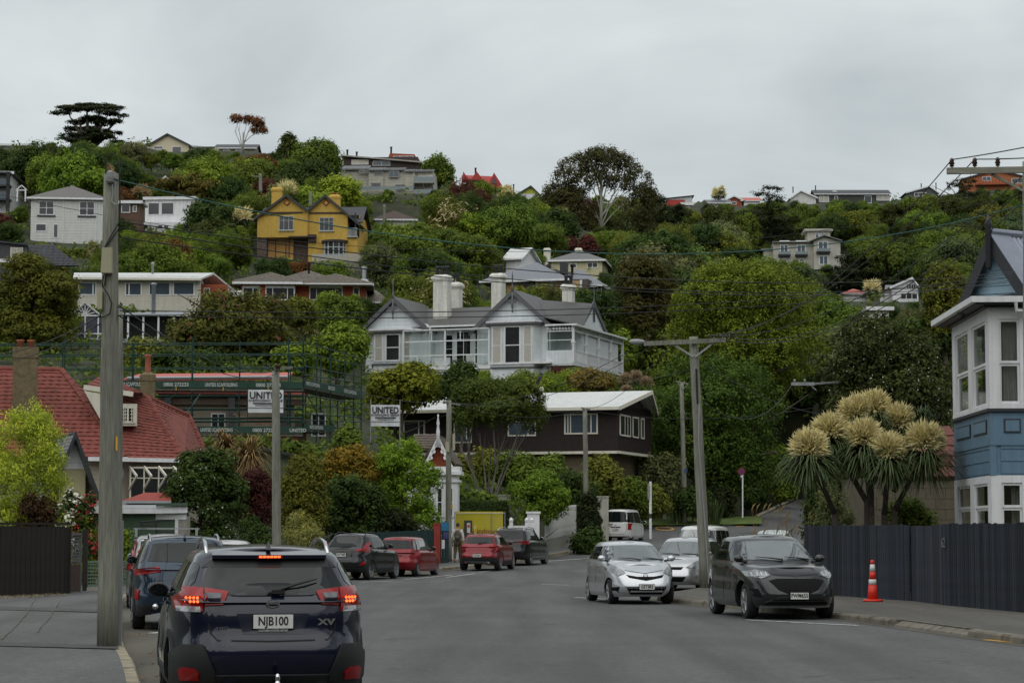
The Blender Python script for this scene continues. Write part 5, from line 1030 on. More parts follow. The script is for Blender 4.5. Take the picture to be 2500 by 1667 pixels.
  for sx_ in (-1,1): MB().tube([(sx_*w*.51,.05,-2.0 if x0 > 800 else -.5),(sx_*w*.51,.05,h+.3)],.03,6).build('support_tube',STEEL if x0 > 800 else GS,sgn)
scaffold()
# ---- the other houses on the hill
def simple(name,label,Y,rot,x0,x1,pe,pb,wall,roofm,kind='hip',pr=None,wins=(),D=7,apx=None,pitch=None,fm=None,gm=None,trim=None,ov=.4,flues=(),cat='house',mask=True):
 cx = (x0+x1)/2; B = Bld(name,label,cx,pb,Y,rot,cat,mask=(x0,(pe if pr is None else min(pr) if isinstance(pr,tuple) else pr),x1,pb-4) if mask else None); X = lambda p,y=0: B.f(p,(pe+pb)/2,y)[0]; Z = lambda q,y=0: B.f(cx,q,y)[1]
 a,b,z0,ze = X(x0),X(x1),Z(pb)-2,Z(pe); trim = trim or WHITE; B.box('wall',a,b,0,D,z0,ze,wall)
 if pitch: B.boards(a,b,z0+1.5,ze,0,pitch,wall)
 if kind == 'hip': B.hip(a,b,0,D,ze,B.f(cx,pr,D/2)[1],roofm,ov,fascia=trim)
 elif kind == 'gable':
  ax = X(apx or cx); zt = Z(pr); B.poly('gable_wall',[(a,ze),(b,ze),(ax,zt-.1)],0,D,wall); l = (zt-ze)/(b-ax) if b-ax > ax-a else (zt-ze)/(ax-a)
  for xe,w in ((a-ov,ax-a),(b+ov,b-ax)):
   zz = zt-(abs(xe-ax))*(zt-ze)/w; MB().slab([(ax,-ov,zt+.1),(xe,-ov,zz+.1),(xe,D+ov,zz+.1),(ax,D+ov,zt+.1)],.1).build('roof',roofm,B.o); MB().prism([(ax,zt+.12),(ax,zt-.18),(xe,zz-.18),(xe,zz+.12)],-ov-.08,-ov,lambda p,q,c: (p,c,q)).build('barge_board',trim,B.o)
  if pitch: B.boards(a,b,ze,zt-.15,0,pitch,wall,gable=(ax,zt-.1,ze))
 elif kind == 'side':
  zt = B.f(cx,pr,D/2)[1]
  for yy in (-ov,D+ov): B.slab('roof',[(a-ov,yy,ze),(b+ov,yy,ze),(b+ov,D/2,zt),(a-ov,D/2,zt)],.12,roofm)
  B.polys('gable_wall',[(0,ze),(D,ze),(D/2,zt-.1)],b-.1,b,wall); B.polys('gable_wall',[(0,ze),(D,ze),(D/2,zt-.1)],a,a+.1,wall); B.box('gutter',a-ov,b+ov,-ov-.08,-ov,ze-.16,ze,trim)
 elif kind == 'flat': B.box('roof',a-ov,b+ov,-ov,D+ov,ze,ze+.25,roofm); B.box('fascia',a-ov-.02,b+ov+.02,-ov-.05,-ov,ze-.05,ze+.28,trim)
 elif kind == 'mono':
  zl,zr2 = Z(pr[0]),Z(pr[1]); B.poly('upper_wall',[(a,ze),(b,ze),(b,zr2),(a,zl)],0,D,wall); B.slab('roof',[(a-ov,-ov,zl),(b+ov,-ov,zr2),(b+ov,D,zr2),(a-ov,D,zl)],.15,roofm)
 for w in wins:
  u0,v0,u1,v1 = w[:4]; c = w[4] if len(w) > 4 else 1; r = w[5] if len(w) > 5 else 1; B.window(X(u0),X(u1),Z(v1),Z(v0),0,c,r,fm=fm,gm=w[6] if len(w) > 6 else gm,arch=len(w) > 7,fw=.09)
 for px,pt,h in flues: xx,zz = B.f(px,pt,D/2); flue(B.o,xx,D/2,zz-h,h,.11,DKGREY)
 B.X,B.Z,B.a,B.b,B.ze,B.z0 = X,Z,a,b,ze,z0; return B
LGW = mat('light_grey_boards',(.60,.60,.57),.6,0,.06,2,streak=.08); TAUPE = metal_roof('taupe_iron',(.135,.118,.108),.3); DARKT = mat('charcoal_tile',(.045,.045,.052),.7,0,.2,4,bump=.4); BONE = mat('bone_boards',(.56,.53,.45),.6,0,.06,2,streak=.1)
B = simple('weatherboard_house','pale grey two storey weatherboard house with hipped brown roof behind the left pole',240,6,75,253,484,592,LGW,TAUPE,'hip',453,[(94,491,132,526,2,2,GLASSG),(193,491,231,526,2,2,GLASSG),(87,547,114,566,1,1,GLASSG),(130,547,143,582)],pitch=.3,D=10,flues=((168,452,1.6),(95,468,1.0)))
for px in (155,235): MB().tube([(B.X(px),-.06,B.ze),(B.X(px),-.06,B.z0+1)],.05,6).build('downpipe',WHITE,B.o)
for u in ((94,132),(193,231)): B.box('sill',B.X(u[0])-.15,B.X(u[1])+.15,-.16,0,B.Z(526)-.16,B.Z(526)-.02,DKGREY)
B = simple('white_box_house','small white flat roofed house with wide corner windows beside the left pole',250,-4,354,475,487,562,WHITE,WHITE,'flat',None,[(361,494,390,525,1,1,GLASSG),(393,494,425,525,1,1,GLASSG)],D=7,ov=.2); B.box('lower_storey',B.X(335),B.X(470),-1.2,-.05,B.z0,B.Z(546),WHITE)
for u in (350,385,400): B.window(B.X(u,-1.2),B.X(u+13,-1.2),B.f(u,560,-1.2)[1],B.f(u,549,-1.2)[1],-1.2,gm=GLASSG)
B = simple('grey_tile_house','dark grey tiled house with curtained dormer at the left edge',205,10,-30,62,640,720,mat('charcoal_wall',(.06,.06,.068),.7),DARKT,'flat',None,[(24,607,54,630,2,1,CURT)],D=6,ov=.1)
B.box('dormer',B.X(-30),B.X(64),-.02,5,B.Z(640),B.Z(592),mat('charcoal_wall',(.06,.06,.068),.7)); B.window(B.X(24),B.X(55),B.Z(631),B.Z(604),-.03,cols=2,gm=CURT,fm=CREAM); B.slab('dormer_roof',[(B.X(-40),-.3,B.Z(586)),(B.X(66),-.3,B.Z(595)),(B.X(66),5,B.Z(595)),(B.X(-40),5,B.Z(586))],.15,DARKT)
r_ = B.slab('roof',[(B.X(62),-.8,B.Z(650)),(B.X(192),-.8,B.Z(648)),(B.X(125,3),3,B.f(125,596,3)[1]),(B.X(66,3),3,B.f(66,600,3)[1])],.1,DARKT); tiles(r_,(B.X(62),-.8,B.Z(650)),(B.X(192),-.8,B.Z(648)),(B.X(128,3),3,B.f(125,596,3)[1]),(B.X(66,3),3,B.f(66,600,3)[1]),14,DARKT,.5,.05); B.box('wall',B.X(64),B.X(178),.3,5,B.z0,B.Z(652),BRICK)
MASK.append((30,590,185,640,205))
B = simple('modern_house','black and white modern house with stacked balconies at the left edge',265,4,-60,26,425,522,WHITE,DKGREY,'flat',None,[(-10,438,14,455,2),(-10,470,12,487,2),(-10,500,8,512)],D=8)
for q in (425,456,490): B.box('balcony_slab',B.X(-60),B.X(29),-1.6,0,B.Z(q+3),B.Z(q-1),DKGREY)
B.box('post',B.X(24)-.2,B.X(24)+.2,-1.6,-1.3,B.z0,B.Z(425),BLACK)
for q in (456,490): B.box('balcony_glass',B.X(-60),B.X(27),-1.58,-1.55,B.Z(q),B.Z(q-13),GLASSB)
# pergola arches
for a,b,lb in ((40,64,'white garden arch beside the modern house, upper one'),):
 g = empty('garden_arch',at(52,492,262),0,lb,'arch'); f = 262/F;
 for s_ in (-10,10): MB().box(s_*f-.08,s_*f+.08,-.08,.08,0,28*f).build('post',WHITE,g)
 MB().beam((-14*f,0,28*f),(14*f,0,28*f),.12,.12).beam((-14*f,0,28*f),(0,0,40*f),.12,.12).beam((14*f,0,28*f),(0,0,40*f),.12,.12).build('gable_frame',WHITE,g)
# long cream house + conservatory
B = simple('long_cream_house','long cream weatherboard house with white low roof and big blue windows',184,5,190,488,681,760,BONE,WHITE_IRON,'flat',None,[(193,690,235,722,1,1,GLASSB),(305,690,346,722,1,1,GLASSB),(363,688,416,721,1,1,GLASSB),(422,687,475,720,1,1,GLASSB)],pitch=.22,D=8,ov=.05,mask=False)
for k_,(xx,d0) in enumerate(((227,0),(315,0))): B.box('window_mullion',B.X(xx)-.05,B.X(xx)+.05,-.08,0,B.Z(722),B.Z(690),WHITE)
zt = B.f(400,665,4)[1]; xe = B.X(492); B.slab('roof',[(B.X(180),-.7,B.Z(680)),(xe,-.7,B.Z(680)),(B.X(522,4),4,zt),(B.X(180,4),4,zt-.1)],.15,WHITE_IRON); B.slab('roof',[(B.X(180),9,B.Z(680)),(xe+2.5,9,B.Z(680)),(B.X(522,4),4,zt),(B.X(180,4),4,zt-.1)],.15,WHITE_IRON)
B.box('gutter',B.X(180),xe,-.82,-.7,B.Z(680)-.2,B.Z(680)-.02,CREAM)
B.box('side_wall',B.b,B.b+2.2,2.0,8,B.z0,B.Z(686),BRICK); B.window(2.2,3.8,B.Z(725),B.Z(692),side=(B.b+2.2,1)); B.window(B.X(497,2),B.X(512,2),B.Z(728),B.Z(695),2.0,cols=2)
B.box('sunroom',B.X(515,3),B.X(590,3),3,6,B.z0,B.Z(697),WHITE); B.window(B.X(518,3),B.X(560,3),B.Z(718),B.Z(700),3.0,cols=4)
xx,zz = B.f(373,645,3); flue(B.o,xx,3,zz-1.6,1.6,.1); MASK.append((195,672,560,735,184));
def conservatory():
 B = Bld('conservatory','glazed conservatory with sunburst gable and grey sheet roof below the long cream house',300,838,170,4,mask=(215,745,440,815)); X = lambda p,y=0: B.f(p,790,y)[0]; Z = lambda q: B.f(300,q)[1]; IR = metal_roof('conservatory_iron',(.32,.35,.39),.25)
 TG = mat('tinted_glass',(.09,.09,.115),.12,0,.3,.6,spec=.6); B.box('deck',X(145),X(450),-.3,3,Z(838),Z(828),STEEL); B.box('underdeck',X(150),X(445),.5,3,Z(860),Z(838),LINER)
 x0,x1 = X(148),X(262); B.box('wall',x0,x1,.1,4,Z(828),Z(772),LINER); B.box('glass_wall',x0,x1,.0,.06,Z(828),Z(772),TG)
 ap = B.f(208,742); B.poly('gable_glass',[(X(178),Z(770)),(X(245),Z(770)),(ap[0],ap[1])],.0,.1,TG)
 f = MB()
 for px in (148,175,208,240,262): f.box(X(px)-.05,X(px)+.05,-.06,0,Z(828),Z(772))
 for q in (828,815,771): f.box(x0,x1,-.07,0,Z(q)-.05,Z(q)+.05)
 c = (ap[0],Z(769))
 for a in (20,45,68,90,112,135,160): f.beam((c[0],-.05,c[1]),(c[0]+math.cos(R(a))*.9*(1.1 if a in (20,160) else .8),-.05,c[1]+math.sin(R(a))*(ap[1]-c[1])*(.93 if a == 90 else .8)),.06,.06)
 f.beam((X(172),-.06,Z(772)),(ap[0],-.06,ap[1]+.05),.1,.14).beam((X(248),-.06,Z(772)),(ap[0],-.06,ap[1]+.05),.1,.14).build('frame',WHITE,B.o)
 MB().slab([(X(172),-.2,Z(772)),(ap[0],-.2,ap[1]+.1),(ap[0],4,ap[1]+.1),(X(172),4,Z(772))],.06).build('roof',IR,B.o); MB().slab([(X(248),-.2,Z(772)),(ap[0],-.2,ap[1]+.1),(ap[0],4,ap[1]+.1),(X(248),4,Z(772))],.06).build('roof',IR,B.o)
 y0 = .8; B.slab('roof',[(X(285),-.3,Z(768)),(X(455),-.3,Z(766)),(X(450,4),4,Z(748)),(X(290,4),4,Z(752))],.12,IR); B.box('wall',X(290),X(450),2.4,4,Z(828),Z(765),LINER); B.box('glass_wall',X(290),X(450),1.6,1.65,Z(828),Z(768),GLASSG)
 for px in (313,350,387,425): B.box('post',X(px)-.07,X(px)+.07,-.1,.05,Z(828),Z(768),WHITE)
 xx,zz = B.f(375,740,1.5); flue(B.o,xx,1.5,zz-.8,2.2,.16)
conservatory()
# ridge and upper slope
CRM = mat('cream_render',(.60,.53,.38),.8,0,.06); B = simple('cream_ridge_house','cream gabled house on the skyline with grey roof running right',380,-4,364,460,354,380,CRM,metal_roof('pale_grey_roof',(.27,.29,.31),.4),'gable',328,[(375,357,398,364,1,1,GLASSG),(420,358,443,374,1,1,GLASSG)],apx=409,trim=DKGREY,D=9,mask=False)
B.slab('roof',[(B.X(458,1),.5,B.Z(358)),(B.X(525,1),.5,B.Z(358)),(B.X(525,6),6,B.Z(347)),(B.X(430,6),6,B.Z(336))],.15,metal_roof('pale_grey_roof',(.27,.29,.31),.4)); B.box('wall',B.X(458),B.X(525),1,8,B.z0,B.Z(359),CRM); B.window(B.X(461),B.X(485),B.Z(372),B.Z(363),.97,gm=GLASSG); B.window(B.X(492),B.X(512),B.Z(370),B.Z(363),.97,gm=GLASSG)
MASK.append((370,330,525,368,380))
B = simple('dark_ridge_house','long low dark roofed house on the skyline right of the cream gable',390,0,527,622,362,378,mat('khaki_wall',(.2,.19,.15),.8),DKGREY,'side',353,[(545,366,560,372),(575,366,590,372)],D=8,mask=False); MASK.append((527,352,600,366,390))
B = simple('flat_ridge_house','grey flat topped house with glass rail on the skyline at far left',360,0,-40,80,356,372,mat('grey_block',(.25,.26,.26),.8),STEEL,'flat',None,[(35,352,78,358,3,1,GLASSB)],D=8,mask=False)
def apartments():
 W_ = mat('apartment_boards',(.46,.44,.37),.65,0,.07,2,streak=.14); RF = metal_roof('zinc_roof',(.30,.30,.31),.5); B = Bld('apartment_block','long pale stepped apartment block with ribbed zinc roofs near the ridge',950,482,330,-3,mask=(838,385,1060,470)); X = lambda p,y=0: B.f(p,430,y)[0]; Z = lambda q: B.f(950,q)[1]
 seg = ((835,900,398,413,0),(900,936,403,417,-.6),(936,987,404,416,-.3),(987,1012,408,420,-.5),(1012,1058,409,418,.4))
 for a,b,t,e,y in seg:
  B.box('wall',X(a,y),X(b,y),y,8,Z(482) if a > 930 or a == 900 and False else Z(482),Z(e),W_); B.slab('roof',[(X(a,y),y-.5,Z(e)),(X(b,y),y-.5,Z(e)),(X(b,y),2.8,Z(t)),(X(a,y),2.8,Z(t))],.15,RF)
  n = int((b-a)/3.2); f = MB()
  for i in range(n+1): xx = X(a,y)+(X(b,y)-X(a,y))*i/n; f.beam((xx,y-.5,Z(e)+.05),(xx,2.8,Z(t)+.05),.07,.09)
  f.build('roof_rib',STEEL,B.o); B.boards(X(a,y),X(b,y),Z(470),Z(e),y,.45,W_)
 for a,b,c,d,cl,g in ((876,417,900,424,2,GLASSG),(835,416,842,422,1,GLASSG),(913,419,935,430,1,GLASSG),(949,419,974,435,2,GLASSB),(906,448,930,460,1,GLASSG),(965,452,990,464,2,GLASSG)): B.window(X(a,-.6),X(c,-.6),Z(d),Z(b),-.62,cl,gm=g,fm=mat('bone_frame',(.35,.34,.30),.6))
 B.window(X(1020),X(1056),Z(447),Z(430),.35,3,gm=GLASSB); B.window(X(1035),X(1056),Z(478),Z(460),.35,2,gm=GLASSB)
 for q in (449,480): B.box('balcony_slab',X(1012),X(1061),-1.5,.4,Z(q+2),Z(q),mat('bone_frame',(.35,.34,.30),.6)); B.box('balcony_glass',X(1012),X(1061),-1.5,-1.45,Z(q),Z(q-13),mat('balustrade_glass',(.20,.24,.25),.15,0,.1))
 for px in (1014,1036,1058): B.box('post',X(px)-.08,X(px)+.08,-1.45,-1.3,Z(490),Z(449),DKGREY)
 B.box('terrace_rail',X(880),X(1012),-1.8,-1.75,Z(468),Z(460),mat('balustrade_glass',(.20,.24,.25),.15,0,.1))
 DK = mat('dark_timber',(.05,.035,.03),.7)
 C = Bld('dark_upper_house','dark timber house with sloping roof and rooftop room above the apartments',930,400,345,-3,mask=(840,375,1030,397)); X = lambda p,y=0: C.f(p,390,y)[0]; Z = lambda q: C.f(930,q)[1]
 C.box('wall',X(838),X(1020),0,6,Z(425),Z(384),DK); C.slab('roof',[(X(835),-.8,Z(379)),(X(1030),-.8,Z(397)),(X(1030),6,Z(393)),(X(835),6,Z(376))],.2,mat('bone_frame',(.35,.34,.30),.6)); C.window(X(910),X(953),Z(405),Z(393),0,2,gm=GLASSB); C.window(X(858),X(900),Z(402),Z(390),0,1,gm=CREAM)
 C.poly('rooftop_room',[(X(944),Z(388)),(X(1010),Z(390)),(X(1010),Z(375)),(X(950),Z(372))],1,5,BRICK); C.window(X(958),X(1008),Z(388),Z(379),.98,3,gm=GLASSB)
 for px,q in ((848,368),(871,373),(955,361)): xx,zz = C.f(px,q,2); flue(C.o,xx,2,zz-1.5,1.5,.14,DKGREY)
apartments()
B = simple('hip_cottage','small cottage with brown hipped roof right of the mustard house',285,4,915,1012,536,552,BONE,mat('brown_tile',(.075,.05,.042),.8,0,.2),'hip',514,[(925,540,940,548,2),(970,540,985,548,2)],D=8)
RR = mat('red_iron',(.36,.035,.03),.55,0,.12)
B = Bld('red_gable_house','red roofed house with steep pointed gables on the skyline',1180,467,390,0,mask=(1135,418,1225,445)); X = lambda p,y=0: B.f(p,440,y)[0]; Z = lambda q: B.f(1180,q)[1]
B.box('wall',X(1132),X(1222),0,8,Z(475),Z(450),mat('brown_wall',(.12,.08,.06),.8)); B.slab('roof',[(X(1128),-.6,Z(444)),(X(1230),-.6,Z(462)),(X(1200,3),3,Z(424)),(X(1128,3),3,Z(421))],.2,RR)
for a,t,b,q,y in ((1128,1131,1145,440,-.5),(1150,1163,1180,442,-1.0),(1188,1206,1230,463,-1.6)): B.poly('gable_roof',[(X(a,y),Z(q)),(X(b,y),Z(q)),(X(t,y),Z(420 if t < 1200 else 425))],y,3,RR)
B.poly('gable_window',[(X(1200,-1.6),Z(452)),(X(1213,-1.6),Z(452)),(X(1206,-1.6),Z(436))],-1.7,-1.61,GLASSG); B.slab('barge',[(X(1206,-1.8),-1.75,Z(422)),(X(1234,-1.8),-1.75,Z(465)),(X(1228,-1.8),-1.75,Z(465)),(X(1204,-1.8),-1.75,Z(428))],.1,RR) if False else None; xx,zz = B.f(1161,412,2); flue(B.o,xx,2,zz-1.4,1.4,.15,DKGREY)
LG = mat('lime_wall',(.42,.46,.06),.7); B = simple('lime_house','small lime green gabled house on the skyline beside the dark gum tree',400,0,1265,1316,474,492,WHITE,DKGREY,'gable',455,[(1272,477,1285,492,1,1,GLASSG),(1300,477,1314,490,1,1,GLASSG)],apx=1296,D=8,trim=DKGREY,mask=False,flues=((1254,452,1.5),)); B.poly('gable_panel',[(B.X(1266),B.Z(473)),(B.X(1315),B.Z(473)),(B.X(1296),B.Z(457))],-.05,0,LG); MASK.append((1265,455,1310,480,400))
# behind the villa
def solar_house():
 IR = metal_roof('steel_grey_roof',(.20,.21,.24),.3); TP = mat('taupe_wall',(.09,.078,.066),.8,0,.1); PLY = mat('bare_plywood',(.40,.27,.13),.8,0,.12)
 B = Bld('solar_panel_house','house under repair with bare plywood walls and solar panels on its grey roof',1330,740,216,-14,mask=(1180,640,1480,705)); X = lambda p,y=0: B.f(p,700,y)[0]; Z = lambda q: B.f(1320,q)[1]
 x0,x1 = X(1195),X(1435); ze = Z(684); B.box('wall',x0,x1,0,9,Z(750),ze,TP); r,(A,Bv,C,D_,E,Fv) = B.hip(x0,X(1375),0,9,ze,B.f(1310,640,4.5)[1],IR,.8,fascia=WHITE);
 B.hip(X(1330,1),X(1455,1),1.5,10,ze-.5,B.f(1385,655,5)[1],IR,.6,fascia=WHITE)
 for a,b,m in ((1236,1266,PLY),(1268,1308,TP),(1312,1345,PLY),(1350,1372,PLY),(1375,1395,PLY),(1400,1416,PLY)): B.box('wall_panel',X(a),X(b),-.06,0,Z(727),ze-.15,m)
 for px in (1311,1347,1397,1419): B.box('post',X(px)-.1,X(px)+.1,-.14,.0,Z(735),ze-.1,WHITE)
 B.window(X(1424),X(1462),Z(720),Z(697),1.4,4,2,gm=GLASSG); B.window(X(1313),X(1323),Z(727),Z(694),-.07,1,1)
 B.box('lower_wall',X(1340),X(1500),-2.5,1.4,Z(770),Z(748),TP); B.slab('lower_roof',[(X(1330,-3),-3,Z(748)),(X(1500,-3),-3,Z(750)),(X(1470,.5),.5,Z(722)),(X(1400,.5),.5,Z(718))],.1,metal_roof('blue_grey_roof',(.20,.24,.31),.35)); B.slab('upper_roof',[(X(1440,6),5,Z(688)),(X(1490,6),5,Z(690)),(X(1480,8),8,Z(680)),(X(1445,8),8,Z(678))],.1,metal_roof('blue_grey_roof',(.20,.24,.31),.35))
 n = (Bv-A).cross(E-A).normalized(); n = n if n.z > 0 else -n
 SPM = mat('solar_panel',(.012,.016,.035),.15,0,.1,spec=.7)
 for i in range(5): p = Fv.lerp(C,.12+.13*i)+Vector((.3,.0,.12)); q = Fv.lerp(Bv,.12+.13*i)+Vector((.25,-.0,.12)); MB().slab([p.lerp(q,.55),p.lerp(q,.98),Fv.lerp(Bv,.24+.13*i)+Vector((.25,0,.12)),(Fv.lerp(C,.24+.13*i)+Vector((.3,0,.12))).lerp(Fv.lerp(Bv,.24+.13*i)+Vector((.25,0,.12)),.55)],.05).build('solar_panel',SPM,B.o)
 for px,q in ((1340,648),(1397,648)): xx,zz = B.f(px,q,4); flue(B.o,xx,4,zz-1.4,1.4,.13,DKGREY)
 xx,zz = B.f(1377,640,4); MB().box(xx-.35,xx+.35,3.7,4.3,zz-1.5,zz).build('chimney',DKGREY,B.o)
solar_house()
B = simple('white_steep_roof_house','bright white pitched roof showing behind the villa chimneys',234,-25,1235,1272,632,655,WHITE,WHITE_IRON,'side',607,D=4,ov=.4,mask=False); MASK.append((1232,606,1290,630,232))
B = simple('yellow_cream_house','pale yellow house with grey hipped roof and two cream chimneys above the villa',252,-8,1345,1470,635,664,mat('primrose_boards',(.52,.48,.30),.7,0,.06),metal_roof('warm_grey_roof',(.14,.14,.135),.3),'hip',612,[(1390,643,1408,655,2,1,GLASSG),(1433,641,1460,655,2,1,GLASSG)],pitch=.25,D=8)
for px in (1336,1413): xx,zz = B.f(px,606,4); chimney(B.o,xx,4,zz-2,zz,.75,.6,CREAM,0,None,.06)
MASK.append((1350,612,1465,655,252))
# right-hand skyline
B = simple('mono_roof_house','white and red house with tilted roof on the skyline right of the gum tree',470,0,1602,1690,489,505,mat('blue_white',(.5,.55,.56),.6),DKGREY,'mono',(487,477),[(1610,490,1622,500)],D=8); B.box('red_wall',B.X(1626),B.X(1672),-.1,0,B.Z(505),B.Z(488),RR)
B = simple('orange_trim_house','low house with orange trim and wide window under the skyline',460,0,1668,1698,500,510,mat('orange_trim',(.45,.22,.12),.7),mat('bone_frame',(.35,.34,.30),.6),'side',494,[(1672,498,1692,506,2,1,GLASSG)],D=6)
B = simple('solar_ridge_house','low dark house with panelled roof on the skyline',465,0,1726,1782,496,508,DKGREY,metal_roof('panel_roof',(.12,.13,.15),1),'side',488,[(1735,498,1752,505,2)],D=7)
B = simple('brick_gable_ridge','red brick gable with grey roof on the skyline',470,0,1768,1816,490,505,BRICK,mat('bone_frame',(.35,.34,.30),.6),'gable',479,[(1785,492,1798,500)],D=8)
B = simple('salmon_roof_house','house with flat salmon roof on the skyline beside the dark pines',470,0,1812,1856,490,502,WHITE,mat('salmon',(.45,.12,.09),.7),'side',483,D=8)
B = simple('grey_gable_house','pale grey low gabled house on the skyline behind the dark pines',478,0,1932,1992,482,500,LGW,mat('bone_frame',(.35,.34,.30),.6),'gable',466,apx=1955,D=8,flues=((1936,458,1.2),))
GRN = mat('dark_green_boards',(.045,.05,.04),.7,0,.1)
B = simple('dark_green_house','dark green board house with big white windows on the skyline at right',480,0,1992,2172,474,497,GRN,DKGREY,'side',464,[(1999,479,2024,494,2,1,CURT),(2037,479,2046,489,1),(2110,478,2128,496,1,1,GLASSG),(2140,476,2171,490,2,1,CURT)],D=8,flues=((1991,455,1.6),)); C_ = B.slab('upper_roof',[(B.X(2025),2,B.Z(474)),(B.X(2172),2,B.Z(474)),(B.X(2165,6),6,B.Z(458)),(B.X(2030,6),6,B.Z(456))],.15,mat('bone_frame',(.35,.34,.30),.6)); B.poly('upper_gable',[(B.X(2020,2),B.Z(478)),(B.X(2060,2),B.Z(476)),(B.X(2036,2),B.Z(459))],1.8,6,LGW)
GB = mat('slate_blue_boards',(.08,.085,.09),.7,0,.1); B = simple('slate_gable_house','slate grey gabled house on the skyline right of the green shrubs',480,0,2215,2290,470,485,GB,metal_roof('slate_roof',(.07,.075,.085),.5),'gable',455,[(2232,470,2262,480,3,1,GLASSG)],apx=2268,D=8,flues=((2249,450,1.2),(2285,448,1.4)))
BK2 = mat('orange_brick',(.36,.13,.055),.85,0,.2,6); B = simple('orange_brick_house','orange brick two storey house with balcony on the skyline behind the crossarm',480,-6,2350,2520,436,466,BK2,CREAM,'gable',416,[(2398,431,2420,442,2,1,GLASSB),(2470,436,2500,449,2,1,GLASSG)],apx=2430,D=9,trim=DKGREY)
B.box('balcony',B.X(2380),B.X(2470),-1.4,0,B.Z(453),B.Z(450),BRICK)
for px in range(2382,2470,8): B.box('balcony_baluster',B.X(px)-.1,B.X(px)+.1,-1.35,-1.25,B.Z(450),B.Z(441),BRICK)
def tower_house():
 W_ = mat('stone_render',(.46,.44,.38),.8,0,.06,2,streak=.1); RT = mat('grey_pantile',(.19,.19,.18),.8,0,.2,5,bump=.4)
 B = Bld('tower_house','pale stone coloured villa with square tower and french balconies on the right slope',1975,655,390,-2,mask=(1888,558,2052,640)); X = lambda p,y=0: B.f(p,610,y)[0]; Z = lambda q: B.f(1975,q)[1]
 B.box('wall',X(1888),X(1985),0,9,Z(660),Z(590),W_); B.box('wall',X(1985),X(2050),-1.2,9,Z(660),Z(590),W_); B.box('tower',X(1976),X(2032),3,8,Z(595),Z(559),W_); B.box('tower_roof',X(1968),X(2038),2.4,8.6,Z(559),Z(554),W_); B.box('wing',X(1866),X(1888),2,8,Z(660),Z(607),W_); B.box('wing_roof',X(1860),X(1890),1.6,8,Z(607),Z(603),RT); B.box('terrace_wall',X(2050),X(2075),0,1,Z(640),Z(622),W_)
 B.slab('roof',[(X(1884),-.7,Z(591)),(X(1985),-.7,Z(591)),(X(1985),3,Z(582)),(X(1890),3,Z(584))],.12,RT)
 ap = (X(2012,-1.2),Z(578))
 for xe in (X(1978,-1.2),X(2056,-1.2)): MB().slab([(ap[0],-1.9,ap[1]+.1),(xe,-1.9,Z(590)),(xe,7,Z(590)),(ap[0],7,ap[1]+.1)],.15).build('roof',RT,B.o)
 B.poly('gable_wall',[(X(1985,-1.2),Z(591)),(X(2050,-1.2),Z(591)),(ap[0],ap[1]-.2)],-1.2,4,W_)
 for a,b,q0,q1,y in ((1904,1925,622,597,0),(1945,1967,622,597,0),(1997,2022,617,591,-1.2)):
  B.window(X(a,y),X(b,y),Z(q0),Z(q1),y,2,gm=GLASSB,fw=.16); B.box('balcony',X(a,y)-.3,X(b,y)+.3,y-.9,y,Z(q0+4),Z(q0),BLACK)
  MB().box(X(a,y)-.3,X(b,y)+.3,y-.92,y-.88,Z(q0),Z(q0)+.5).build('balcony_rail',mat('balustrade_glass',(.20,.24,.25),.15,0,.1),B.o)
 B.window(X(1999,-1.2),X(2022,-1.2),Z(649),Z(626),-1.2,2,gm=GLASSB,fw=.16)
 for a in (1908,1950): B.window(X(a),X(a+14),Z(652),Z(638),0,2,1,gm=GLASSB,arch=True,fw=.12)
 for a in (1991,2004): B.window(X(a,3),X(a+9,3),Z(580),Z(566),3,1,1,gm=GLASSB,arch=True,fw=.1)
 for a in (1905,1945): B.slab('skylight',[(X(a),.6,Z(589)+.12),(X(a+24),.6,Z(589)+.12),(X(a+24),1.6,Z(586)+.12),(X(a),1.6,Z(586)+.12)],.05,WHITE)
tower_house()
B = simple('white_gable_cottage','white cottage with steep grey gable among trees at right',300,4,2178,2242,700,732,WHITE,metal_roof('mid_grey_roof',(.16,.165,.17),.4),'gable',679,[(2213,693,2236,707,4,1,GLASSG),(2198,715,2240,731,3,1,GLASSG)],apx=2226,D=7,flues=((2194,664,1.6),)); B.slab('roof',[(B.X(2162),.5,B.Z(705)),(B.X(2190),.5,B.Z(705)),(B.X(2190,4),4,B.Z(688)),(B.X(2162,4),4,B.Z(688))],.1,metal_roof('mid_grey_roof',(.16,.165,.17),.4))
B = simple('salmon_cottage','low cottage with bright salmon roof among trees at right',298,0,2060,2122,717,735,LGW,mat('salmon',(.45,.12,.09),.7),'hip',705,[(2098,720,2115,731,3,1,GLASSG)],D=6)
B = simple('hidden_cottage','pale cottage wall with dark windows seen between flowering trees',200,0,2125,2170,757,785,LGW,mat('bone_frame',(.35,.34,.30),.6),'flat',None,[(2133,762,2146,783),(2150,762,2164,783)],D=4)
B = simple('red_shed_house','reddish timber house half hidden behind the left pole',243,0,292,340,497,545,mat('reddish_timber',(.13,.075,.05),.8),mat('bone_frame',(.35,.34,.30),.6),'flat',None,[(296,498,318,520,1,1,GLASSG),(324,502,334,518)],D=3,mask=False)
B = simple('blue_roof_cottage','small grey roofed cottage among shrubs behind the left pole',310,0,388,418,445,460,LGW,mat('grey_blue_roof',(.2,.23,.26),.6),'gable',432,D=5,apx=405)
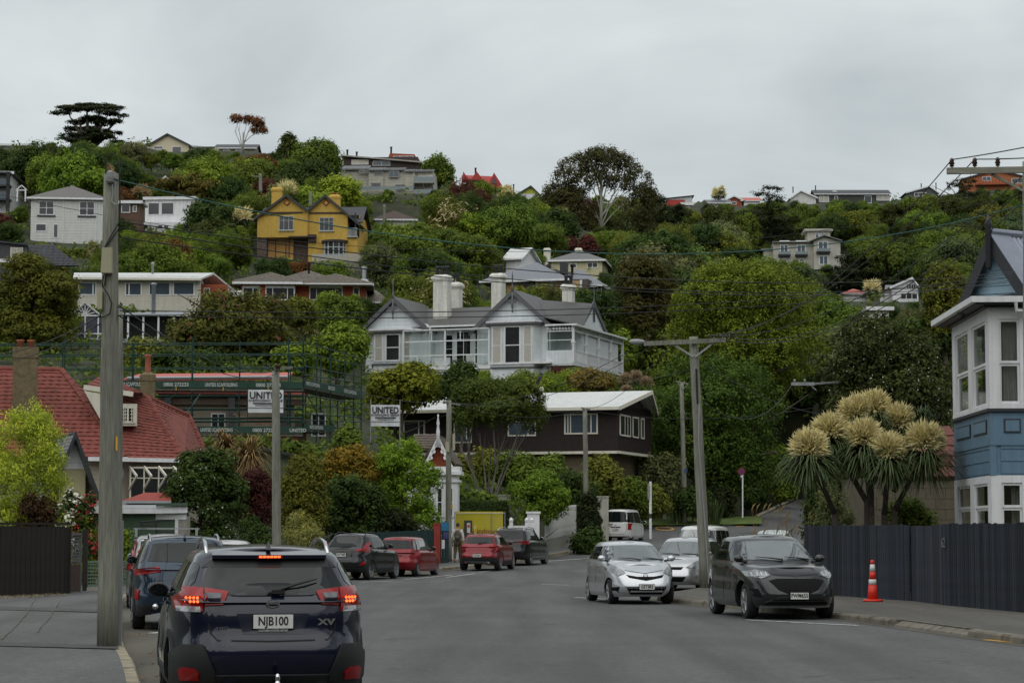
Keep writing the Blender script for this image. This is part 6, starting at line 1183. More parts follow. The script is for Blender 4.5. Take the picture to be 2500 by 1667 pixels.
# ---- small white house on the street with finial gable, gate pier with bird
def corner_house():
 B = Bld('white_bay_house','white rendered street house with brown tiles and fretted gable beside the pole',1085,1330,109,-4,mask=(1060,1060,1130,1250)); X = lambda p,q=1180,y=0: B.f(p,q,y)[0]; Z = lambda q,p=1085: B.f(p,q)[1]
 TL = mat('brown_tile2',(.105,.08,.065),.85,0,.25,4,dirt=('#5a5a45',.6,3)); B.box('wall',X(985),X(1104),0,3,-1,Z(1142),WHITE)
 bx0,bx1 = X(1050,1180,-1),X(1117,1180,-1); B.box('bay',bx0,bx1,-1,0,-1,Z(1160),WHITE); B.box('cornice',bx0-.2,bx1+.2,-1.25,.1,Z(1160),Z(1152),WHITE); B.box('cornice',bx0-.05,bx1+.12,-1.12,.1,Z(1152),Z(1140),WHITE); B.box('cornice',bx0-.1,bx1+.1,-1.1,.05,Z(1178),Z(1172),WHITE)
 for a in (1066,1092): B.window(X(a,1180,-1),X(a+16,1180,-1),Z(1262),Z(1190),-1,1,2,gm=GLASSG)
 ap = B.f(1072,1085); zl = Z(1142); x0,x1 = 2*ap[0]-X(1102),X(1102)
 B.poly('gable_wall',[(x0,zl),(x1,zl),(ap[0],ap[1])],0,2.8,BRICK); dz = (ap[1]-zl)/(x1-ap[0])
 for sg in (-1,1):
  xe = ap[0]+sg*(x1-ap[0]+.25); zz = ap[1]-(x1-ap[0]+.25)*dz; f = MB().prism([(ap[0],ap[1]+.45),(ap[0],ap[1]+.1),(xe,zz-.1),(xe,zz+.25)],-.5,-.42,lambda a,b,c: (a,c,b))
  for i in range(6): t = (i+.5)/6; f.lathe([(.1,-.5),(.1,-.42)],8,(ap[0]+(xe-ap[0])*t,0,ap[1]+.1+(zz-.2-ap[1])*t),'y')
  f.build('fretted_barge',WHITE,B.o)
 xl = X(1000,1060,2); tl = Z(1050); rf = B.slab('roof',[(ap[0],-.45,ap[1]+.45),(x0-.3,-.45,zl+.2),(x0-.3,3,zl+.2),(ap[0],3,ap[1]+.45)],.08,TL); B.slab('roof',[(ap[0],-.45,ap[1]+.45),(x1+.3,-.45,zl+.2),(x1+.3,3,zl+.2),(ap[0],3,ap[1]+.45)],.08,TL)
 p0,p1,p2,p3 = (X(1005,1095),.4,Z(1095)),(X(1062),.4,Z(1095)),(X(1070,1060,2.5),2.5,B.f(1070,1060,2.5)[1]),(X(1010,1060,2.5),2.5,B.f(1010,1060,2.5)[1]); r2 = B.slab('roof',[p0,p1,p2,p3],.08,TL); tiles(r2,p0,p1,p2,p3,6,TL,.35,.05)
 MB().lathe([(.07,ap[1]-.1),(.09,ap[1]+.6),(.05,ap[1]+.9),(.08,ap[1]+1.0),(.03,ap[1]+1.3),(.05,ap[1]+1.38),(.01,ap[1]+1.45)],8,(ap[0],-.5,0)).build('finial',WHITE,B.o,True)
corner_house()
# ---------------------------------------------------------------- trees
MASK += [(125,245,315,345,352),(1405,400,1540,560,316),(568,285,652,372,360),(1440,1262,1860,1290,163),(700,330,820,400,320),(1790,1222,1990,1300,200)]
# settle the slope below the buildings that stand on it
for x0,y0,x1,y1,Ym in MASK:
 fw = YY*CP+(ZZ-H)*SP; PX = CX+F*XX/np.maximum(fw,1); sel = (PX > x0-6) & (PX < x1+6) & (YY > 100) & (YY < Ym+10)
 d_ = ray((x0+x1)/2,y1+3); ZZ = np.where(sel,np.minimum(ZZ,H+d_.z/d_.y*YY),ZZ)
bpy.data.objects['hillside'].data.vertices.foreach_set('co',np.stack([XX,YY,ZZ],-1).ravel())
bpy.data.objects['hillside'].data.update()
def tz(x,y): j = int(np.clip(np.searchsorted(gy,y),1,ny-1)); return float(np.interp(x,gx,ZZ[j]))
def LR(n=9,taper=0.,core=.41): return lambda g,w,h: lobes_round(g,w,h,n,0,taper,core)
T_ = 'tree'
def H_(nm,lb,*a,**k): return hero(nm,lb,*a,**k)
# near shrubs on the left
H_('lime_shrub','bright lime green leafy tree above the dark fence at far left',48,960,1290,265,70,lin('#6c7a2e'),LR(16),900,30,.06,.24,11,trunk=(.1,6),aspect=.3,droop=.45)
H_('purple_shrub','dark purplish bush between the lime tree and the roses',90,1205,1300,140,69,lin('#2c2119'),LR(8),260,24,.055,.2,12,trunk=(.06,5),cat='shrub',aspect=.4)
H_('white_rose','rose bush full of white blooms above the dark gate',172,1172,1262,88,67.6,'deep',LR(7),80,26,.065,.17,13,trunk=(.04,4),cat='shrub',flower=.9)
H_('red_rose','rose bush with deep red blooms beside the left pole',214,1176,1265,66,67.3,'deep',LR(6),64,26,.065,.16,14,trunk=(.04,4),cat='shrub',flower=.7,fcol=REDFL)
H_('golden_shrub','golden green rounded shrub over the dark gate',200,1228,1305,98,68.5,lin('#66701c'),LR(8),190,24,.05,.16,15,trunk=(.05,4),cat='shrub')
H_('gate_shrub','green shrub with reddish base between the gate and the left pole',228,1290,1390,62,69.5,'brown',LR(7),150,22,.05,.17,16,trunk=(.05,4),cat='shrub')
H_('pole_shrub','bright green shrub just right of the left pole',297,1282,1385,52,71,'fresh',LR(7),150,22,.05,.16,17,trunk=(.05,4),cat='shrub')
H_('white_flecked_shrub','dark shrub flecked with small white flowers in front of the red roof',495,1068,1335,225,88,'deep',LR(13),800,24,.085,.28,18,trunk=(.12,7),flower=.11,fcol=mat('fleck',(.38,.40,.36),.8,0,.2),fsize=.6)
H_('maroon_tree','dark maroon leaved tree left of the slim wooden pole',632,1120,1320,125,90,lin('#301a1c'),LR(11),520,24,.07,.24,19,trunk=(.09,6),aspect=.35)
H_('olive_conifer','olive green conifer right of the slim wooden pole',742,1075,1300,150,94,lin('#44481e'),LR(13,.4),760,24,.075,.24,20,trunk=(.1,6),aspect=.4)
H_('pale_grass_shrub','pale grey green arching shrub behind the navy car roof',735,1238,1345,125,84,lin('#5f6440'),LR(8),300,24,.06,.2,21,trunk=(.05,5),cat='shrub',aspect=.22)
H_('low_dark_shrub','low dark green shrub at the foot of the slim pole',625,1270,1350,130,84,'deep',LR(8),260,22,.06,.2,22,trunk=(.05,5),cat='shrub')
H_('rust_maple','rust and green maple behind the black and red parked cars',860,1065,1245,185,103,lin('#544a1d'),LR(12),620,24,.09,.3,23,trunk=(.12,7),flat=.5,tvar=.35)
H_('green_maple','dark green leafy tree below the rust coloured maple',850,1150,1300,200,100,'deep',LR(12),640,24,.09,.3,24,trunk=(.12,7))
H_('bright_green_tree','bright green bushy tree left of the white bay house',985,1038,1300,195,103,lin('#485f1c'),LR(14),900,24,.085,.28,25,trunk=(.14,7),aspect=.35)
H_('soft_green_tree','soft green tree top below the scaffolding corner',850,1020,1120,105,108,'mid',LR(8),320,24,.085,.3,26,trunk=(.1,6))
H_('fence_creeper','dark creeper mass hanging over the green board fence',905,1235,1310,270,101.5,'black',LR(10),420,22,.09,.28,27,trunk=(.06,5),cat='shrub')
# street middle
H_('round_hedge_bush','large clipped round green bush over the white picket fence',1308,1160,1282,165,113,lin('#44591f'),LR(13),900,22,.075,.22,28,trunk=(.1,6),cat='shrub',ext=False)
H_('ivy_column','dark ivy covered bush around the wooden pole end of the picket fence',1437,1190,1325,62,121,'black',LR(9),330,22,.085,.25,29,trunk=(.08,5),cat='shrub')
H_('dark_fence_bush','dark bush right of the round hedge above the picket fence',1395,1130,1290,110,128,'deep',LR(9),420,22,.10,.32,30,trunk=(.1,6),cat='shrub')
for i,(px,t,b,w,Y,c,lb) in enumerate(((1190,1090,1225,150,140,'olive','olive shrub bank under the left windows of the brown house'),(1250,1095,1200,120,138,'mid','green shrub behind the slender trunks of the street tree'),(1340,1115,1190,110,142,'mid','leafy shrub right of the flax under the brown house'),(1475,1120,1230,130,148,'olive','loose shrub under the right corner of the brown house'),(1420,1180,1265,90,140,'deep','dark shrub behind the white wall by the ivy'),(1540,1160,1262,120,152,'mid','leafy shrub on the bank behind the white van'),(1620,1100,1215,130,160,'grey','rounded pale green shrub behind the verge pole'),(1590,1190,1268,120,155,'olive','low shrub on the bank left of the verge pole'),(1690,1190,1268,110,158,'deep','low flax like shrub right of the verge pole'),(1500,1215,1272,100,154,'deep','low dark shrub behind the white van roof'),(1120,1110,1215,90,134,'olive','shrub beside the white bay house'),(1440,1288,1338,78,120,'deep','low weeds at the foot of the ivy covered pole'),(1760,1185,1262,90,162,'black','dark shrub left of the no stopping sign'),(1840,1160,1250,90,175,'deep','dark shrub right of the no stopping sign'))):
 H_('bank_shrub',lb,px,t,b,w,Y,c,LR(8),260,22,.12,.38,40+i,trunk=(.08,5),cat='shrub',grp='shrubs on the bank')
# behind
H_('magnolia','yellow green broad leaved tree in front of the villa, left part',985,895,1010,200,152,lin('#50581e'),LR(12),420,24,.16,.42,60,trunk=(.16,7),up=.7)
H_('villa_front_tree','dark green small tree in front of the middle of the villa',1125,898,1010,110,150,'deep',LR(9),300,24,.13,.42,61,trunk=(.12,6))
H_('villa_hedge_shrub','reddish green shrub at the right corner of the villa',1445,905,960,140,168,lin('#4a4426'),LR(9),260,22,.13,.4,62,trunk=(.08,5),cat='shrub')
H_('villa_fresh_shrub','fresh green shrub below the right corner of the villa',1350,925,965,80,166,'fresh',LR(7),160,22,.12,.36,63,trunk=(.08,5),cat='shrub')
H_('villa_side_tree','light green slender tree beside the villa verandah',1520,800,920,80,192,'fresh',LR(8),260,22,.15,.45,64,trunk=(.1,6))
H_('totara','dark brown green layered tree right of the villa',1580,590,950,235,198,lin('#30311a'),LR(20,.35),1000,26,.15,.6,65,trunk=(.35,9),flat=.6)
H_('big_elm','huge yellow green tree crown in the middle right',1830,640,1010,400,178,lin('#48551e'),LR(36,0,.30),2200,30,.125,.58,66,trunk=(.5,10),tvar=.3)
H_('deep_green_elm','deep green tree mass below the huge yellow green crown',1745,860,1240,400,165,lin('#2f411b'),LR(36,0,.30),1900,28,.125,.58,67,trunk=(.5,10))
H_('dense_elm','deep green tree left of the crossarm pole beside the brown house',1600,930,1180,170,170,lin('#32431b'),LR(15),800,32,.125,.55,68,trunk=(.3,8))
H_('white_flecked_tree','large dark tree flecked with pale flowers left of the blue house',2170,735,1080,360,108,lin('#2b331d'),LR(28,0,.33),2200,25,.10,.38,69,trunk=(.3,9),flower=.13,fcol=mat('fleck2',(.34,.36,.30),.8,0,.2),fsize=.55)
H_('white_flecked_low','lower dark part of the flecked trees above the cabbage tree',2090,950,1200,240,104,lin('#262f1a'),LR(13),800,24,.12,.38,70,trunk=(.2,7),flower=.07,fcol=mat('fleck2',(.34,.36,.30),.8,0,.2),fsize=.55)
H_('golden_conifer','bronze green conifer left of the blue gable',2310,632,850,140,190,lin('#43491d'),LR(14,.4),700,24,.17,.5,71,trunk=(.25,7),aspect=.4)
H_('roadside_bank','bright grassy bush beside the climbing side road',1905,1090,1230,90,182,'fresh',LR(9),320,22,.15,.45,72,trunk=(.1,5),cat='shrub')
H_('fence_shrub_left','feathery green shrub behind the navy fence under the cabbage tree',2040,1170,1300,130,68.5,'grey',LR(9),330,24,.055,.2,73,trunk=(.06,5),cat='shrub',aspect=.3)
H_('fence_shrub_right','leafy green shrub behind the navy fence beside the block wall',2215,1215,1300,160,67,'mid',LR(10),380,24,.06,.2,74,trunk=(.06,5),cat='shrub',zb=0)
H_('fence_shrub_end','dark thin leaved bush at the left end of the navy fence',1985,1150,1275,70,70,'deep',LR(8),170,20,.06,.2,75,trunk=(.05,6),cat='shrub',zb=0)
# left hill
H_('olive_tree','big dense olive green tree at the left edge below the tiled house',85,615,900,235,158,lin('#3f441b'),LR(24,0,.33),1400,24,.125,.5,80,trunk=(.35,8),flat=.7,tvar=.3)
H_('pohutukawa','wide tree with dull red flower tips above the scaffolding',565,712,890,355,158,lin('#393e1d'),LR(24,0,.33),1200,24,.16,.5,81,trunk=(.3,9),flower=.06,fcol=mat('dull_red',(.13,.03,.02),.8,0,.2))
H_('pohutukawa_left','olive shrub under the conservatory beside the left pole',360,830,940,190,150,'olive',LR(10),420,22,.15,.45,82,trunk=(.15,6))
H_('brick_house_tree','green tree in front of the right half of the brick house',838,722,830,135,178,'mid',LR(10),380,24,.15,.45,83,trunk=(.18,7))
H_('brick_house_willow','yellow green drooping tree in front of the brick house',735,732,800,110,182,'olive',LR(8),280,24,.15,.4,84,trunk=(.12,6),droop=.4)
H_('round_green_tree','round fresh green tree between scaffolding and villa',825,795,925,160,160,'fresh',LR(11),480,24,.15,.45,85,trunk=(.18,7))
H_('yellow_shrub_scaffold','yellow green shrub behind the scaffold standards',715,835,960,130,150,'fresh',LR(9),300,22,.15,.45,86,trunk=(.1,6),cat='shrub')
H_('dark_shrub_scaffold','dark leafy shrub behind the long face of the scaffolding',470,850,930,250,148,'deep',LR(11),420,22,.15,.45,87,trunk=(.1,6),cat='shrub')
H_('dark_round_tree','dark rounded tree right of the white box house',505,480,600,140,238,'deep',LR(11),480,24,.19,.6,88,trunk=(.3,7))
H_('dark_round_tree','dark olive tree between the white box house and the mustard house',535,535,670,165,228,'dark',LR(12),520,24,.19,.6,89,trunk=(.3,7))
H_('olive_dome_tree','broad olive dome tree above the white box house',480,418,505,210,275,lin('#3f3c1e'),LR(13),520,24,.22,.65,90,trunk=(.3,8),flat=.6)
H_('fresh_green_tree','fresh green tree below the skyline left of the mustard house',625,395,490,140,300,'fresh',LR(10),420,24,.22,.7,91,trunk=(.3,7))
H_('lime_crown_tree','lime green tree right above the mustard house chimney',830,440,520,130,275,'lime',LR(10),400,24,.21,.65,92,trunk=(.3,7))
H_('ridge_tree','tall green tree mound on the skyline left of the apartments',765,325,480,165,322,'mid',LR(14,.3),620,24,.24,.75,93,trunk=(.4,8))
H_('ridge_dark_tree','dark tree on the skyline left of the green mound',705,325,420,60,330,'dark',LR(7),220,22,.24,.7,94,trunk=(.3,6))
H_('broom_bank','bright green bank of broom below the apartments',965,480,520,220,310,'fresh',LR(12),420,22,.2,.55,95,trunk=None,cat='shrub')
H_('round_ridge_tree','round green tree right of the apartments on the skyline',1068,372,470,85,338,'mid',LR(8),280,24,.24,.75,96,trunk=(.3,6))
H_('brown_tree','dark brown leaved tree right of the hip roofed cottage',1100,480,560,85,290,lin('#40302a'),LR(9),320,24,.2,.6,97,trunk=(.25,6))
H_('maroon_dome','dull maroon spreading tree below the red gables',1262,508,575,105,300,lin('#3a2824'),LR(9),320,24,.2,.6,98,trunk=(.25,6),flat=.6)
H_('dark_maple','dark green tree in front of the gum tree',1365,503,610,105,282,'deep',LR(10),420,24,.2,.65,99,trunk=(.25,7))
H_('maroon_cone','dark maroon shrub above the pale yellow house',1435,577,635,50,270,'maroon',LR(7),170,22,.18,.5,101,trunk=(.15,5))
H_('pale_green_tree','pale green tree above the bronze layered tree',1690,595,700,100,262,lin('#4a6034'),LR(9),360,24,.19,.6,102,trunk=(.2,6))
for i,(px,t,b,w,Y,lb) in enumerate(((1610,480,640,85,340,'dark pine standing right of the gum tree'),(1655,500,640,70,345,'narrow dark pine second from the gum tree'),(1880,458,620,185,405,'broad black green cypress behind the tower house'),(1830,520,640,130,398,'low spreading black cypress left of the tower house'),(2090,615,720,200,335,'dark cypress mass behind the white gable cottage'),(2350,440,550,215,440,'dark cypress clump on the right skyline below the brick house'),(1730,500,620,60,400,'small dark pine under the skyline houses'),(2120,600,690,90,345,'dark bushy tree right of the tower house'))):
 H_('cypress',lb,px,t,b,w,Y,'black',lambda g,w_,h_: lobes_layer(g,w_,h_,16),460,26,.24,.8,110+i,trunk=(.4,8),flat=.45,aspect=.35,up=.9)
# macrocarpa on the skyline: flat topped, wind-shaped
def macrocarpa():
 Y = 350; s = Y/F; b = at(215,356,Y); o = empty('macrocarpa',(b.x,b.y,b.z-1),0,'dark flat topped wind shaped tree standing alone on the left skyline','tree'); g = np.random.default_rng(5); lb = []
 for (x,y,rx,rz) in ((-5,104,46,5),(30,104,40,5),(62,94,34,6),(-52,92,34,5),(-25,86,42,6),(20,90,44,6),(82,74,22,5),(50,76,34,6),(-62,76,30,5),(-30,66,36,5),(8,70,40,6),(70,58,26,5),(40,56,36,6),(-45,48,34,5),(0,48,36,6),(60,38,26,5),(25,34,40,7),(-50,26,32,6),(-20,28,40,7),(40,18,44,7),(-10,12,54,7),(-60,14,22,4),(62,14,26,5)):
  lb.append((x*s,g.uniform(-2.5,2.5),y*s+1,rx*s*.72,rx*s*.55,rz*s*.8))
 c = link('crown',crown('crown',lb,900,24,.22,.62,5,flat=.35,aspect=.35,up=1.0,inner=.1),o); c.color = (*[x*GK*.85 for x in lin('#232b19')],1)
 f = MB();
 for x0,x1,y1 in ((0,-5,104),(0,50,80),(0,-50,80),(0,75,66),(0,-58,50),(0,60,36),(5,30,95),(-5,-25,70),(0,25,50)): f.tube([(x0*s,0,0),((x0*.7+x1*.3)*s,0,y1*.45*s),(x1*s,0,y1*s+1)],[.55,.35,.06],6,False)
 f.build('trunk',BARK,o,True)
macrocarpa()
def gum(name,label,px,pyb,Y,trunk_h,branches,lobes,col,ncl,nl,leaf,cr,seed,r=.45,bark=PALEBARK,wx=1.):
 s = Y/F; b = at(px,pyb,Y); o = empty(name,(b.x,b.y,b.z-.3),0,label,'tree'); q = random.Random(seed); g = np.random.default_rng(seed)
 c = link('crown',crown('crown',[(x*s*wx,g.uniform(-1,1),z*s,rx*s*wx,rx*s*.7,rz*s*wx) for x,z,rx,rz in lobes],ncl,nl,leaf,cr,seed,inner=.15,aspect=.35),o); c.color = (*[x*GK for x in lin(col)],1)
 f = MB(); f.tube([(0,0,0),(2*s,0,trunk_h*.5*s),(1*s,0,trunk_h*s)],[r,r*.75,r*.35],8)
 for x0,z0,x1,z1 in branches:
  m_ = ((x0*.55+x1*.45)*s,q.uniform(-.5,.5),(z0*.45+z1*.55)*s); f.tube([(x0*s,0,z0*s),m_,(x1*s,q.uniform(-1.5,1.5),z1*s)],[r*.42,r*.28,r*.06],5,False)
  for k in range(3): t = q.uniform(.5,.95); f.tube([(m_[0]+(x1*s-m_[0])*(t-.5)*2,m_[1],m_[2]+(z1*s-m_[2])*(t-.5)*2),((x1+q.uniform(-18,18))*s,q.uniform(-1,1),(z1+q.uniform(2,22))*s)],[r*.14,r*.04],4,False)
 f.build('trunk',bark,o,True)
gum('gum_tree','tall dark gum tree with pale bare trunk and branches on the skyline',1466,572,318,150,[(0,20,45,110),(0,30,-35,105),(2,45,60,140),(2,60,-28,140),(2,70,30,160),(2,90,-20,175),(2,100,25,185),(0,18,70,90),(2,120,10,200),(2,50,80,120),(0,35,-55,95)],
 [(0,185,62,26),(-48,170,42,26),(45,170,45,28),(-72,140,34,24),(82,135,30,30),(-88,100,36,30),(100,95,28,34),(-95,55,40,36),(-50,100,30,18),(105,50,26,34),(10,205,40,14),(-118,30,30,30),(60,30,38,22),(-50,25,40,24),(95,15,36,22),(-70,75,45,40),(-100,85,35,45),(85,75,30,50),(-30,140,50,25),(40,130,30,20),(-60,45,50,30),(112,70,22,40),(-20,60,30,25)],'#30321f',1300,22,.22,.72,131,r=.30,wx=1.12)
gum('sparse_gum','thin bare stemmed tree with rusty tufts on the skyline left',592,372,362,55,[(0,10,-15,80),(0,15,10,85),(0,20,30,78),(0,25,45,60),(0,8,-22,60),(0,12,20,70)],[(-14,86,13,8),(14,88,14,8),(36,80,14,9),(48,62,10,8),(28,62,8,5)],'#4d3321',130,20,.22,.55,132,r=.22)
gum('street_tree','slender multi stemmed tree with airy crown in front of the brown house',1190,1222,124,20,[(-15,0,-45,120),(-10,0,-70,150),(0,0,10,140),(5,0,40,165),(8,0,80,175),(10,0,110,200),(0,10,-20,180),(5,20,60,220),(-35,80,-60,190),(-50,110,-30,230),(55,120,100,230),(20,100,10,240)],
 [(20,270,70,40),(-40,265,50,40),(85,255,52,42),(-55,215,36,36),(110,215,36,36),(30,228,58,32),(-20,235,50,30)],'#33401c',900,24,.10,.33,133,r=.16,bark=mat('grey_bark',(.13,.12,.10),.9,0,.3,4))
# cabbage trees
def blades(f,c,n,L,w,q,up=.2,droop=.9,emax=1.35):
 for i in range(n):
  a = q.random()*6.283; e = q.uniform(-.35,emax) if up > 0 else q.uniform(-.9,.5); l = L*q.uniform(.75,1.15); d = Vector((math.cos(a)*math.cos(e),math.sin(a)*math.cos(e),math.sin(e))); s = Vector((-math.sin(a),math.cos(a),0)); p = Vector(c); V = []
  for k in range(5):
   t = k/4; ww = w*(1-t*.92)*(.7+.6*min(1,t*3)); V += [p+s*ww*.5,p-s*ww*.5]; d2 = (d+Vector((0,0,-droop*t*t*1.6))).normalized(); p = p+d2*l/4
  f.add(V,[(2*k,2*k+1,2*k+3,2*k+2) for k in range(4)])
def bloom(f,c,n,r,q,l=.22,flat=1.0):
 for i in range(n):
  a = q.random()*6.283; e = math.asin(q.uniform(-.55,1)); d = Vector((math.cos(a)*math.cos(e),math.sin(a)*math.cos(e),math.sin(e)*flat)); rr = r*q.uniform(.55,1.0); p = Vector(c)+d*rr; d2 = (d+Vector((q.uniform(-.35,.35),q.uniform(-.35,.35),q.uniform(-.1,.5)))).normalized(); s = d2.cross(Vector((q.random()-.5,q.random()-.5,q.random()-.5))).normalized()*.034*(l/.22); w = d2.cross(s)
  e_ = p+d2*l*q.uniform(.6,1.2); f.add([p+s,p-s*.5+w*.87,p-s*.5-w*.87,e_],[(0,1,3),(1,2,3),(2,0,3)])
SWORD = mat('sword_leaf',(.050,.078,.020),.5,0,.35,2); DRYL = mat('dry_leaf',(.09,.06,.03),.9,0,.3); CREAMFL = mat('cream_panicle',(.62,.54,.27),.85,0,.3,5); CTRUNK = mat('cork_bark',(.06,.048,.038),.95,0,.35,6,bump=.7)
def cabbage(name,label,Y,base,heads,scale=1.,bl=True,trunk_w=.14,seed=3,bm=None,fm=None,zb=None,nb=110,nf=420,ll=2.):
 done = set(); q = random.Random(seed); b = at(*base,Y); z0 = tz(b.x,b.y) if zb is None else zb; o = empty(name,(b.x,b.y,z0),0,label,'tree')
 for i,(px,py,r,fl,bx) in enumerate(heads):
  dy = q.uniform(-.3,.3)*scale-(py-sum(h[1] for h in heads)/len(heads))*.014*Y/65; c = at(px,py,Y+dy)-Vector((b.x,b.y,z0)); rr = r*Y/F; lc = c-Vector((0,0,rr*.8)); bb = at(bx,base[1],Y)-Vector((b.x,b.y,z0)); bb.z = 0
  fk = bb+Vector(((at(base[0],base[1],Y).x-b.x)*.1,0,max(.3,lc.z*.62)))
  if bx not in done: MB().tube([bb,bb.lerp(fk,.5),fk],[trunk_w*1.2,trunk_w,trunk_w*.9],9).build('trunk',CTRUNK,o,True)
  done.add(bx); MB().tube([fk-Vector((0,0,.1)),fk.lerp(lc,.5),lc],[trunk_w*.85,trunk_w*.7,trunk_w*.6],8).build('limb',CTRUNK,o,True)
  f = MB(); blades(f,lc,nb,rr*ll,.062*scale,q,.2,1.3,.35 if fl else 1.35); blades(f,lc-Vector((0,0,rr*.1)),nb,rr*ll,.05*scale,q,-1,.9); f.build('leaf_rosette',bm or SWORD,o)
  f = MB(); blades(f,lc-Vector((0,0,rr*.3)),nb//3,rr*1.5,.05*scale,q,-1,1.6); f.build('dead_leaf_skirt',DRYL,o)
  if fl: f = MB(); bloom(f,c,nf,rr*.97,q,.22*scale); f.build('flower_head',fm or CREAMFL,o)
cabbage('cabbage_tree','clump of cabbage tree stems with cream flower heads and sword leaves behind the navy fence',65,(2125,1330),
 [(1976,1092,41,1,2040),(2026,1050,38,1,2118),(2092,1008,41,1,2128),(2135,992,35,1,2128),(2108,1068,43,1,2128),(2170,1098,38,1,2160),(2194,1026,37,1,2160),(2258,1076,44,1,2185),(2246,1020,26,0,2185)],1.,zb=.05,nb=190,nf=1100,trunk_w=.10,ll=2.7)
TAN = mat('tan_leaf',(.24,.155,.06),.8,0,.3,3); TANF = mat('tan_flower',(.30,.21,.10),.85,0,.25)
cabbage('dying_cabbage_tree','two tan dried cabbage heads below the scaffolding',104,(580,1180),[(552,1066,30,0,570),(612,1085,36,0,600),(575,1105,20,0,585)],1.4,seed=8,bm=TAN,nb=190)
cabbage('flowering_cabbage_tree','leaning cabbage tree with buff flowers at the right end of the brown house',176,(1562,1090),[(1526,928,16,1,1575),(1552,922,17,1,1575),(1578,936,16,1,1580),(1530,955,14,1,1575)],1.2,seed=9,fm=mat('buff_flower',(.30,.22,.13),.85,0,.25),nb=90,nf=420,trunk_w=.13)
for i,(px,py,Y,lb) in enumerate(((255,420,285,'cabbage tree with tawny plumes left of the left pole top'),(345,470,262,'tawny cabbage tree left of the white box house'),(1205,540,300,'cabbage tree with cream plumes above the maroon dome'),(1180,625,262,'cream plumed cabbage tree above the villa chimney'),(1755,468,470,'lone cabbage tree on the right skyline'),(700,462,258,'cabbage tree with cream plumes behind the mustard chimney'),(590,525,240,'cabbage tree with yellow plumes left of the mustard house'),(1235,468,385,'cabbage tree with cream plumes left of the lime green house'),(2130,700,298,'plumed cabbage tree left of the white gable cottage'))):
 q = [(px+a*.8,py+c*.8,9 if Y < 400 else 6,1,px) for a,c in ((-9,-2),(8,-6),(0,6),(12,8),(-12,10))]; cabbage('cabbage_tree',lb,Y,(px,py+45),q,3.2,seed=20+i,fm=TANF if i in (0,1) else CREAMFL,nb=36,nf=90,trunk_w=.18)
# flax
def flax(px,pyt,pyb,w,Y,n,lb,col,seed):
 b = at(px,pyb,Y); o = empty('flax',(b.x,b.y,min(b.z,tz(b.x,b.y)+.3)),0,lb,'flax'); q = random.Random(seed); h = (pyb-pyt)*Y/F; ww = w*Y/F/2; f = MB()
 for i in range(n):
  a = q.random()*6.283; p = Vector((q.uniform(-.5,.5)*ww,q.uniform(-.3,.3)*ww,0)); t = Vector((p.x+math.cos(a)*ww*q.uniform(.2,.8),math.sin(a)*ww*.6,h*q.uniform(.7,1.1))); m = p.lerp(t,.55)+Vector((0,0,h*.1)); s = Vector((-math.sin(a),math.cos(a),0))*.05; f.add([p+s,p-s,m+s,m-s,t],[(0,1,3,2),(2,3,4)])
 f.build('leaves',mat(*col),o)
flax(1325,1098,1190,110,140,170,'bronze flax clump under the brown house windows',('flax_bronze',(.085,.065,.025),.5,0,.3,2),1); flax(1385,1120,1190,60,141,80,'bronze flax clump nearer the brown house corner',('flax_bronze',),2); flax(1735,1195,1262,80,157,90,'green flax clump right of the verge pole',('flax_green',(.05,.075,.02),.5,0,.3,2),3); flax(1655,1185,1262,60,158,70,'green flax clump behind the verge pole',('flax_green',),4)
# clipped hedges
def hedge(name,lb,px0,px1,pyt,pyb,Y,d,col,seed,leaf=.07):
 a,b = at(px0,pyb,Y),at(px1,pyb,Y); h = (pyb-pyt)*Y/F; L = b.x-a.x; o = empty(name,((a.x+b.x)/2,Y,a.z),0,lb,'hedge'); g = np.random.default_rng(seed); n = int((L*h+L*d)/(leaf*leaf)*1.1); side = g.random(n) < h/(h+d)
 pos = np.stack([g.uniform(-L/2,L/2,n),np.where(side,g.normal(0,.03,n),g.uniform(0,d,n)),np.where(side,g.uniform(0,h,n),h+g.normal(0,.04,n))],1); nr = np.where(side[:,None],[0,-1.,.3],[0,-.2,1.])+unit(g,n)*.6; nr /= np.linalg.norm(nr,axis=1,keepdims=True)
 c = link('foliage',quads_mesh('foliage',leaves_arrays(g,pos,nr,np.full(n,leaf),.55),g.normal(.5,.16,n),[LEAF]),o); c.color = (*[x*GK for x in G[col]],1); MB().box(-L/2+.05,L/2-.05,.08,d,-.5,h-.05).build('stems',EARTH,o)
hedge('hedge','clipped dark hedge behind the yellow banner',1120,1245,1224,1320,114,1.2,'deep',1); hedge('hedge','long clipped hedge below the pale grey weatherboard house',150,470,608,650,222,2,'olive',2,.16)
# ---- fill the slope
def terr_hit(px,py,y0=105.,y1=560.):
 px = np.asarray(px,float); py = np.asarray(py,float); Ys = np.arange(y0,y1,3.); hit = np.full(px.shape,np.nan); dxy = [ray(a,b) for a,b in zip(px,py)]; dx = np.array([d.x/d.y for d in dxy]); dz = np.array([d.z/d.y for d in dxy])
 for Yv in Ys:
  todo = np.isnan(hit)
  if not todo.any(): break
  i = np.where(todo)[0]; zt = _grid(dx[i]*Yv,Yv); h = zt >= H+dz[i]*Yv; hit[i[h]] = Yv
 return hit
def _grid(x,y):
 j = int(np.clip(np.searchsorted(gy,y),1,ny-1)); return np.interp(x,gx,ZZ[j])
skyl = [(0,362),(120,352),(330,352),(600,362),(690,385),(850,430),(1060,430),(1130,440),(1280,470),(1500,480),(1650,495),(1900,480),(2100,485),(2300,470),(2500,455)]
gp = []
py = 352.
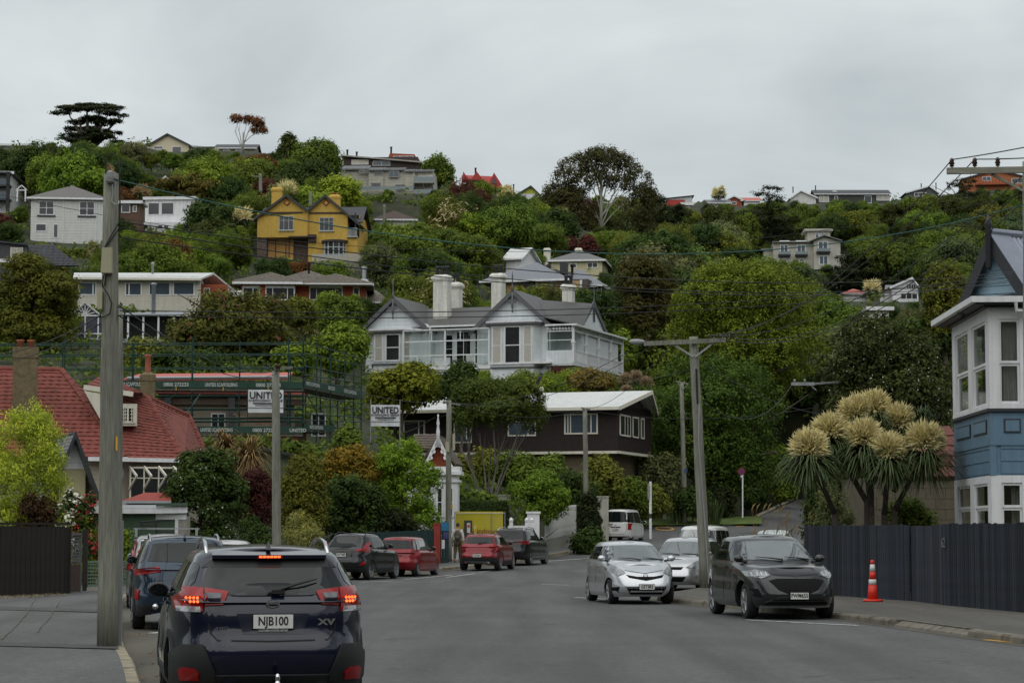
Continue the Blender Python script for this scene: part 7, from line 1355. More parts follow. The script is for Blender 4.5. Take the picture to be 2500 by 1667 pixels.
while py < 1010:
 st = 41 if py < 700 else 50; px = -20.+rnd.random()*40
 while px < 2520:
  gp.append((px+rnd.uniform(-15,15),py+rnd.uniform(-12,12))); px += st*1.35
 py += st*.86
gp = [g for g in gp if g[1] > interp(skyl,g[0])-6 and not (g[0] < 880 and g[1] > 830) and not (g[0] > 2280 and g[1] > 800)]
hits = terr_hit([g[0] for g in gp],[g[1] for g in gp])
kinds = ['round','round','bush','spread','fine','tall','bush','round','cone','bush','fine','round','spread','bush','bush','fine','round','plume']; cols_l = ['mid','deep','fresh','olive','dark','mid','grey','mid','deep','mid','fresh','mid','deep','mid','fresh','dark','mid','deep','mid','deep','mid','brown','mid','olive','deep','maroon']; cols_r = ['mid','deep','mid','deep','dark','mid','deep','grey','mid','olive','blue']
cnt = 0
for (px,py_),Y in zip(gp,hits):
 if np.isnan(Y) or Y < 128: continue
 right = px > 1500; k = rnd.choice(kinds if not right else ['round','bush','bush','fine','round','spread','tall']); hpx = (rnd.uniform(3.8,7.0) if not right else rnd.uniform(4,7.5))*F/Y
 if k in ('tall','cone'): hpx *= 1.25
 wpx = hpx*dict(round=1.15,bush=1.5,spread=1.7,fine=1.1,tall=.62,cone=.5,blossom=1.2,plume=1.0)[k]; ok = False
 for sc_ in (1,.75,.5,.34):
  w,h = wpx*sc_,hpx*sc_; bb = (px-w/2,py_-h+4,px+w/2,py_+6); ok = py_-h > interp(skyl,px)-7 and not any(Y < m[4]+13 and bb[0] < m[2]-3 and bb[2] > m[0]+3 and bb[1] < m[3]-3 and bb[3] > m[1]+3 for m in MASK)
  if ok: break
 if not ok: continue
 c = rnd.choice(cols_r if right else cols_l)
 if k == 'plume': c = 'olive'
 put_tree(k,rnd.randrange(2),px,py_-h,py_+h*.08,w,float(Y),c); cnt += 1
print('FILL',cnt)
LAND = [(160,530,'pale grey weatherboard house'),(400,520,'white box house'),(740,550,'mustard house'),(750,690,'brick house'),(330,700,'long cream house'),(220,300,'flat topped skyline tree'),(440,350,'cream skyline house'),(950,430,'apartment block'),(960,535,'hip roofed cottage'),(1180,440,'red gabled house'),(1200,800,'white villa'),(1330,690,'solar panel house'),(1405,635,'pale yellow house'),(1450,450,'gum tree'),(1650,490,'tilted roof house'),(1980,600,'tower house'),(2080,480,'dark green skyline house'),(2200,705,'white gable cottage'),(2400,440,'orange brick house'),(2250,470,'slate gable house'),(1830,800,'huge yellow green tree'),(100,740,'big olive tree'),(2400,650,'blue gable'),(1880,530,'black cypress')]
CN = dict(dark='dark green',deep='deep green',mid='green',fresh='fresh green',lime='lime green',olive='olive',yellow='yellow green',grey='grey green',maroon='maroon',brown='brownish',rust='rusty',black='blackish',blue='blue green',tan='tawny'); KN = dict(round='rounded tree',bush='bushy shrub',spread='spreading tree',fine='feathery tree',tall='upright tree',cone='narrow conical tree',blossom='blossom flecked tree',plume='tufted plumed tree')
lab = {}
for t in TREES:
 px,py_,Y,o,k,c,ww,hh,wpx = t; d = sorted(((px-a)**2+((py_-b)*1.6)**2,a,b,n) for a,b,n in LAND)[0]; dx_,dy_ = px-d[1],py_-d[2]
 rel = ('left of' if dx_ < 0 else 'right of') if abs(dx_) > abs(dy_)*1.3 else ('above' if dy_ < 0 else 'below'); sz = 'small ' if hh < 2.6 else ('tall ' if hh > 5.2 else '')
 lab.setdefault(f'{sz}{CN[c]} {KN[k]} {rel} the {d[3]}',[]).append(t)
ORD = ['leftmost','second from left','third from left','fourth from left','fifth from left','sixth from left','seventh from left','eighth from left','ninth from left','tenth from left','eleventh from left']
for l,ts in lab.items():
 ts.sort(key=lambda t: t[0])
 for i,t in enumerate(ts):
  tag(t[3],l if len(ts) == 1 else f'{l}, {ORD[i]}','shrub' if t[4] == 'bush' else 'tree','trees and shrubs covering the hillside'); t[3].name = 'shrub' if t[4] == 'bush' else 'tree'
# undergrowth between them
g = np.random.default_rng(77); n = 6000; ux = g.uniform(-30,2530,n); uy = g.uniform(350,1290,n); hy = terr_hit(ux,uy); ok = ~np.isnan(hy)
for m in MASK: ok &= ~((ux > m[0]) & (ux < m[2]) & (uy > m[1]) & (uy < m[3]+22) & (hy < m[4]+3))
ux,uy,hy = ux[ok],uy[ok],hy[ok]
d = [ray(a,b) for a,b in zip(ux,uy)]; X_ = np.array([q.x/q.y for q in d])*hy; Z_ = np.array([tz(a,b) for a,b in zip(X_,hy)]); ctr = np.stack([X_,hy,Z_],1); nl = 12; i = np.repeat(np.arange(len(ctr)),nl); e_ = unit(g,len(i)); e_[:,2] = np.abs(e_[:,2]); rr = (.45+hy*.0022)[i][:,None]
pos = ctr[i]+e_*rr*g.random((len(i),1))**.4; nr = e_+unit(g,len(i))*.5; nr /= np.linalg.norm(nr,axis=1,keepdims=True); sz = .10+hy[i]*.0006
o = link('undergrowth',quads_mesh('undergrowth',leaves_arrays(g,pos,nr,sz,.5),g.normal(.5,.2,len(i)),[LEAF])); o.color = (*[x*GK for x in G['mid']],1); tag(o,'low green scrub covering the ground between the trees','undergrowth',kind='stuff')
# ---------------------------------------------------------------- fences and walls
NAVY = mat('navy_paling',(.021,.028,.042),.7,0,.35,3,streak=.35); NAVYS = (NAVY,mat('navy_paling_pale',(.032,.042,.059),.75,0,.35,3,streak=.3),mat('navy_paling_dark',(.014,.019,.026),.7,0,.3,3,streak=.3)); DKF = mat('dark_stained_board',(.017,.013,.011),.75,0,.35,3,streak=.3); GRF = mat('dark_green_board',(.010,.035,.035),.7,0,.3,3,streak=.2); LAT = mat('green_lattice',(.12,.18,.12),.8,0,.2)  # palings get one of three navy tones at random
def paling_mesh(w,h,d,m,nm='paling',dome=True):
 pr = [(-w/2,0),(-w/2,d*.45),(-w*.22,d),(w*.22,d),(w/2,d*.45),(w/2,0)] if dome else [(-w/2,0),(-w/2,d),(w/2,d),(w/2,0)]
 return MB().prism(pr,0,h,lambda a,b,c: (a,-b,c)).mesh(nm,m)
def board_run(root,A,B_,w,gap,h,d,m,nm,dome=True,jit=.015,z=0):
 A,B_ = Vector(A),Vector(B_); L = (B_-A).length; n = int(L/(w+gap)); rz = math.atan2(B_.y-A.y,B_.x-A.x); ms = m if isinstance(m,tuple) else (m,); meshes = [paling_mesh(w,h+rnd.uniform(-jit,jit),d,ms[i % len(ms)],nm,dome) for i in range(6)]
 for i in range(n):
  p = A.lerp(B_,(i+.5)/n); o = link(nm,rnd.choice(meshes),root); o.location = p-root.location+Vector((0,0,z)); o.rotation_euler = (rnd.uniform(-.004,.004),rnd.uniform(-.006,.006),rz)
a,b,c,d = grd(1968,1448,.14),grd(2224,1466,.14),grd(2304,1476,.14),grd(2540,1497,.14)
for p in (a,b,c,d): p.z = .10
fn = empty('navy_fence',a,0,'tall navy blue paling fence along the right footpath','fence'); board_run(fn,a,b,.09,.026,1.78,.05,NAVYS,'paling'); board_run(fn,c,d,.09,.026,1.80,.05,NAVYS,'paling')
for p,q in ((a,b),(c,d)):
 n_ = Vector((q.y-p.y,-(q.x-p.x),0)).normalized()*-.05
 for z in (.3,1.5): MB().beam(p-a+n_+Vector((0,0,z)),q-a+n_+Vector((0,0,z)),.05,.1).build('rail',NAVY,fn)
gt = empty('navy_gate',b,0,'flush navy boarded gate set into the navy fence','gate'); off_ = Vector((.05,.01,0)); dg = (c-b).normalized()*.09; board_run(gt,b+off_-dg,c+off_+dg,.24,.006,1.76,.03,NAVYS,'board',False)
lettering('62',.30,mat('number_grey',(.16,.17,.18),.6),fn,(grd(2316,1325,1.45)-grd(2316,1325,1.45))+(c.lerp(d,.055)-a)+Vector((-.10,-.02,1.38)),math.atan2(d.y-c.y,d.x-c.x),sx=.8)
a,b = grd(-30,1456,.13),grd(166,1447,.13); df = empty('dark_fence',a,0,'black stained board fence at the left edge of the footpath','fence'); a.z = b.z = .08; board_run(df,a,b,.20,.014,1.78,.03,DKF,'board',False); MB().beam(Vector((0,0,1.8)),b-a+Vector((0,0,1.8)),.09,.05).build('cap_rail',DKF,df)
c = grd(207,1441,.13); c.z = .08; g_ = empty('lattice_gate',b,0,'brown boarded gate with lattice top between dark posts','gate'); rd = mat('red_brown_board',(.045,.018,.012),.7,0,.3); v = c-b; L = v.length; rz = math.atan2(v.y,v.x); g_.rotation_euler = (0,0,rz)
for x in (0,L): MB().box(x-.06,x+.06,-.06,.06,0,1.72).build('post',DKF,g_)
MB().box(0,L*.72,-.03,.03,1.55,1.62).box(L*.66,L*.72,-.03,.03,.0,1.6).build('gate_frame',mat('grey_wood',(.10,.105,.10),.8),g_)
for i in range(5): MB().box(.02+i*L*.13,.02+i*L*.13+L*.12,-.02,.02,.06,.78).build('board',rd,g_)
for i in range(9): MB().box(.02,L*.66,-.015,0,.85+i*.078,.88+i*.078).build('lattice_slat',mat('grey_wood',(.10,.105,.10),.8),g_)
for i in range(6): MB().box(.03+i*L*.115,.055+i*L*.115,0,.015,.8,1.55).build('lattice_slat',mat('grey_wood',(.10,.105,.10),.8),g_)
d = grd(316,1438,.13); d.z = .05; lf = empty('lattice_fence',c,0,'low pale green lattice fence on a concrete footing','fence'); v = d-c; lf.rotation_euler = (0,0,math.atan2(v.y,v.x)); L = v.length; MB().box(0,L,-.08,.08,-.1,.14).build('footing',CONC,lf)
for i in range(7): MB().box(0,L,-.02,0,.17+i*.095,.205+i*.095).build('lattice_slat',LAT,lf)
for i in range(int(L/.095)): MB().box(i*.095,i*.095+.03,0,.015,.14,.8).build('lattice_slat',LAT,lf)
MB().box(0,L,-.03,.03,.8,.85).build('rail',LAT,lf)
a,b = at(815,1390,92),at(1058,1384,101); a.z = .12; b.z = .3; gf = empty('green_fence',a,0,'dark green board fence behind the parked cars','fence'); board_run(gf,a,b,.14,.005,1.62,.03,GRF,'board',False,z=-.1)
rp = empty('red_gatepost',at(1066,1384,101.2),0,'flat red painted gate post at the end of the green fence','post'); MB().box(-.16,.16,-.08,.08,-.2,1.9).box(-.18,.18,-.1,.1,1.9,1.95).build('post',mat('red_post',(.27,.035,.022),.7,0,.2,3),rp)
g2 = empty('green_gate',at(1083,1380,101.6),R(10),'dark green gate beside the red post with blue poster','gate')
for i in range(4): MB().box(-.2+i*.11,-.1+i*.11,-.02,.02,-.1,1.85).build('board',GRF,g2)
MB().box(-.12,.22,-.05,-.025,1.55,1.95).build('poster',mat('poster_blue',(.02,.16,.30),.6,0,.4,6),g2); MB().box(-.02,.2,-.05,-.025,1.2,1.5).build('poster',mat('poster_navy',(.05,.05,.16),.6,0,.4,6),g2); MB().box(-.1,.04,-.05,-.025,.75,1.15).build('notice',WHITE,g2)
tf = empty('site_fence',at(1110,1365,105),0,'wire mesh site fence panel beside the pole','fence'); s = 105/F
for x in (0,90*s,122*s): MB().tube([(x,0,-.3),(x,0,116*s)],.022,6).build('post',STEEL,tf)
for z in (.0,60*s,112*s): MB().tube([(0,0,z),(122*s,0,z)],.02,6).build('rail',STEEL,tf)
for i in range(24): MB().tube([(122*s*i/24,.01,0),(122*s*i/24,.01,112*s)],.003,4).build('mesh_wire',STEEL,tf)
yb = empty('yellow_banner',at(1170,1360,105.1),0,'yellow windows banner tied to the site fence','banner'); f = MB(); nn = 8; w,h = 116*s,98*s
f.add([((i/nn-.5)*w,.02*math.sin(i*2),.25+h*k) for k in (0,1) for i in range(nn+1)],[(i,i+1,nn+2+i,nn+1+i) for i in range(nn)]); f.build('sheet',mat('banner_yellow',(.52,.44,.025),.6,0,.06),yb); lettering('sto windows',.42,mat('banner_red',(.20,.03,.015),.7),yb,(-.02,-.06,1.2),sx=.82)
for i,(px,py,w_,h_,cc,lb) in enumerate(((1143,1270,20,42,(.045,.05,.035),'dark olive site notice sheet on the mesh fence'),(1144,1276,8,24,(.6,.6,.6),'small white notice with red print on the mesh fence'),(1160,1283,6,36,(.62,.5,.2),'narrow white and yellow hazard board on the mesh fence'))):
 o = empty('site_notice',at(px,py+h_,104.9-i*.05),0,lb,'notice'); MB().box(-w_*s/2,w_*s/2,-.01,0,0,h_*s).build('sheet',mat('notice%d' % i,cc,.7,0,.1),o)
 if i: MB().box(-w_*s*.35,w_*s*.35,-.02,-.012,h_*s*.55,h_*s*.8).build('print',mat('notice_red',(.5,.05,.04),.7) if i == 1 else YPAINT,o)
# picket fence running away
a,b = at(1330,1345,112.5),at(1407,1325,127); pf = empty('picket_fence',a,0,'white picket fence below the round hedge bush','fence'); v = b-a; rz = math.atan2(v.y,v.x); n = 60; pm = MB().prism([(-.05,0),(.05,0),(.05,1.5),(0,1.6),(-.05,1.5)],-.01,.01,lambda p,q,r: (p,r,q)).mesh('picket',mat('old_white',(.50,.50,.47),.7,0,.15,3,streak=.25)); pm2 = MB().box(-.08,.08,-.012,.012,-.2,.72).mesh('lower_board',mat('weathered_grey',(.20,.20,.17),.8,0,.2,3))
for i in range(n): o = link('picket',pm,pf,loc=v*((i+.5)/n)+Vector((0,0,.55))); o.rotation_euler = (0,0,rz)
for i in range(n): o = link('lower_board',pm2,pf,loc=v*((i+.5)/n)+Vector((-.03,-.05,.1))); o.rotation_euler = (0,0,rz)
wp = empty('white_gate_wall',at(1270,1345,110),0,'low white fence with ball topped posts behind the black parked car','fence'); s = 110/F
for px in (1248,1286,1298): x = (px-1270)*s; MB().box(x-.09,x+.09,-.09,.09,-.2,70*s).lathe([(.05,70*s),(.1,72*s),(.11,76*s),(.06,80*s),(.01,82*s)],10,(x,0,0)).build('post',WHITE,wp)
MB().box(-30*s,40*s,-.04,.04,55*s,62*s).build('rail',WHITE,wp)
for i in range(13): x = (-30+i*5.3)*s; MB().box(x,x+.07,-.02,.02,-.1,55*s).build('picket',WHITE,wp)
pr = empty('white_pier',at(1302,1340,111.5),0,'square white pier under the round hedge bush','pier'); MB().box(-.3,.3,-.2,.2,-.2,1.75).box(-.36,.36,-.26,.26,1.75,1.85).build('pier',WHITE,pr)
rw = mat('cream_wall',(.38,.37,.31),.85,0,.12,2,streak=.25)
for x0,x1,t,b_,Y,lb in ((1118,1262,1211,1260,128,'long low cream retaining wall behind the street tree'),(1458,1486,1214,1300,138,'pale curved wall end beside the ivy column')):
 p,q = at(x0,b_,Y),at(x1,b_,Y); o = empty('retaining_wall',p,0,lb,'wall'); MB().box(0,q.x-p.x,0,.3,-1,(b_-t)*Y/F).box(-.03,q.x-p.x+.03,-.04,.34,(b_-t)*Y/F,(b_-t)*Y/F+.08).build('wall',rw,o)
bp = at(1316,945,160); o = empty('garden_pier',bp-Vector((0,0,2.5)),0,'cream garden pier below the villa bay','pier'); MB().box(-.32,.32,-.3,.3,0,2.5).build('pier',CREAM,o)
o = empty('bird',bp,0,'black and white bird perched on the cream garden pier','bird'); f = MB(); f.lathe([(.02,-.42),(.1,-.32),(.16,-.1),(.15,.1),(.07,.28)],8,(0,0,0),'x'); f2 = MB(); f2.v = [(x*.55-z*.6+.0,y,z*.8+x*.75+.55) for x,y,z in f.v]; f2.f = f.f; f2.mi = f.mi; f2.lathe([(.01,-.1),(.1,-.04),(.11,.05),(.02,.12)],8,(.16,0,.93)).tube([(.22,0,.93),(.38,0,.9)],[.04,.005],5).tube([(-.02,.05,.4),(0,.05,0)],.02,5).tube([(-.02,-.05,.4),(0,-.05,0)],.02,5).build('bird_body',mat('bird_black',(.012,.012,.015),.6,0,0,dirt=('#cfcfcf',.62,3)),o,True)
# ---------------------------------------------------------------- poles
def pole(name,label,base,top,r0,r1,arms=(),m=None):
 base,top = Vector(base),Vector(top); o = empty(name,base,0,label,'utility pole'); v = top-base; n = 9
 MB().tube([v*(i/n)+Vector((rnd.uniform(-.008,.008),rnd.uniform(-.008,.008),0)) if 0 < i < n else v*(i/n) for i in range(n+1)],[r0+(r1-r0)*i/n for i in range(n+1)],14).build('shaft',m or WOODPOLE,o,True)
 for p,q,w,h in arms: MB().beam(Vector(p)-base,Vector(q)-base,w,h).build('crossarm',m or WOODPOLE,o)
 return o
def insulator(o,p,m,s=1.):
 p = Vector(p)-o.location; MB().lathe([(.015*s,-.1*s),(.015*s,0),(.05*s,.01*s),(.035*s,.05*s),(.06*s,.06*s),(.04*s,.11*s),(.05*s,.13*s),(.02*s,.18*s)],10,p).build('insulator',m,o,True)
POR = mat('porcelain_brown',(.06,.03,.022),.3); PORW = mat('porcelain_grey',(.30,.31,.31),.3)
b0 = grd(262,1576,.13); lp = pole('utility_pole','thick weathered wooden pole on the left footpath with meter boxes',b0,at(272,424,b0.y),.148,.106); Yp = b0.y
LB = lambda px,py,dy=-.14: at(px,py,Yp+dy)-b0
MB().tube([LB(258,424),LB(259,395),LB(264,380),LB(275,374),LB(286,384),LB(291,410),LB(292,450),LB(293,500),LB(291,545)],.011,6).build('cable',WIRE,lp); MB().tube([LB(274,450),LB(276,470),LB(273,492),LB(281,500),LB(288,498)],.010,6).build('cable',PORW,lp)
MB().lathe([(.03,-.09),(.07,-.07),(.05,-.03),(.075,0),(.045,.04),(.06,.06),(.02,.09)],10,LB(269,432)).build('insulator',PORW,lp,True)
bx = mat('box_beige',(.34,.33,.22),.6,0,.06); p = LB(262,667,-.17); MB().prism([(p.x-.085,p.z-.0),(p.x+.07,p.z-.0),(p.x+.065,p.z+.36),(p.x-.07,p.z+.36)],p.y-.06,p.y+.06,lambda x,z,y: (x,y,z)).build('meter_box',bx,lp)
p = LB(247,755,-.1); MB().box(p.x-.05,p.x+.02,p.y-.05,p.y+.05,p.z,p.z+.25).build('cable_box',bx,lp)
MB().tube([LB(252,672),LB(250,700),LB(262,715),LB(273,740),LB(268,765),LB(250,775),LB(243,765)],.009,6).build('cable',WIRE,lp); MB().tube([LB(258,672),LB(256,695),LB(252,700)],.011,6).build('cable',WIRE,lp); MB().tube([LB(288,750),LB(300,752),LB(305,765),LB(300,778)],.012,6).build('cable',WIRE,lp)
for a_,b_ in (((255,605),(292,541)),((257,606),(292,556))): MB().tube([LB(*a_),LB((a_[0]+b_[0])/2-3,(a_[1]+b_[1])/2+4),LB(*b_)],.010,6).build('cable',WIRE,lp)
p = LB(285,1082,-.12); MB().box(p.x-.008,p.x+.012,p.y-.03,p.y,p.z-.1,p.z+.1).build('marker_strip',YPAINT,lp)
s_ = LB(291,1575,.16); MB().box(s_.x-.02,s_.x+.03,s_.y,s_.y+.05,0,1.75).build('conduit',STEEL,lp)
p2 = at(292,1400,36.2); o = pole('utility_pole','second thinner wooden pole hidden just behind the left pole',(p2.x-.03,36.2,.12),at(291,748,36.2),.085,.06)
b1 = at(676,1420,77); b1.z = .12; p1 = pole('utility_pole','slim round wooden pole standing behind the navy car',b1,at(673,905,77),.16,.13,[(at(672,900,76.8),at(712,897,77.6),.09,.09)])
for px in (675,682): insulator(p1,at(px,900,76.8),POR)
b2 = at(1095,1371,104); p2 = pole('utility_pole','wooden pole on the footpath beside the walking man',b2,at(1096,977,104),.155,.115,[(at(1083,981,103.8),at(1123,988,104.3),.09,.09)]); v = at(1093,1092,103.8)-b2; MB().box(v.x-.1,v.x+.08,v.y-.1,v.y,v.z-.2,v.z+.25).build('meter_box',bx,p2); v = at(1108,1080,103.8)-b2; MB().box(v.x-.06,v.x+.06,v.y-.1,v.y,v.z-.35,v.z+.4).build('cable_guard',bx,p2); v = at(1103,1236,103.8)-b2; MB().box(v.x-.04,v.x+.04,v.y-.05,v.y,v.z-.1,v.z+.1).build('marker',YPAINT,p2)
b3 = at(1431,1215,121); b3.z -= 1.6; p3 = pole('utility_pole','grey wooden pole in front of the brown house windows',b3,at(1428,996,121),.15,.12,[(at(1420,996,120.8),at(1440,1000,121.2),.09,.08)])
b4 = at(1672,1277,158); p4 = pole('utility_pole','wooden pole on the grass verge with small crossarm',b4,at(1664,935,158),.19,.14,[(at(1651,931,157.8),at(1680,937,158.2),.1,.1),(at(1655,934,157.8),at(1666,952,157.8),.05,.05),(at(1679,938,157.8),at(1666,952,157.8),.05,.05)]); v = at(1674,1148,157.7)-b4; MB().box(v.x-.1,v.x+.12,v.y-.05,v.y,v.z-.1,v.z+.1).build('blue_sign',mat('sign_blue',(.02,.06,.2),.5),p4)
b5 = grd(1723,1433,.13); Y5 = b5.y; p5 = pole('utility_pole','leaning wooden pole with wide crossarm and street lamp between parked cars',b5,at(1693,822,Y5),.17,.13,[(at(1572,839,Y5-.2),at(1772,830,Y5-.2),.11,.13)])
MB().beam(at(1640,838,Y5-.16)-b5,at(1693,871,Y5-.14)-b5,.05,.05).beam(at(1745,834,Y5-.16)-b5,at(1697,871,Y5-.14)-b5,.05,.05).build('arm_brace',STEEL,p5); MB().tube([at(1707,985,Y5-.16)-b5,at(1706,1080,Y5-.17)-b5,at(1712,1150,Y5-.18)-b5,at(1731,1425,Y5-.19)-b5],.022,6).build('conduit',STEEL,p5); MB().tube([at(1700,900,Y5-.16)-b5,at(1703,985,Y5-.17)-b5],.03,6).build('conduit',WIRE,p5)
INS5 = [at(px,829,Y5-.2) for px in (1585,1617,1650,1730,1760)]
for p in INS5: insulator(p5,p,POR,.8)
v = at(1556,834,Y5-.2)-b5; f = MB().lathe([(.02,-.24),(.07,-.18),(.085,0),(.06,.16),(.03,.22)],10,v,'x'); f.build('street_lamp_head',mat('lamp_grey',(.28,.29,.30),.4),p5,True)
b6 = grd(2514,1505,.13); Y6 = 45.; b6 = Vector((at(2512,1000,Y6).x,Y6,.1)); p6 = pole('utility_pole','tall pole with long wooden crossarm at the right edge',b6,at(2511,395,Y6),.15,.12,[(at(2312,418,Y6-.2),at(2700,412,Y6-.2),.10,.125)],mat('old_grey_arm',(.24,.235,.19),.9,0,.3,4,stretch=(.5,5,5)))
MB().beam(at(2420,425,Y6-.16)-b6,at(2506,470,Y6-.14)-b6,.045,.05).build('arm_brace',mat('old_grey_arm'),p6)
INS6 = [at(px,py,Y6-.2) for px,py in ((2324,408),(2380,407),(2436,406))]
for p in INS6: insulator(p6,p,POR,1.0)
b7 = Vector((at(2075,940,111).x,111,1.)); p7 = pole('utility_pole','galvanised crossarm pole end showing beside the flecked tree',b7,at(2075,925,111),.13,.11,[(at(1933,937,99),at(1987,937,99.4),.12,.14),(at(1976,938,99.3),at(1992,952,99.6),.04,.04),(at(1987,937,99.4),at(2075,930,111),.08,.08)],STEEL)
for px in (1940,1965): insulator(p7,at(px,934,99),PORW,.9)
for i,(px,pt,pb,Y,lb) in enumerate(((636,424,470,252,'small crossarm pole rising behind the mustard house roof'),(758,468,505,250,'dark pole between the mustard gables'),(938,500,550,280,'grey pole in front of the hip roofed cottage'))):
 b = at(px,pb,Y); pole('utility_pole',lb,b,at(px,pt,Y),.2,.16,[(at(px-22,pt+6,Y),at(px+4,pt+8,Y),.12,.12)] if i == 0 else ())
# wires
def wire(label,a,b,sag,r=.013,m=None,grp='overhead cables',n=28):
 a,b = Vector(a),Vector(b); pts = [a.lerp(b,i/n)-Vector((0,0,4*sag*(i/n)*(1-i/n))) for i in range(n+1)]; o = MB().tube([p-a for p in pts],r,5).build('power_cable',m or WIRE,None,True,a); tag(o,label,'cable',grp)
TEAL = mat('teal_cable',(.03,.10,.09),.5); P0 = lambda px,py: at(px,py,Yp-.1)
wire('teal cable sagging right across from the left pole top',P0(276,437),at(2508,497,Y6-.2),1.05,.010,TEAL);
for i,(py,rx,ry,sg) in enumerate(((541,2478,663,.55),(556,2452,680,.62),(580,2458,690,.55))): wire(['upper','middle','lower'][i]+' black cable of three leaving the left pole below its top',P0(292,py),at(rx,ry,59),sg,.009)
for i,(py,ry) in enumerate(((758,668),(770,684))): wire(['upper','lower'][i]+' black cable of the pair leaving the left pole by the cream house',P0(292,py),at(2470,ry,59),.35,.008)
for i,(p,q,sg) in enumerate(((INS5[4],INS6[0],.75),(INS5[3],INS6[1],.8),(INS5[3],at(2505,440,Y6),.95),(INS5[4],at(2508,466,Y6),1.15),(INS5[3],at(2508,500,Y6),1.2))): wire(['first','second','third','fourth','fifth'][i]+' cable of the bundle climbing from leaning pole to right crossarm',p+Vector((0,0,.12)),q+Vector((0,0,.15)),sg,.011)
for i,(p,q) in enumerate(((INS6[0],at(2640,330,40)),(INS6[1],at(2640,375,40)),(INS6[2],at(2640,372,40)))): wire(['topmost','middle','lowest'][i]+' short cable leaving the frame right of the big crossarm',p+Vector((0,0,.15)),q,.03,.012)
for i,(p,q,sg) in enumerate(((INS5[0],at(1090,981,104),.7),(INS5[1],at(1118,985,104),.75),(INS5[2],at(1431,997,121),.5),(at(1693,960,Y5),at(1934,938,99),1.1),(at(1693,985,Y5),at(1664,940,158),1.2),(at(1430,1000,121),at(1990,995,99),.5),(at(1110,986,104),at(1430,1000,121),.5),(at(712,897,77.6),at(1085,981,104),.4),(at(674,905,77),P0(290,745),.4),(at(674,912,77),P0(290,770),.45),(at(1096,1010,104),at(940,1035,150),.2),(at(1430,1005,121),at(1310,1000,152),.1),(P0(245,790),at(-40,880,60),.2),(P0(246,770),at(-40,860,60),.2),(at(1693,870,Y5),at(2100,1010,90),.6),(at(1690,900,Y5),at(1480,905,178),.5))):
 wire(['thin cable from the leaning pole lamp side to the footpath pole, upper','thin cable from the leaning pole to the footpath pole, lower','thin cable from the leaning pole to the brown house pole','slack cable from the leaning pole to the galvanised crossarm','slack cable from the leaning pole to the verge pole','level cable passing behind the leaning pole','cable between footpath pole and brown house pole','cable between slim pole and footpath pole','upper cable from slim pole back to the left pole','lower cable from slim pole back to the left pole','service cable from footpath pole to the brown house left end','service cable from grey pole to the white roof','lower cable leaving the left pole to the left','upper cable leaving the left pole to the left','service cable running right from the leaning pole','service cable from the leaning pole to the villa corner'][i],p,q,sg,.010)
wire('dark distant cable crossing the upper hillside',at(-20,470,150),at(2520,470,150),4.0,.018)
# signs, cone
def sign_post(label,px,pt,pb,Y,r=.03):
 b = at(px,pb,Y); o = empty('sign_post',b,0,label,'sign'); MB().tube([(0,0,0),((at(px,pt,Y)-b).x,0,(pb-pt)*Y/F)],r,8).build('post',WHITE,o); return o,Y/F
o,s = sign_post('no stopping sign on a white post at the junction',1813,1150,1263,160,.05); z = 112*s; MB().lathe([(.24,0),(.24,.02)],20,(-.06,-.06,z),'y').build('sign_rim',mat('sign_red',(.28,.02,.03),.5),o); MB().lathe([(.18,-.02),(.18,0)],20,(-.06,-.062,z),'y').build('sign_disc',mat('sign_blue2',(.035,.04,.22),.5),o)
for a_ in (45,135): MB().cbox((0,0,0),(.36,.01,.045),Matrix.Translation((-.06,-.09,z)) @ Matrix.Rotation(R(a_),4,'Y')).build('sign_bar',mat('sign_red'),o)
MB().box(-.12,.02,-.07,-.05,z-.42,z-.28).build('sub_plate',WHITE,o)
o,s = sign_post('white square post with sign seen edge on beside the van',1588,1176,1325,143,.08); MB().box(-.16,-.11,-.25,.25,2.75,3.75).build('sign_plate',STEEL,o); MB().lathe([(.09,1.55),(.09,1.85)],8).build('dark_band',DKGREY,o)
bxp = at(1622,1268,158); o = empty('service_box',bxp,0,'small green service cabinet on the verge','cabinet'); MB().box(-.11,.11,-.1,.1,0,.38).box(-.13,.13,-.12,.12,.38,.42).build('cabinet',mat('cabinet_green',(.12,.16,.11),.7),o)
cb_ = grd(2131,1467,.14); o = empty('traffic_cone',cb_,0,'orange traffic cone with two white bands by the navy fence','cone'); OR = mat('cone_orange',(.62,.03,.015),.45,0,.08,4); s = cb_.y/F
MB().lathe([(.235,0),(.235,.03),(.20,.045),(.16,.05)],20).build('base',OR,o,True); cr = lambda z: .125-(z-.04)*.095
MB().lathe([(cr(z),z) for z in (.04,.38)] ,18).build('lower_cone',OR,o,True); RW = mat('cone_reflective',(.60,.60,.58),.4,0,.1,6,dirt=('#8c8478',.6,8))
for a_,b_,m_,nm in ((.38,.50,RW,'reflective_band'),(.50,.68,OR,'middle_cone'),(.68,.84,RW,'reflective_band'),(.84,.94,OR,'tip')): MB().lathe([(cr(a_)+(.003 if m_ is RW else 0),a_),(cr(b_)+(.003 if m_ is RW else 0),b_)],18).build(nm,m_,o,True)
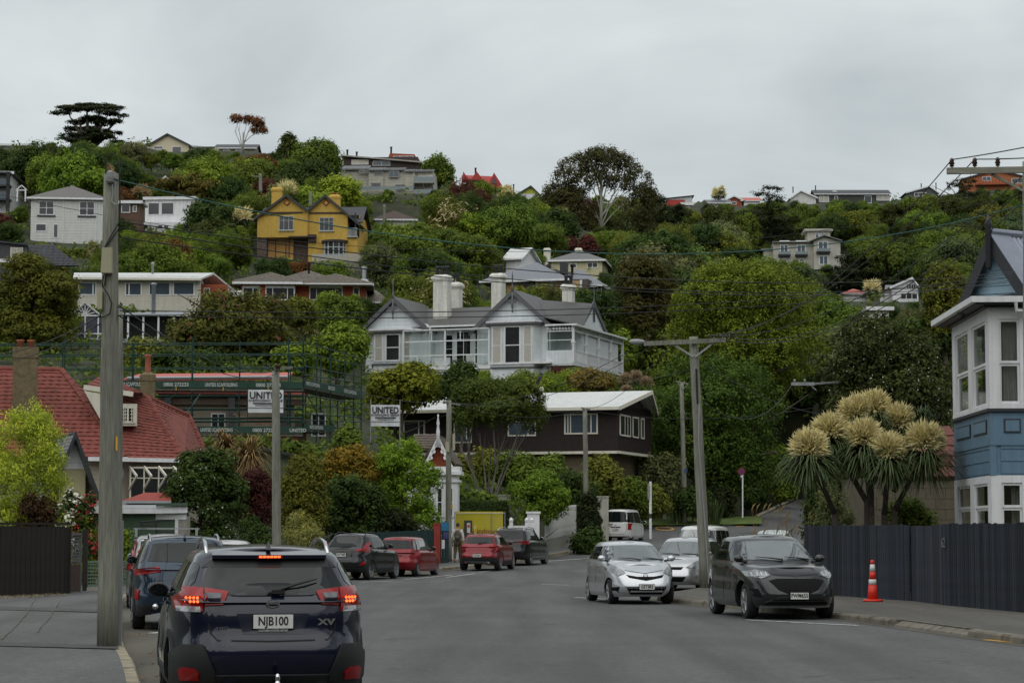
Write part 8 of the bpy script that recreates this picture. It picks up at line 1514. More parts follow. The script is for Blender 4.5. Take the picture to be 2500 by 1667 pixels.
# leaf litter in the gutter
LIT = mat('dry_leaf_litter',(.20,.085,.03),.9,0,.4,20); f = MB()
for (px,py,n,sp) in ((322,1553,40,.22),(345,1600,20,.25),(350,1655,22,.25),(318,1510,18,.2),(335,1620,10,.2),(2095,1528,6,.1),(1350,1385,4,.1)):
 g0 = grd(px,py)
 for i in range(n):
  a_ = rnd.random()*6.28; p = Vector((g0.x+rnd.gauss(0,sp),g0.y+rnd.gauss(0,sp*1.6),.02+rnd.random()*.02)); u = Vector((math.cos(a_),math.sin(a_),rnd.uniform(-.3,.3)))*.035; w = Vector((-math.sin(a_),math.cos(a_),rnd.uniform(-.3,.3)))*.014; f.add([p-u,p+w,p+u,p-w],[(0,1,2,3)])
tag(f.build('leaf_litter',LIT),'brown dry leaves gathered in the gutter','leaves',kind='stuff')
f = MB()
for i in range(500):
 t = rnd.random(); p = grd(-10+170*t,1455-8*t+rnd.uniform(0,8),.13); a_ = rnd.random()*6.28; u = Vector((math.cos(a_)*.05,math.sin(a_)*.05,.02)); w = Vector((-math.sin(a_)*.008,math.cos(a_)*.008,0)); p.z += .02; f.add([p-u,p+w,p+u,p-w],[(0,1,2,3)])
tag(f.build('dry_weeds',mat('straw',(.22,.17,.09),.9,0,.3)),'dry straw weeds along the foot of the dark fence','weeds',kind='stuff')
# letterboxes and dry seed heads at the end of the navy fence
f = MB(); b_ = at(1935,1300,66); oo = empty('reed_grass',(b_.x,b_.y,.12),0,'tall seeding grass at the left end of the navy fence','grass tuft');
for i in range(26): x = rnd.uniform(-1.1,.5); h = rnd.uniform(1.5,2.25); t = (x+rnd.uniform(-.3,.2),rnd.uniform(-.2,.2),h); f.tube([(x,0,0),((x+t[0])/2,0,h*.6),t],[.008,.006,.004],4,False); f.tube([t,(t[0]+.05,t[1],h+.12),(t[0]+.12,t[1],h+.2)],[.012,.022,.004],5,False)
f.build('stems',mat('seed_head',(.26,.19,.08),.9,0,.3),oo)
# ---------------------------------------------------------------- the walking man
def skin_mesh(name,verts,edges,root=0,levels=1):
 me = bpy.data.meshes.new(name); me.from_pydata([v[0] for v in verts],edges,[]); o = bpy.data.objects.new(name,me); COL.objects.link(o); md = o.modifiers.new('s','SKIN'); md.use_smooth_shade = True
 for i,v in enumerate(verts): d_ = me.skin_vertices[0].data[i]; d_.radius = v[1] if isinstance(v[1],tuple) else (v[1],v[1]); d_.use_root = i == root
 sb = o.modifiers.new('b','SUBSURF'); sb.levels = levels; sb.render_levels = levels; m2 = bpy.data.meshes.new_from_object(o.evaluated_get(bpy.context.evaluated_depsgraph_get())); bpy.data.objects.remove(o); bpy.data.meshes.remove(me); m2.name = name; return m2
def walker():
 Y = 102.5; b = at(1117,1378,Y); b.z = zr(Y)+.13; o = empty('person',b,R(-8),'man in white shirt and backpack walking away on the footpath','person'); K = 1.0
 SK = mat('skin',(.36,.20,.13),.6,0,.08); SHIRT = mat('white_shirt',(.55,.53,.52),.8,0,.08,5); TRO = mat('brown_trousers',(.085,.068,.05),.85,0,.15)
 J = {'pel': ((0,0,.95),(.15,.11)),'spn': ((0,.02,1.15),(.15,.11)),'chs': ((0,.03,1.36),(.17,.12)),'nk': ((0,.04,1.49),.06),'nk2': ((0,.05,1.56),.055),'hd': ((0,.06,1.66),(.075,.09)),'hd2': ((0,.06,1.74),(.055,.065)),
  'sl': ((-.19,.03,1.42),.065),'el': ((-.25,-.02,1.14),.048),'wl': ((-.25,.08,.90),.034),'hl': ((-.25,.11,.83),.03),'sr': ((.19,.03,1.42),.065),'er': ((.25,.0,1.14),.048),'wr': ((.26,.02,.90),.034),'hr': ((.26,.03,.83),.03),
  'll': ((-.09,0,.90),.095),'kl': ((-.10,-.03,.50),.065),'al': ((-.10,-.22,.14),.042),'fl': ((-.10,-.08,.05),.035),'lr': ((.09,0,.90),.095),'kr': ((.10,.10,.50),.065),'ar': ((.10,.16,.10),.042),'fr': ((.10,.30,.04),.035)}
 def grow(nm,keys,edges,ex=0,m=None,root=0):
  vs = [(J[k][0],tuple(x+ex for x in J[k][1]) if isinstance(J[k][1],tuple) else J[k][1]+ex) for k in keys]; me = skin_mesh(nm,vs,[(keys.index(p),keys.index(q)) for p,q in edges],root); me.materials.append(m); return link(nm,me,o)
 ks = list(J); grow('body',ks,[('pel','spn'),('spn','chs'),('chs','nk'),('nk','nk2'),('nk2','hd'),('hd','hd2'),('chs','sl'),('sl','el'),('el','wl'),('wl','hl'),('chs','sr'),('sr','er'),('er','wr'),('wr','hr'),('pel','ll'),('ll','kl'),('kl','al'),('al','fl'),('pel','lr'),('lr','kr'),('kr','ar'),('ar','fr')],0,SK)
 grow('shirt',['pel','spn','chs','nk','sl','el','wl','sr','er','wr'],[('pel','spn'),('spn','chs'),('chs','nk'),('chs','sl'),('sl','el'),('el','wl'),('chs','sr'),('sr','er'),('er','wr')],.022,SHIRT)
 J['hl2'] = J['kl']; grow('trousers',['pel','ll','kl','al','lr','kr','ar'],[('pel','ll'),('ll','kl'),('kl','al'),('pel','lr'),('lr','kr'),('kr','ar')],.018,TRO)
 f = MB()
 for (x,y,z) in (J['hl'][0],J['hr'][0]):
  for i in range(5): f.tube([(x-.02+i*.011,y+(.01 if i < 4 else -.02),z-.01),(x-.025+i*.013,y+.02,z-.07-.012*(2-abs(i-2))),(x-.02+i*.011,y+.035,z-.10-.012*(2-abs(i-2)))],[.010,.009,.006],5)
 f.build('fingers',SK,o,True); hz = 1.69; MB().lathe([(.005,hz+.10),(.05,hz+.085),(.078,hz+.04),(.083,hz-.02),(.075,hz-.06)],14,(0,.05,0)).build('hair',mat('hair_brown',(.04,.025,.018),.8),o,True)
 MB().tube([(-.085,.06,hz-.05),(-.10,.05,hz-.02),(-.085,.05,hz)],.014,5).tube([(.085,.06,hz-.05),(.10,.05,hz-.02),(.085,.05,hz)],.014,5).tube([(0,.14,hz),(0,.17,hz-.03)],[.012,.018],5).build('face',SK,o,True)
 SH = mat('shoe_orange',(.40,.10,.04),.7,0,.2)
 for p,q in (((-.10,-.24,.09),(-.10,-.08,.03)),((.10,.12,.05),(.10,.36,.03))): MB().tube([p,((p[0]+q[0])/2,(p[1]+q[1])/2,(p[2]+q[2])/2+.01),q],[.05,.055,.035],8).build('shoe',SH,o,True)
 bp_ = empty('backpack',b+Vector((0,-.15,1.0)),R(-8),'grey brown backpack worn by the walking man','backpack'); PKM = mat('pack_grey',(.10,.085,.065),.85,0,.15)
 f = MB(); f.lathe([(.06,-.14),(.15,-.11),(.17,0),(.155,.08),(.08,.11)],14,(0,0,0),'y'); f.v = [(x*.95,y,z*1.45+.23) for x,y,z in f.v]; f.build('pack',PKM,bp_,True); f = MB(); f.lathe([(.05,-.19),(.11,-.17),(.12,-.10)],12,(0,0,0),'y'); f.v = [(x,y,z*.9+.12) for x,y,z in f.v]; f.build('front_pocket',PKM,bp_,True)
 for sx in (-.12,.12): MB().tube([(sx,.05,.05),(sx*1.25,.12,.2),(sx,.2,.46),(sx*.8,.05,.47)],.02,6).build('strap',PKM,bp_,True)
walker()
# ---------------------------------------------------------------- vehicles
CG = mat('car_glass',(.006,.008,.009),.02,0,0,spec=.4,ior=1.47); CGL = mat('car_glass_skylit',(.06,.075,.075),.03,0,.3,2,spec=1.,ior=2.0); TYRE = mat('tyre',(.014,.014,.014),.8,0,.15); RIM = mat('alloy',(.42,.43,.44),.3,.9,.05); RIMD = mat('alloy_dark',(.05,.05,.055),.3,.8,.1); TRIM = mat('cladding',(.017,.018,.019),.6,0,.1,20); CHR = mat('chrome',(.6,.6,.62),.15,1,0); REDL = mat('lamp_red',(.26,.004,.006),.2,0,.15,8,coat=.2,spec=.3); CLR = mat('lamp_clear',(.38,.38,.40),.12,.4,.3,14,coat=.6); HEADL = mat('headlamp',(.20,.21,.22),.1,.3,.6,9,coat=1); GRL = mat('grille_black',(.004,.004,.004),.7,0,0,spec=.15); PLATE = mat('number_plate',(.62,.62,.60),.5,0,.03); INK = mat('plate_ink',(.008,.008,.008),.6); BRAKE = mat('brake_light',(1.,.13,.03),.4,0,0,emit=2.2); SEAM = mat('panel_gap',(.004,.004,.004),.8,0,0); WELL = mat('wheel_well',(.005,.005,.005),.95,0,0)  # CGL: paler base colour stands in for sky reflected in the glass
def paint(n,c,metal=.35,rough=.28): return mat('paint_'+n,c,rough,metal,.04,2,coat=.75,spec=.2)
def pl(pts): return (lambda x,P=[p[0] for p in pts],Q=[p[1] for p in pts]: float(np.interp(x,P,Q)))
def smooth(pts):
 f = pl(pts); return lambda x: (f(x-.06)+f(x)+f(x+.06)+f(x-.12)+f(x+.12))/5
class Car:
 def __init__(s,name,label,P,L,Wd,Hh,wb,fo,wr,belt,cowl,nose,gh,roofw=.62,pm=None,zb=.2,rear=None,front=None,side=None,loc=(0,0),head=0,rim=None,nr=5,nf=3.4,hwb=.93,arch=None,z=0):
  s.o = empty(name,(loc[0],loc[1],zr(loc[1])+z+.005),R(-head),label,'car' if 'van' not in name else 'van'); s.L,s.W,s.H,s.belt = L,Wd,Hh,belt; s.pm = pm; h = L/2; s.h = h
  yr0,yr1,yf0,yf1 = gh; yr0 -= h; yr1 -= h; yf0 -= h; yf1 -= h; s.gh = (yr0,yr1,yf0,yf1)
  zs = smooth([(-h,belt-.03),(-h+.5,belt),(yf0-.4,cowl+.0),(yf0,cowl-.02),(h-.5,(cowl+nose)/2+.03),(h,nose)]); s.zs = zs; zbf = smooth([(-h,zb+.12),(-h+.5,zb),(h-.6,zb),(h,zb+.02)])
  rr = pl(rear or [(0,.12),(.15,.03),(.32,0),(.48,.02),(.56,.09),(.8,.12),(1,.18)]); fr = pl(front or [(0,.14),(.2,.02),(.42,0),(.65,.05),(.85,.14),(1,.30)]); hw = pl(side or [(0,.93),(.12,.985),(.35,1),(.55,.985),(.7,.99),(.88,.975),(1,.93)])
  f = MB(); n = 88; T = [0,.06,.13,.2,.28,.36,.44,.52,.6,.68,.76,.84,.9,.95,1]
  def ring(y0,y1,w,ne_r,ne_f):
   o = []; yc,hl = (y0+y1)/2,(y1-y0)/2
   for j in range(n):
    a = 2*math.pi*(j+.5)/n; ca,sa = math.cos(a),math.sin(a); e = ne_f if ca > 0 else ne_r; o.append((w*math.copysign(abs(sa)**(2/6.),sa),yc+hl*math.copysign(abs(ca)**(2/e),ca)))
   return o
  for t in T:
   for x,y in ring(-h+rr(t),h-fr(t),Wd/2*hw(t),nr,nf): tp = 1-.10*max(0,(abs(y)-h*.62)/(h*.38))**2; f.v.append((x*tp,y,zbf(y)+t*(zs(y)-zbf(y))))
  k = len(T); f.f = [(i*n+j,i*n+(j+1) % n,(i+1)*n+(j+1) % n,(i+1)*n+j) for i in range(k-1) for j in range(n)]
  def cap(base,crown):
   rows = []; m = 8
   for j in range(n//2):
    a,b = f.v[base+j],f.v[base+n-1-j]; row = []
    for q in range(m+1):
     if q == 0: row.append(base+j)
     elif q == m: row.append(base+n-1-j)
     else: t = q/m; f.v.append((a[0]+(b[0]-a[0])*t,a[1]+(b[1]-a[1])*t,a[2]+(b[2]-a[2])*t+crown*min(1,abs(a[0])/.5)*(1-(2*t-1)**2))); row.append(len(f.v)-1)
    rows.append(row)
   for r0,r1 in zip(rows,rows[1:]): f.f += [(r0[q],r0[q+1],r1[q+1],r1[q]) for q in range(m)]
  cap((k-1)*n,.035); f.f.append(tuple(range(n))[::-1]); g0 = len(f.v); U = [0,.15,.3,.45,.6,.75,.86,.93,.975,1]; zr0 = belt-.06; inset = pl([(0,0),(.86,.0),(.93,.025),(.975,.07),(1,.16)])
  for u in U:
   y0,y1 = yr0+(yr1-yr0)*(u*1.0+.22*u*(1-u)),yf0+(yf1-yf0)*u; w = Wd/2*(hwb+(roofw*1.16-hwb)*u**1.25)-inset(u)*.9
   for x,y in ring(y0+inset(u)*.6,y1-inset(u)*.8,w,7,5): tt = (y-(y0+y1)/2)/max(.1,(y1-y0)/2); z_ = zr0+(Hh-.03-zr0)*u-.035*u*tt*tt; f.v.append((x*(1-.05*max(0,tt)**2-.035*max(0,-tt)**2),y,z_+(zs(y)-belt if u == 0 else 0)))
  f.f += [(g0+i*n+j,g0+i*n+(j+1) % n,g0+(i+1)*n+(j+1) % n,g0+(i+1)*n+j) for i in range(len(U)-1) for j in range(n)]; cap(g0+(len(U)-1)*n,.03); f.mi = [0]*len(f.f)
  me = f.mesh('body',[pm,WELL]); bm = bmesh.new(); bm.from_mesh(me); bmesh.ops.recalc_face_normals(bm,faces=bm.faces); bm.to_mesh(me); s.bvh = BVHTree.FromBMesh(bm); bm.free(); s.body = link('body',me,s.o)
  s.ya = (h-fo-wb,h-fo); cut = MB()
  for y in s.ya:
   for x in (-1,1): cut.lathe([(wr*1.13,x*(Wd/2-.34)),(wr*1.13,x*(Wd/2+.2))][::x],28,(0,y,wr),'x')
  cm = cut.mesh('cut',[pm,WELL]);
  bm = bmesh.new(); bm.from_mesh(cm); bmesh.ops.recalc_face_normals(bm,faces=bm.faces)
  for q in bm.faces: q.material_index = 1
  bm.to_mesh(cm); bm.free(); c_ = link('cut',cm); md = s.body.modifiers.new('b','BOOLEAN'); md.object = c_; md.operation = 'DIFFERENCE'; md.solver = 'EXACT'; md.use_self = True; bpy.context.view_layer.update()
  m2 = bpy.data.meshes.new_from_object(s.body.evaluated_get(bpy.context.evaluated_depsgraph_get())); s.body.modifiers.clear(); s.body.data = m2; bpy.data.objects.remove(c_); autosmooth(m2,38)
  rim = rim or RIM; key = (wr,rim.name)
  if key not in Car.W_:
   t = MB().lathe([(wr*.62,-.10),(wr*.93,-.11),(wr,-.08),(wr,.08),(wr*.93,.11),(wr*.66,.11),(wr*.64,.06),(.02,.06)],28,(0,0,0),'x').mesh('tyre',TYRE,True); q = MB().lathe([(wr*.66,.112),(wr*.68,.118),(wr*.6,.10),(wr*.58,.085),(wr*.66,.08)],28,(0,0,0),'x').lathe([(.075,.07),(.07,.105),(.03,.112),(.001,.112)],12,(0,0,0),'x')
   for i in range(10): a = 2*math.pi*(i//2)/5+(.13 if i % 2 else -.13); q.beam((.098,math.cos(a)*.05,math.sin(a)*.05),(.10,math.cos(a)*wr*.62,math.sin(a)*wr*.62),.045,.03)
   Car.W_[key] = (t,q.mesh('rim',rim))
  for y in s.ya:
   for x in (-1,1): w = link('wheel',Car.W_[key][0],s.o,loc=(x*(min(Wd/2,abs(s.hit(y,wr*1.45,'R')[0].x))-.135),y,wr)); w.rotation_euler = (0,0,0 if x > 0 else math.pi); link('rim',Car.W_[key][1],w)
  if arch:
   for y in s.ya:
    for x in (-1,1):
     P_ = [(y+math.cos(a)*wr*k_,wr+math.sin(a)*wr*k_) for k_,A in ((1.14,np.linspace(-.25,math.pi+.25,16)),(1.36,np.linspace(math.pi+.2,-.2,16))) for a in A]; s.decal('arch_trim',[p for p in P_ if p[1] > zb+.02],'R' if x > 0 else 'L',TRIM,.014)
   for x in 'LR': s.decal('sill_trim',[(s.ya[0]+wr*1.2,zb+.02),(s.ya[1]-wr*1.2,zb+.02),(s.ya[1]-wr*1.2,zb+.19),(s.ya[0]+wr*1.2,zb+.19)],x,TRIM,.012)
 W_ = {}
 def hit(s,a,b,ax):
  o,d = {'B': ((a,-9,b),(0,1,0)),'F': ((a,9,b),(0,-1,0)),'L': ((-9,a,b),(1,0,0)),'R': ((9,a,b),(-1,0,0)),'T': ((a,b,9),(0,0,-1))}[ax]; r = s.bvh.ray_cast(Vector(o),Vector(d))
  if r[0] is None or r[1].dot(Vector(d)) > -.02:
   r2 = s.bvh.find_nearest(Vector(o)+Vector(d)*(9-(s.h if ax in 'BF' else s.W/2))); r = r if r[0] is not None else r2
  nrm = r[1]; return r[0],(nrm if nrm.dot(Vector(d)) < 0 else -nrm)
 def decal(s,name,poly,ax,m,eps=.006,parent=None,res=.09,mirror=False):
  if mirror:
   ot = {'L': 'R','R': 'L'}.get(ax); s.decal(name,poly if ot else [(-a,b) for a,b in poly][::-1],ot or ax,m,eps,parent,res)
  P = []
  for i,a in enumerate(poly):
   b = poly[(i+1) % len(poly)]; k = max(1,int(math.hypot(b[0]-a[0],b[1]-a[1])/res)); P += [(a[0]+(b[0]-a[0])*j/k,a[1]+(b[1]-a[1])*j/k) for j in range(k)]
  nb = len(P); xs = [p[0] for p in P]; ys_ = [p[1] for p in P]; pts = [Vector(p) for p in P]
  for x in np.arange(min(xs)+res/2,max(xs),res):
   for y in np.arange(min(ys_)+res/2,max(ys_),res):
    ins = False; j = nb-1
    for i in range(nb):
     if (P[i][1] > y) != (P[j][1] > y) and x < (P[j][0]-P[i][0])*(y-P[i][1])/(P[j][1]-P[i][1])+P[i][0]: ins = not ins
     j = i
    if ins and min((x-p[0])**2+(y-p[1])**2 for p in P) > (res*.4)**2: pts.append(Vector((x,y)))
  V,E,Fc = delaunay_2d_cdt(pts,[],[list(range(nb))],1,1e-5)[:3]; o = MB(); vs = []; N_ = []
  for v in V: p,q = s.hit(v[0],v[1],ax); vs.append(p+q*eps); N_.append(q)
  flip = ax in 'FR'; fs = [tuple(t) if not flip else tuple(t)[::-1] for t in Fc]; o.add(vs,fs); ec = {}
  for t in fs:
   for i in range(3): e_ = (t[i],t[(i+1) % 3]); ec[frozenset(e_)] = ec.get(frozenset(e_),[]) + [e_]
  b = len(o.v); o.v += [tuple(p-q*(eps+.012)) for p,q in zip(vs,N_)]
  for q in ec.values():
   if len(q) == 1: i,j = q[0]; o.f.append((j,i,b+i,b+j)); o.mi.append(0)
  r = o.build(name,m,parent or s.o); autosmooth(r.data,45); return r
 def line(s,pts,ax,w=.012,m=None,name='panel_gap'):
  A = []; B_ = []
  for i,p in enumerate(pts):
   a,b = pts[max(0,i-1)],pts[min(len(pts)-1,i+1)]; d = math.hypot(b[0]-a[0],b[1]-a[1]) or 1; n = (-(b[1]-a[1])/d*w/2,(b[0]-a[0])/d*w/2); A.append((p[0]+n[0],p[1]+n[1])); B_.append((p[0]-n[0],p[1]-n[1]))
  s.decal(name,A+B_[::-1],ax,m or SEAM,.003,res=.15)
 def sideglass(s,pillars,m=CG,top=.11,bot=.035,fr=.10,rr=.16,surround=None):
  yr0,yr1,yf0,yf1 = s.gh; zt = s.H-.03; z0 = s.belt-.06
  def top_z(y): uf = (yf0-fr-y)/max(.01,yf0-yf1); ur = (y-yr0-rr)/max(.01,yr1-yr0); return min(zt-top-.02*abs(y),z0+(zt-z0)*uf,z0+(zt-z0)*ur if yr1 > yr0+.05 else 99)
  ys_ = np.linspace(yr0+.02,yf0,80); ok = [y for y in ys_ if top_z(y) > s.zs(y)+bot+.05]; a,b = min(ok),max(ok); cuts = [a]+[p-s.h for p in pillars]+[b]
  for ax in 'LR':
   for i in range(len(cuts)-1):
    c0,c1 = cuts[i]+(.03 if i else 0),cuts[i+1]-(.03 if i < len(cuts)-2 else 0); yy = np.linspace(c0,c1,9); s.decal('side_window',[(y,s.zs(y)+bot) for y in yy]+[(y,max(top_z(y),s.zs(y)+bot+.02)) for y in yy[::-1]],ax,m,.006)
 def doors(s,ys_):
  for ax in 'LR':
   for y in ys_: s.line([(y-s.h,.36),(y-s.h,s.belt-.05)],ax)
   for a,b in zip(ys_,ys_[1:]): p,q = s.hit(a-s.h+.18,s.belt-.12,ax); MB().cbox(p+q*.02,(.03,.18,.03)).build('door_handle',s.pm,s.o)
 def mirrors(s,y,z=None,m=None,w=.2):
  for x in (-1,1):
   y_ = y-s.h; z_ = z or s.belt+.06; p = s.hit(y_,z_-.06,'R' if x > 0 else 'L')[0]; X0 = p.x+x*.06
   f = MB().lathe([(.03,-.07),(.085,-.06),(.10,0),(.09,.05),(.03,.09)],12,(0,0,0),'y'); f.v = [(a*(w/.2)+X0+x*w*.5,b+y_,c*.78+z_) for a,b,c in f.v]; o = f.build('mirror',m or s.pm,s.o,True); MB().tube([p-Vector((x*.03,0,0)),(X0+x*.06,y_,z_-.05)],.025,6).build('mirror_arm',TRIM,o); f = MB().lathe([(.08,0),(.08,.005)],12,(0,0,0),'y'); f.v = [(a*(w/.2)+X0+x*w*.5,b+y_-.078,c*.74+z_) for a,b,c in f.v]; f.build('mirror_glass',CG,o)
 def plate(s,txt,ax,z,x=0):
  p,q = s.hit(x,z,ax); sg = -1 if ax == 'B' else 1; o = MB().box(-.18,.18,-.008,.004,-.0625,.0625).build('number_plate',PLATE,s.o); o.location = p+Vector((0,sg*.03,0)); o.rotation_euler = (0,0,0 if ax == 'B' else math.pi); lettering(txt,.112,INK,o,(0,-.010,0),sx=.80,bold=.0022,extrude=.001); MB().box(-.187,.187,-.006,.01,-.069,.069).build('plate_surround',BLACK,o)
 def badge(s,ax,z,r=.06,m=CHR,x=0,asp=.6):
  p,q = s.hit(x,z,ax); sg = -1 if ax == 'B' else 1; f = MB(); k = 20
  for i in range(k): a0,a1 = 2*math.pi*i/k,2*math.pi*(i+1)/k; f.add([(math.cos(a)*r*g,0,math.sin(a)*r*g*asp) for a in (a0,a1) for g in (1,.8)],[(0,2,3,1)])
  f.box(-r*.8,r*.8,-.002,.002,-.006,.006); o = f.build('emblem',m,s.o); o.location = p+Vector((0,sg*.03,0))
 def wiper(s,ax,a,b):
  pa,qa = s.hit(*a,ax); pb,qb = s.hit(*b,ax); MB().tube([pa+qa*.03,pa.lerp(pb,.5)+qa*.04,pb+qb*.03],[.02,.014,.006],6).build('wiper',BLACK,s.o)
 def rails(s,y0,y1,x=None,m=CHR,lift=.07):
  for sg in (-1,1):
   P = []
   for i in range(9): t = i/8; y = y0+(y1-y0)*t-s.h; p = s.hit(sg*(x or s.W*.36),y,'T')[0]; P.append(p+Vector((0,0,lift*(math.sin(math.pi*t)**.4)-.01)))
   f = MB().tube(P,.018,8); f.build('roof_rail',m,s.o,True)
 def fin(s,y,m=None): p = s.hit(0,y-s.h,'T')[0]; MB().prism([(-.12,-.01),(.12,-.01),(-.04,.065),(-.08,.065)],-.02,.02,lambda a,b,c: (c*(1-b*10),a,b)).build('antenna_fin',m or s.pm,s.o).location = p
 def text(s,txt,size,ax,x,z,m=CHR,**k): p,q = s.hit(x,z,ax); return lettering(txt,size,m,s.o,p+Vector((0,-.014 if ax == 'B' else .014,0)),0 if ax == 'B' else math.pi,extrude=.004,**k)
 def quad(s,name,x0,x1,z0,z1,ax,m,eps=.008,x2=None,x3=None,**k): return s.decal(name,[(x0,z0),(x1,z0),(x3 if x3 is not None else x1,z1),(x2 if x2 is not None else x0,z1)],ax,m,eps,**k)
NAVYP = paint('navy',(.004,.006,.020),.1)
# --- the navy crossover in front
c = Car('navy_car','navy blue crossover with glowing brake lights in the foreground',None,4.46,1.85,1.60,2.665,.86,.345,1.16,1.04,.86,(.10,.62,3.25,2.35),.60,NAVYP,.24,loc=(0,0),head=-11,rear=[(0,.15),(.15,.04),(.30,.0),(.42,.01),(.50,.05),(.56,.09),(.8,.10),(1,.16)],arch=True,rim=RIMD)
v_ = Matrix.Rotation(R(11),3,'Z') @ Vector((0,-2.2,0)); t_ = at(668,1510,20.6); c.o.location = (t_.x-v_.x,t_.y-v_.y,.005)
c.decal('rear_window',[(-.66,1.165),(-.3,1.135),(.3,1.135),(.66,1.165),(.655,1.21),(.54,1.455),(.3,1.475),(-.3,1.475),(-.54,1.455),(-.655,1.21)],'B',CG,.006,res=.06); c.decal('window_mask',[(-.62,1.385),(.62,1.385),(.545,1.456),(.3,1.476),(-.3,1.476),(-.545,1.456)],'B',BLACK,.008)
sp_ = MB(); P_ = [c.hit(x,1.49,'B')[0] for x in np.linspace(-.53,.53,13)]
for p,q in zip(P_,P_[1:]): sp_.add([p+Vector((0,.12,.05)),q+Vector((0,.12,.05)),q+Vector((0,-.10,.012)),p+Vector((0,-.10,.012)),p+Vector((0,-.09,-.022)),q+Vector((0,-.09,-.022)),p+Vector((0,.1,-.03)),q+Vector((0,.1,-.03))],[(0,1,2,3),(3,2,5,4),(4,5,7,6)])
spo = sp_.build('spoiler',NAVYP,c.o); autosmooth(spo.data); p = c.hit(0,1.49,'B')[0]; MB().box(-.115,.115,-.115,-.095,-.02,.008).build('brake_lamp',REDL,spo).location = p
for i in range(6): MB().box(-.10+i*.034,-.072+i*.034,-.119,-.1,-.014,.004).build('lamp_led',BRAKE,spo).location = p
for sx in (-1,1):
 M_ = lambda P: [(sx*a,b) for a,b in P][::sx]
 lt = c.decal('tail_light',M_([(.62,.995),(.845,1.0),(.865,1.10),(.84,1.215),(.62,1.195)]),'B',REDL,.022,res=.05); c.decal('tail_light',M_([(.40,1.165),(.45,1.05),(.607,1.045),(.607,1.195)]),'B',REDL,.02,res=.05); c.decal('reverse_lamp',M_([(.455,1.145),(.475,1.075),(.60,1.075),(.60,1.15)]),'B',mat('smoked_lens',(.10,.10,.11),.1,.2,.4,12),.026,lt,.05); c.decal('indicator',M_([(.635,.985),(.83,.99),(.835,1.035),(.64,1.03)]),'B',CLR,.03,lt,.05)
 for i in range(4):
  for j in range(2): q,n_ = c.hit(sx*(.68+i*.032),1.085+j*.034,'B'); MB().lathe([(.012,0),(.013,.008),(.006,.014)],8,(0,0,0),'y').build('lamp_led',BRAKE,lt).location = q+Vector((0,-.045,0))
 c.decal('bumper_cladding',M_([(.50,.30),(.88,.30),(.89,.60),(.80,.69),(.62,.69),(.52,.46)]),'B',TRIM,.03,res=.07); c.decal('reflector',M_([(.645,.395),(.795,.385),(.805,.47),(.78,.495),(.68,.49),(.645,.45)]),'B',REDL,.042,res=.05)
c.decal('lower_cladding',[(-.55,.27),(.55,.27),(.53,.43),(-.53,.43)],'B',TRIM,.02); c.line([(-.60,.99),(-.56,.80),(-.50,.735),(0,.725),(.50,.735),(.56,.80),(.60,.99)],'B',.014);  c.decal('plate_recess',[(-.27,.79),(.27,.79),(.33,.975),(-.33,.975)],'B',mat('paint_navy_recess',(.004,.006,.02),.35,.2,0,coat=.6),.003)
c.plate('NJB100','B',.905); p = c.hit(0,.905,'B')[0]; lettering('SOUTHERN MOTOR GROUP',.026,PLATE,c.o,p+Vector((0,-.038,-.082)),sx=.8); c.badge('B',1.065,.062); c.text('XV',.075,'B',.49,.895,sx=1.5,bold=.004); c.text('AWD',.035,'B',-.47,.845,sx=1.4,shear=.4); c.wiper('B',(.0,1.15),(.42,1.26)); q = c.hit(.05,1.17,'B')[0]; MB().cbox((0,0,0),(.12,.03,.035)).build('wiper_boss',BLACK,c.o).location = q+Vector((0,-.03,0))
for x in (-.6,-.25,.25,.6): q,n_ = c.hit(x,.60,'B'); MB().lathe([(.012,-.004),(.012,.004)],8,(0,0,0),'y').build('sensor',NAVYP,c.o).location = q
MB().tube([(.03,-2.12,.36),(.03,-2.30,.30),(.03,-2.32,.34)],.03,8).lathe([(.028,.33),(.028,.37),(.02,.375),(.024,.39),(.027,.41),(.018,.44),(.001,.448)],10,(.03,-2.32,0)).build('tow_ball',CHR,c.o,True)
c.sideglass([1.05,2.05,2.1]); c.mirrors(2.9,1.13,BLACK,.22); c.rails(.75,2.5,.57,CHR,.10); c.fin(.72); c.doors([1.15,2.05,3.1]); c.quad('tailpipe',.42,.55,.28,.33,'B',CHR,.03)
def put(c,px,py,z=0):
 p = grd(px,py,z); return p
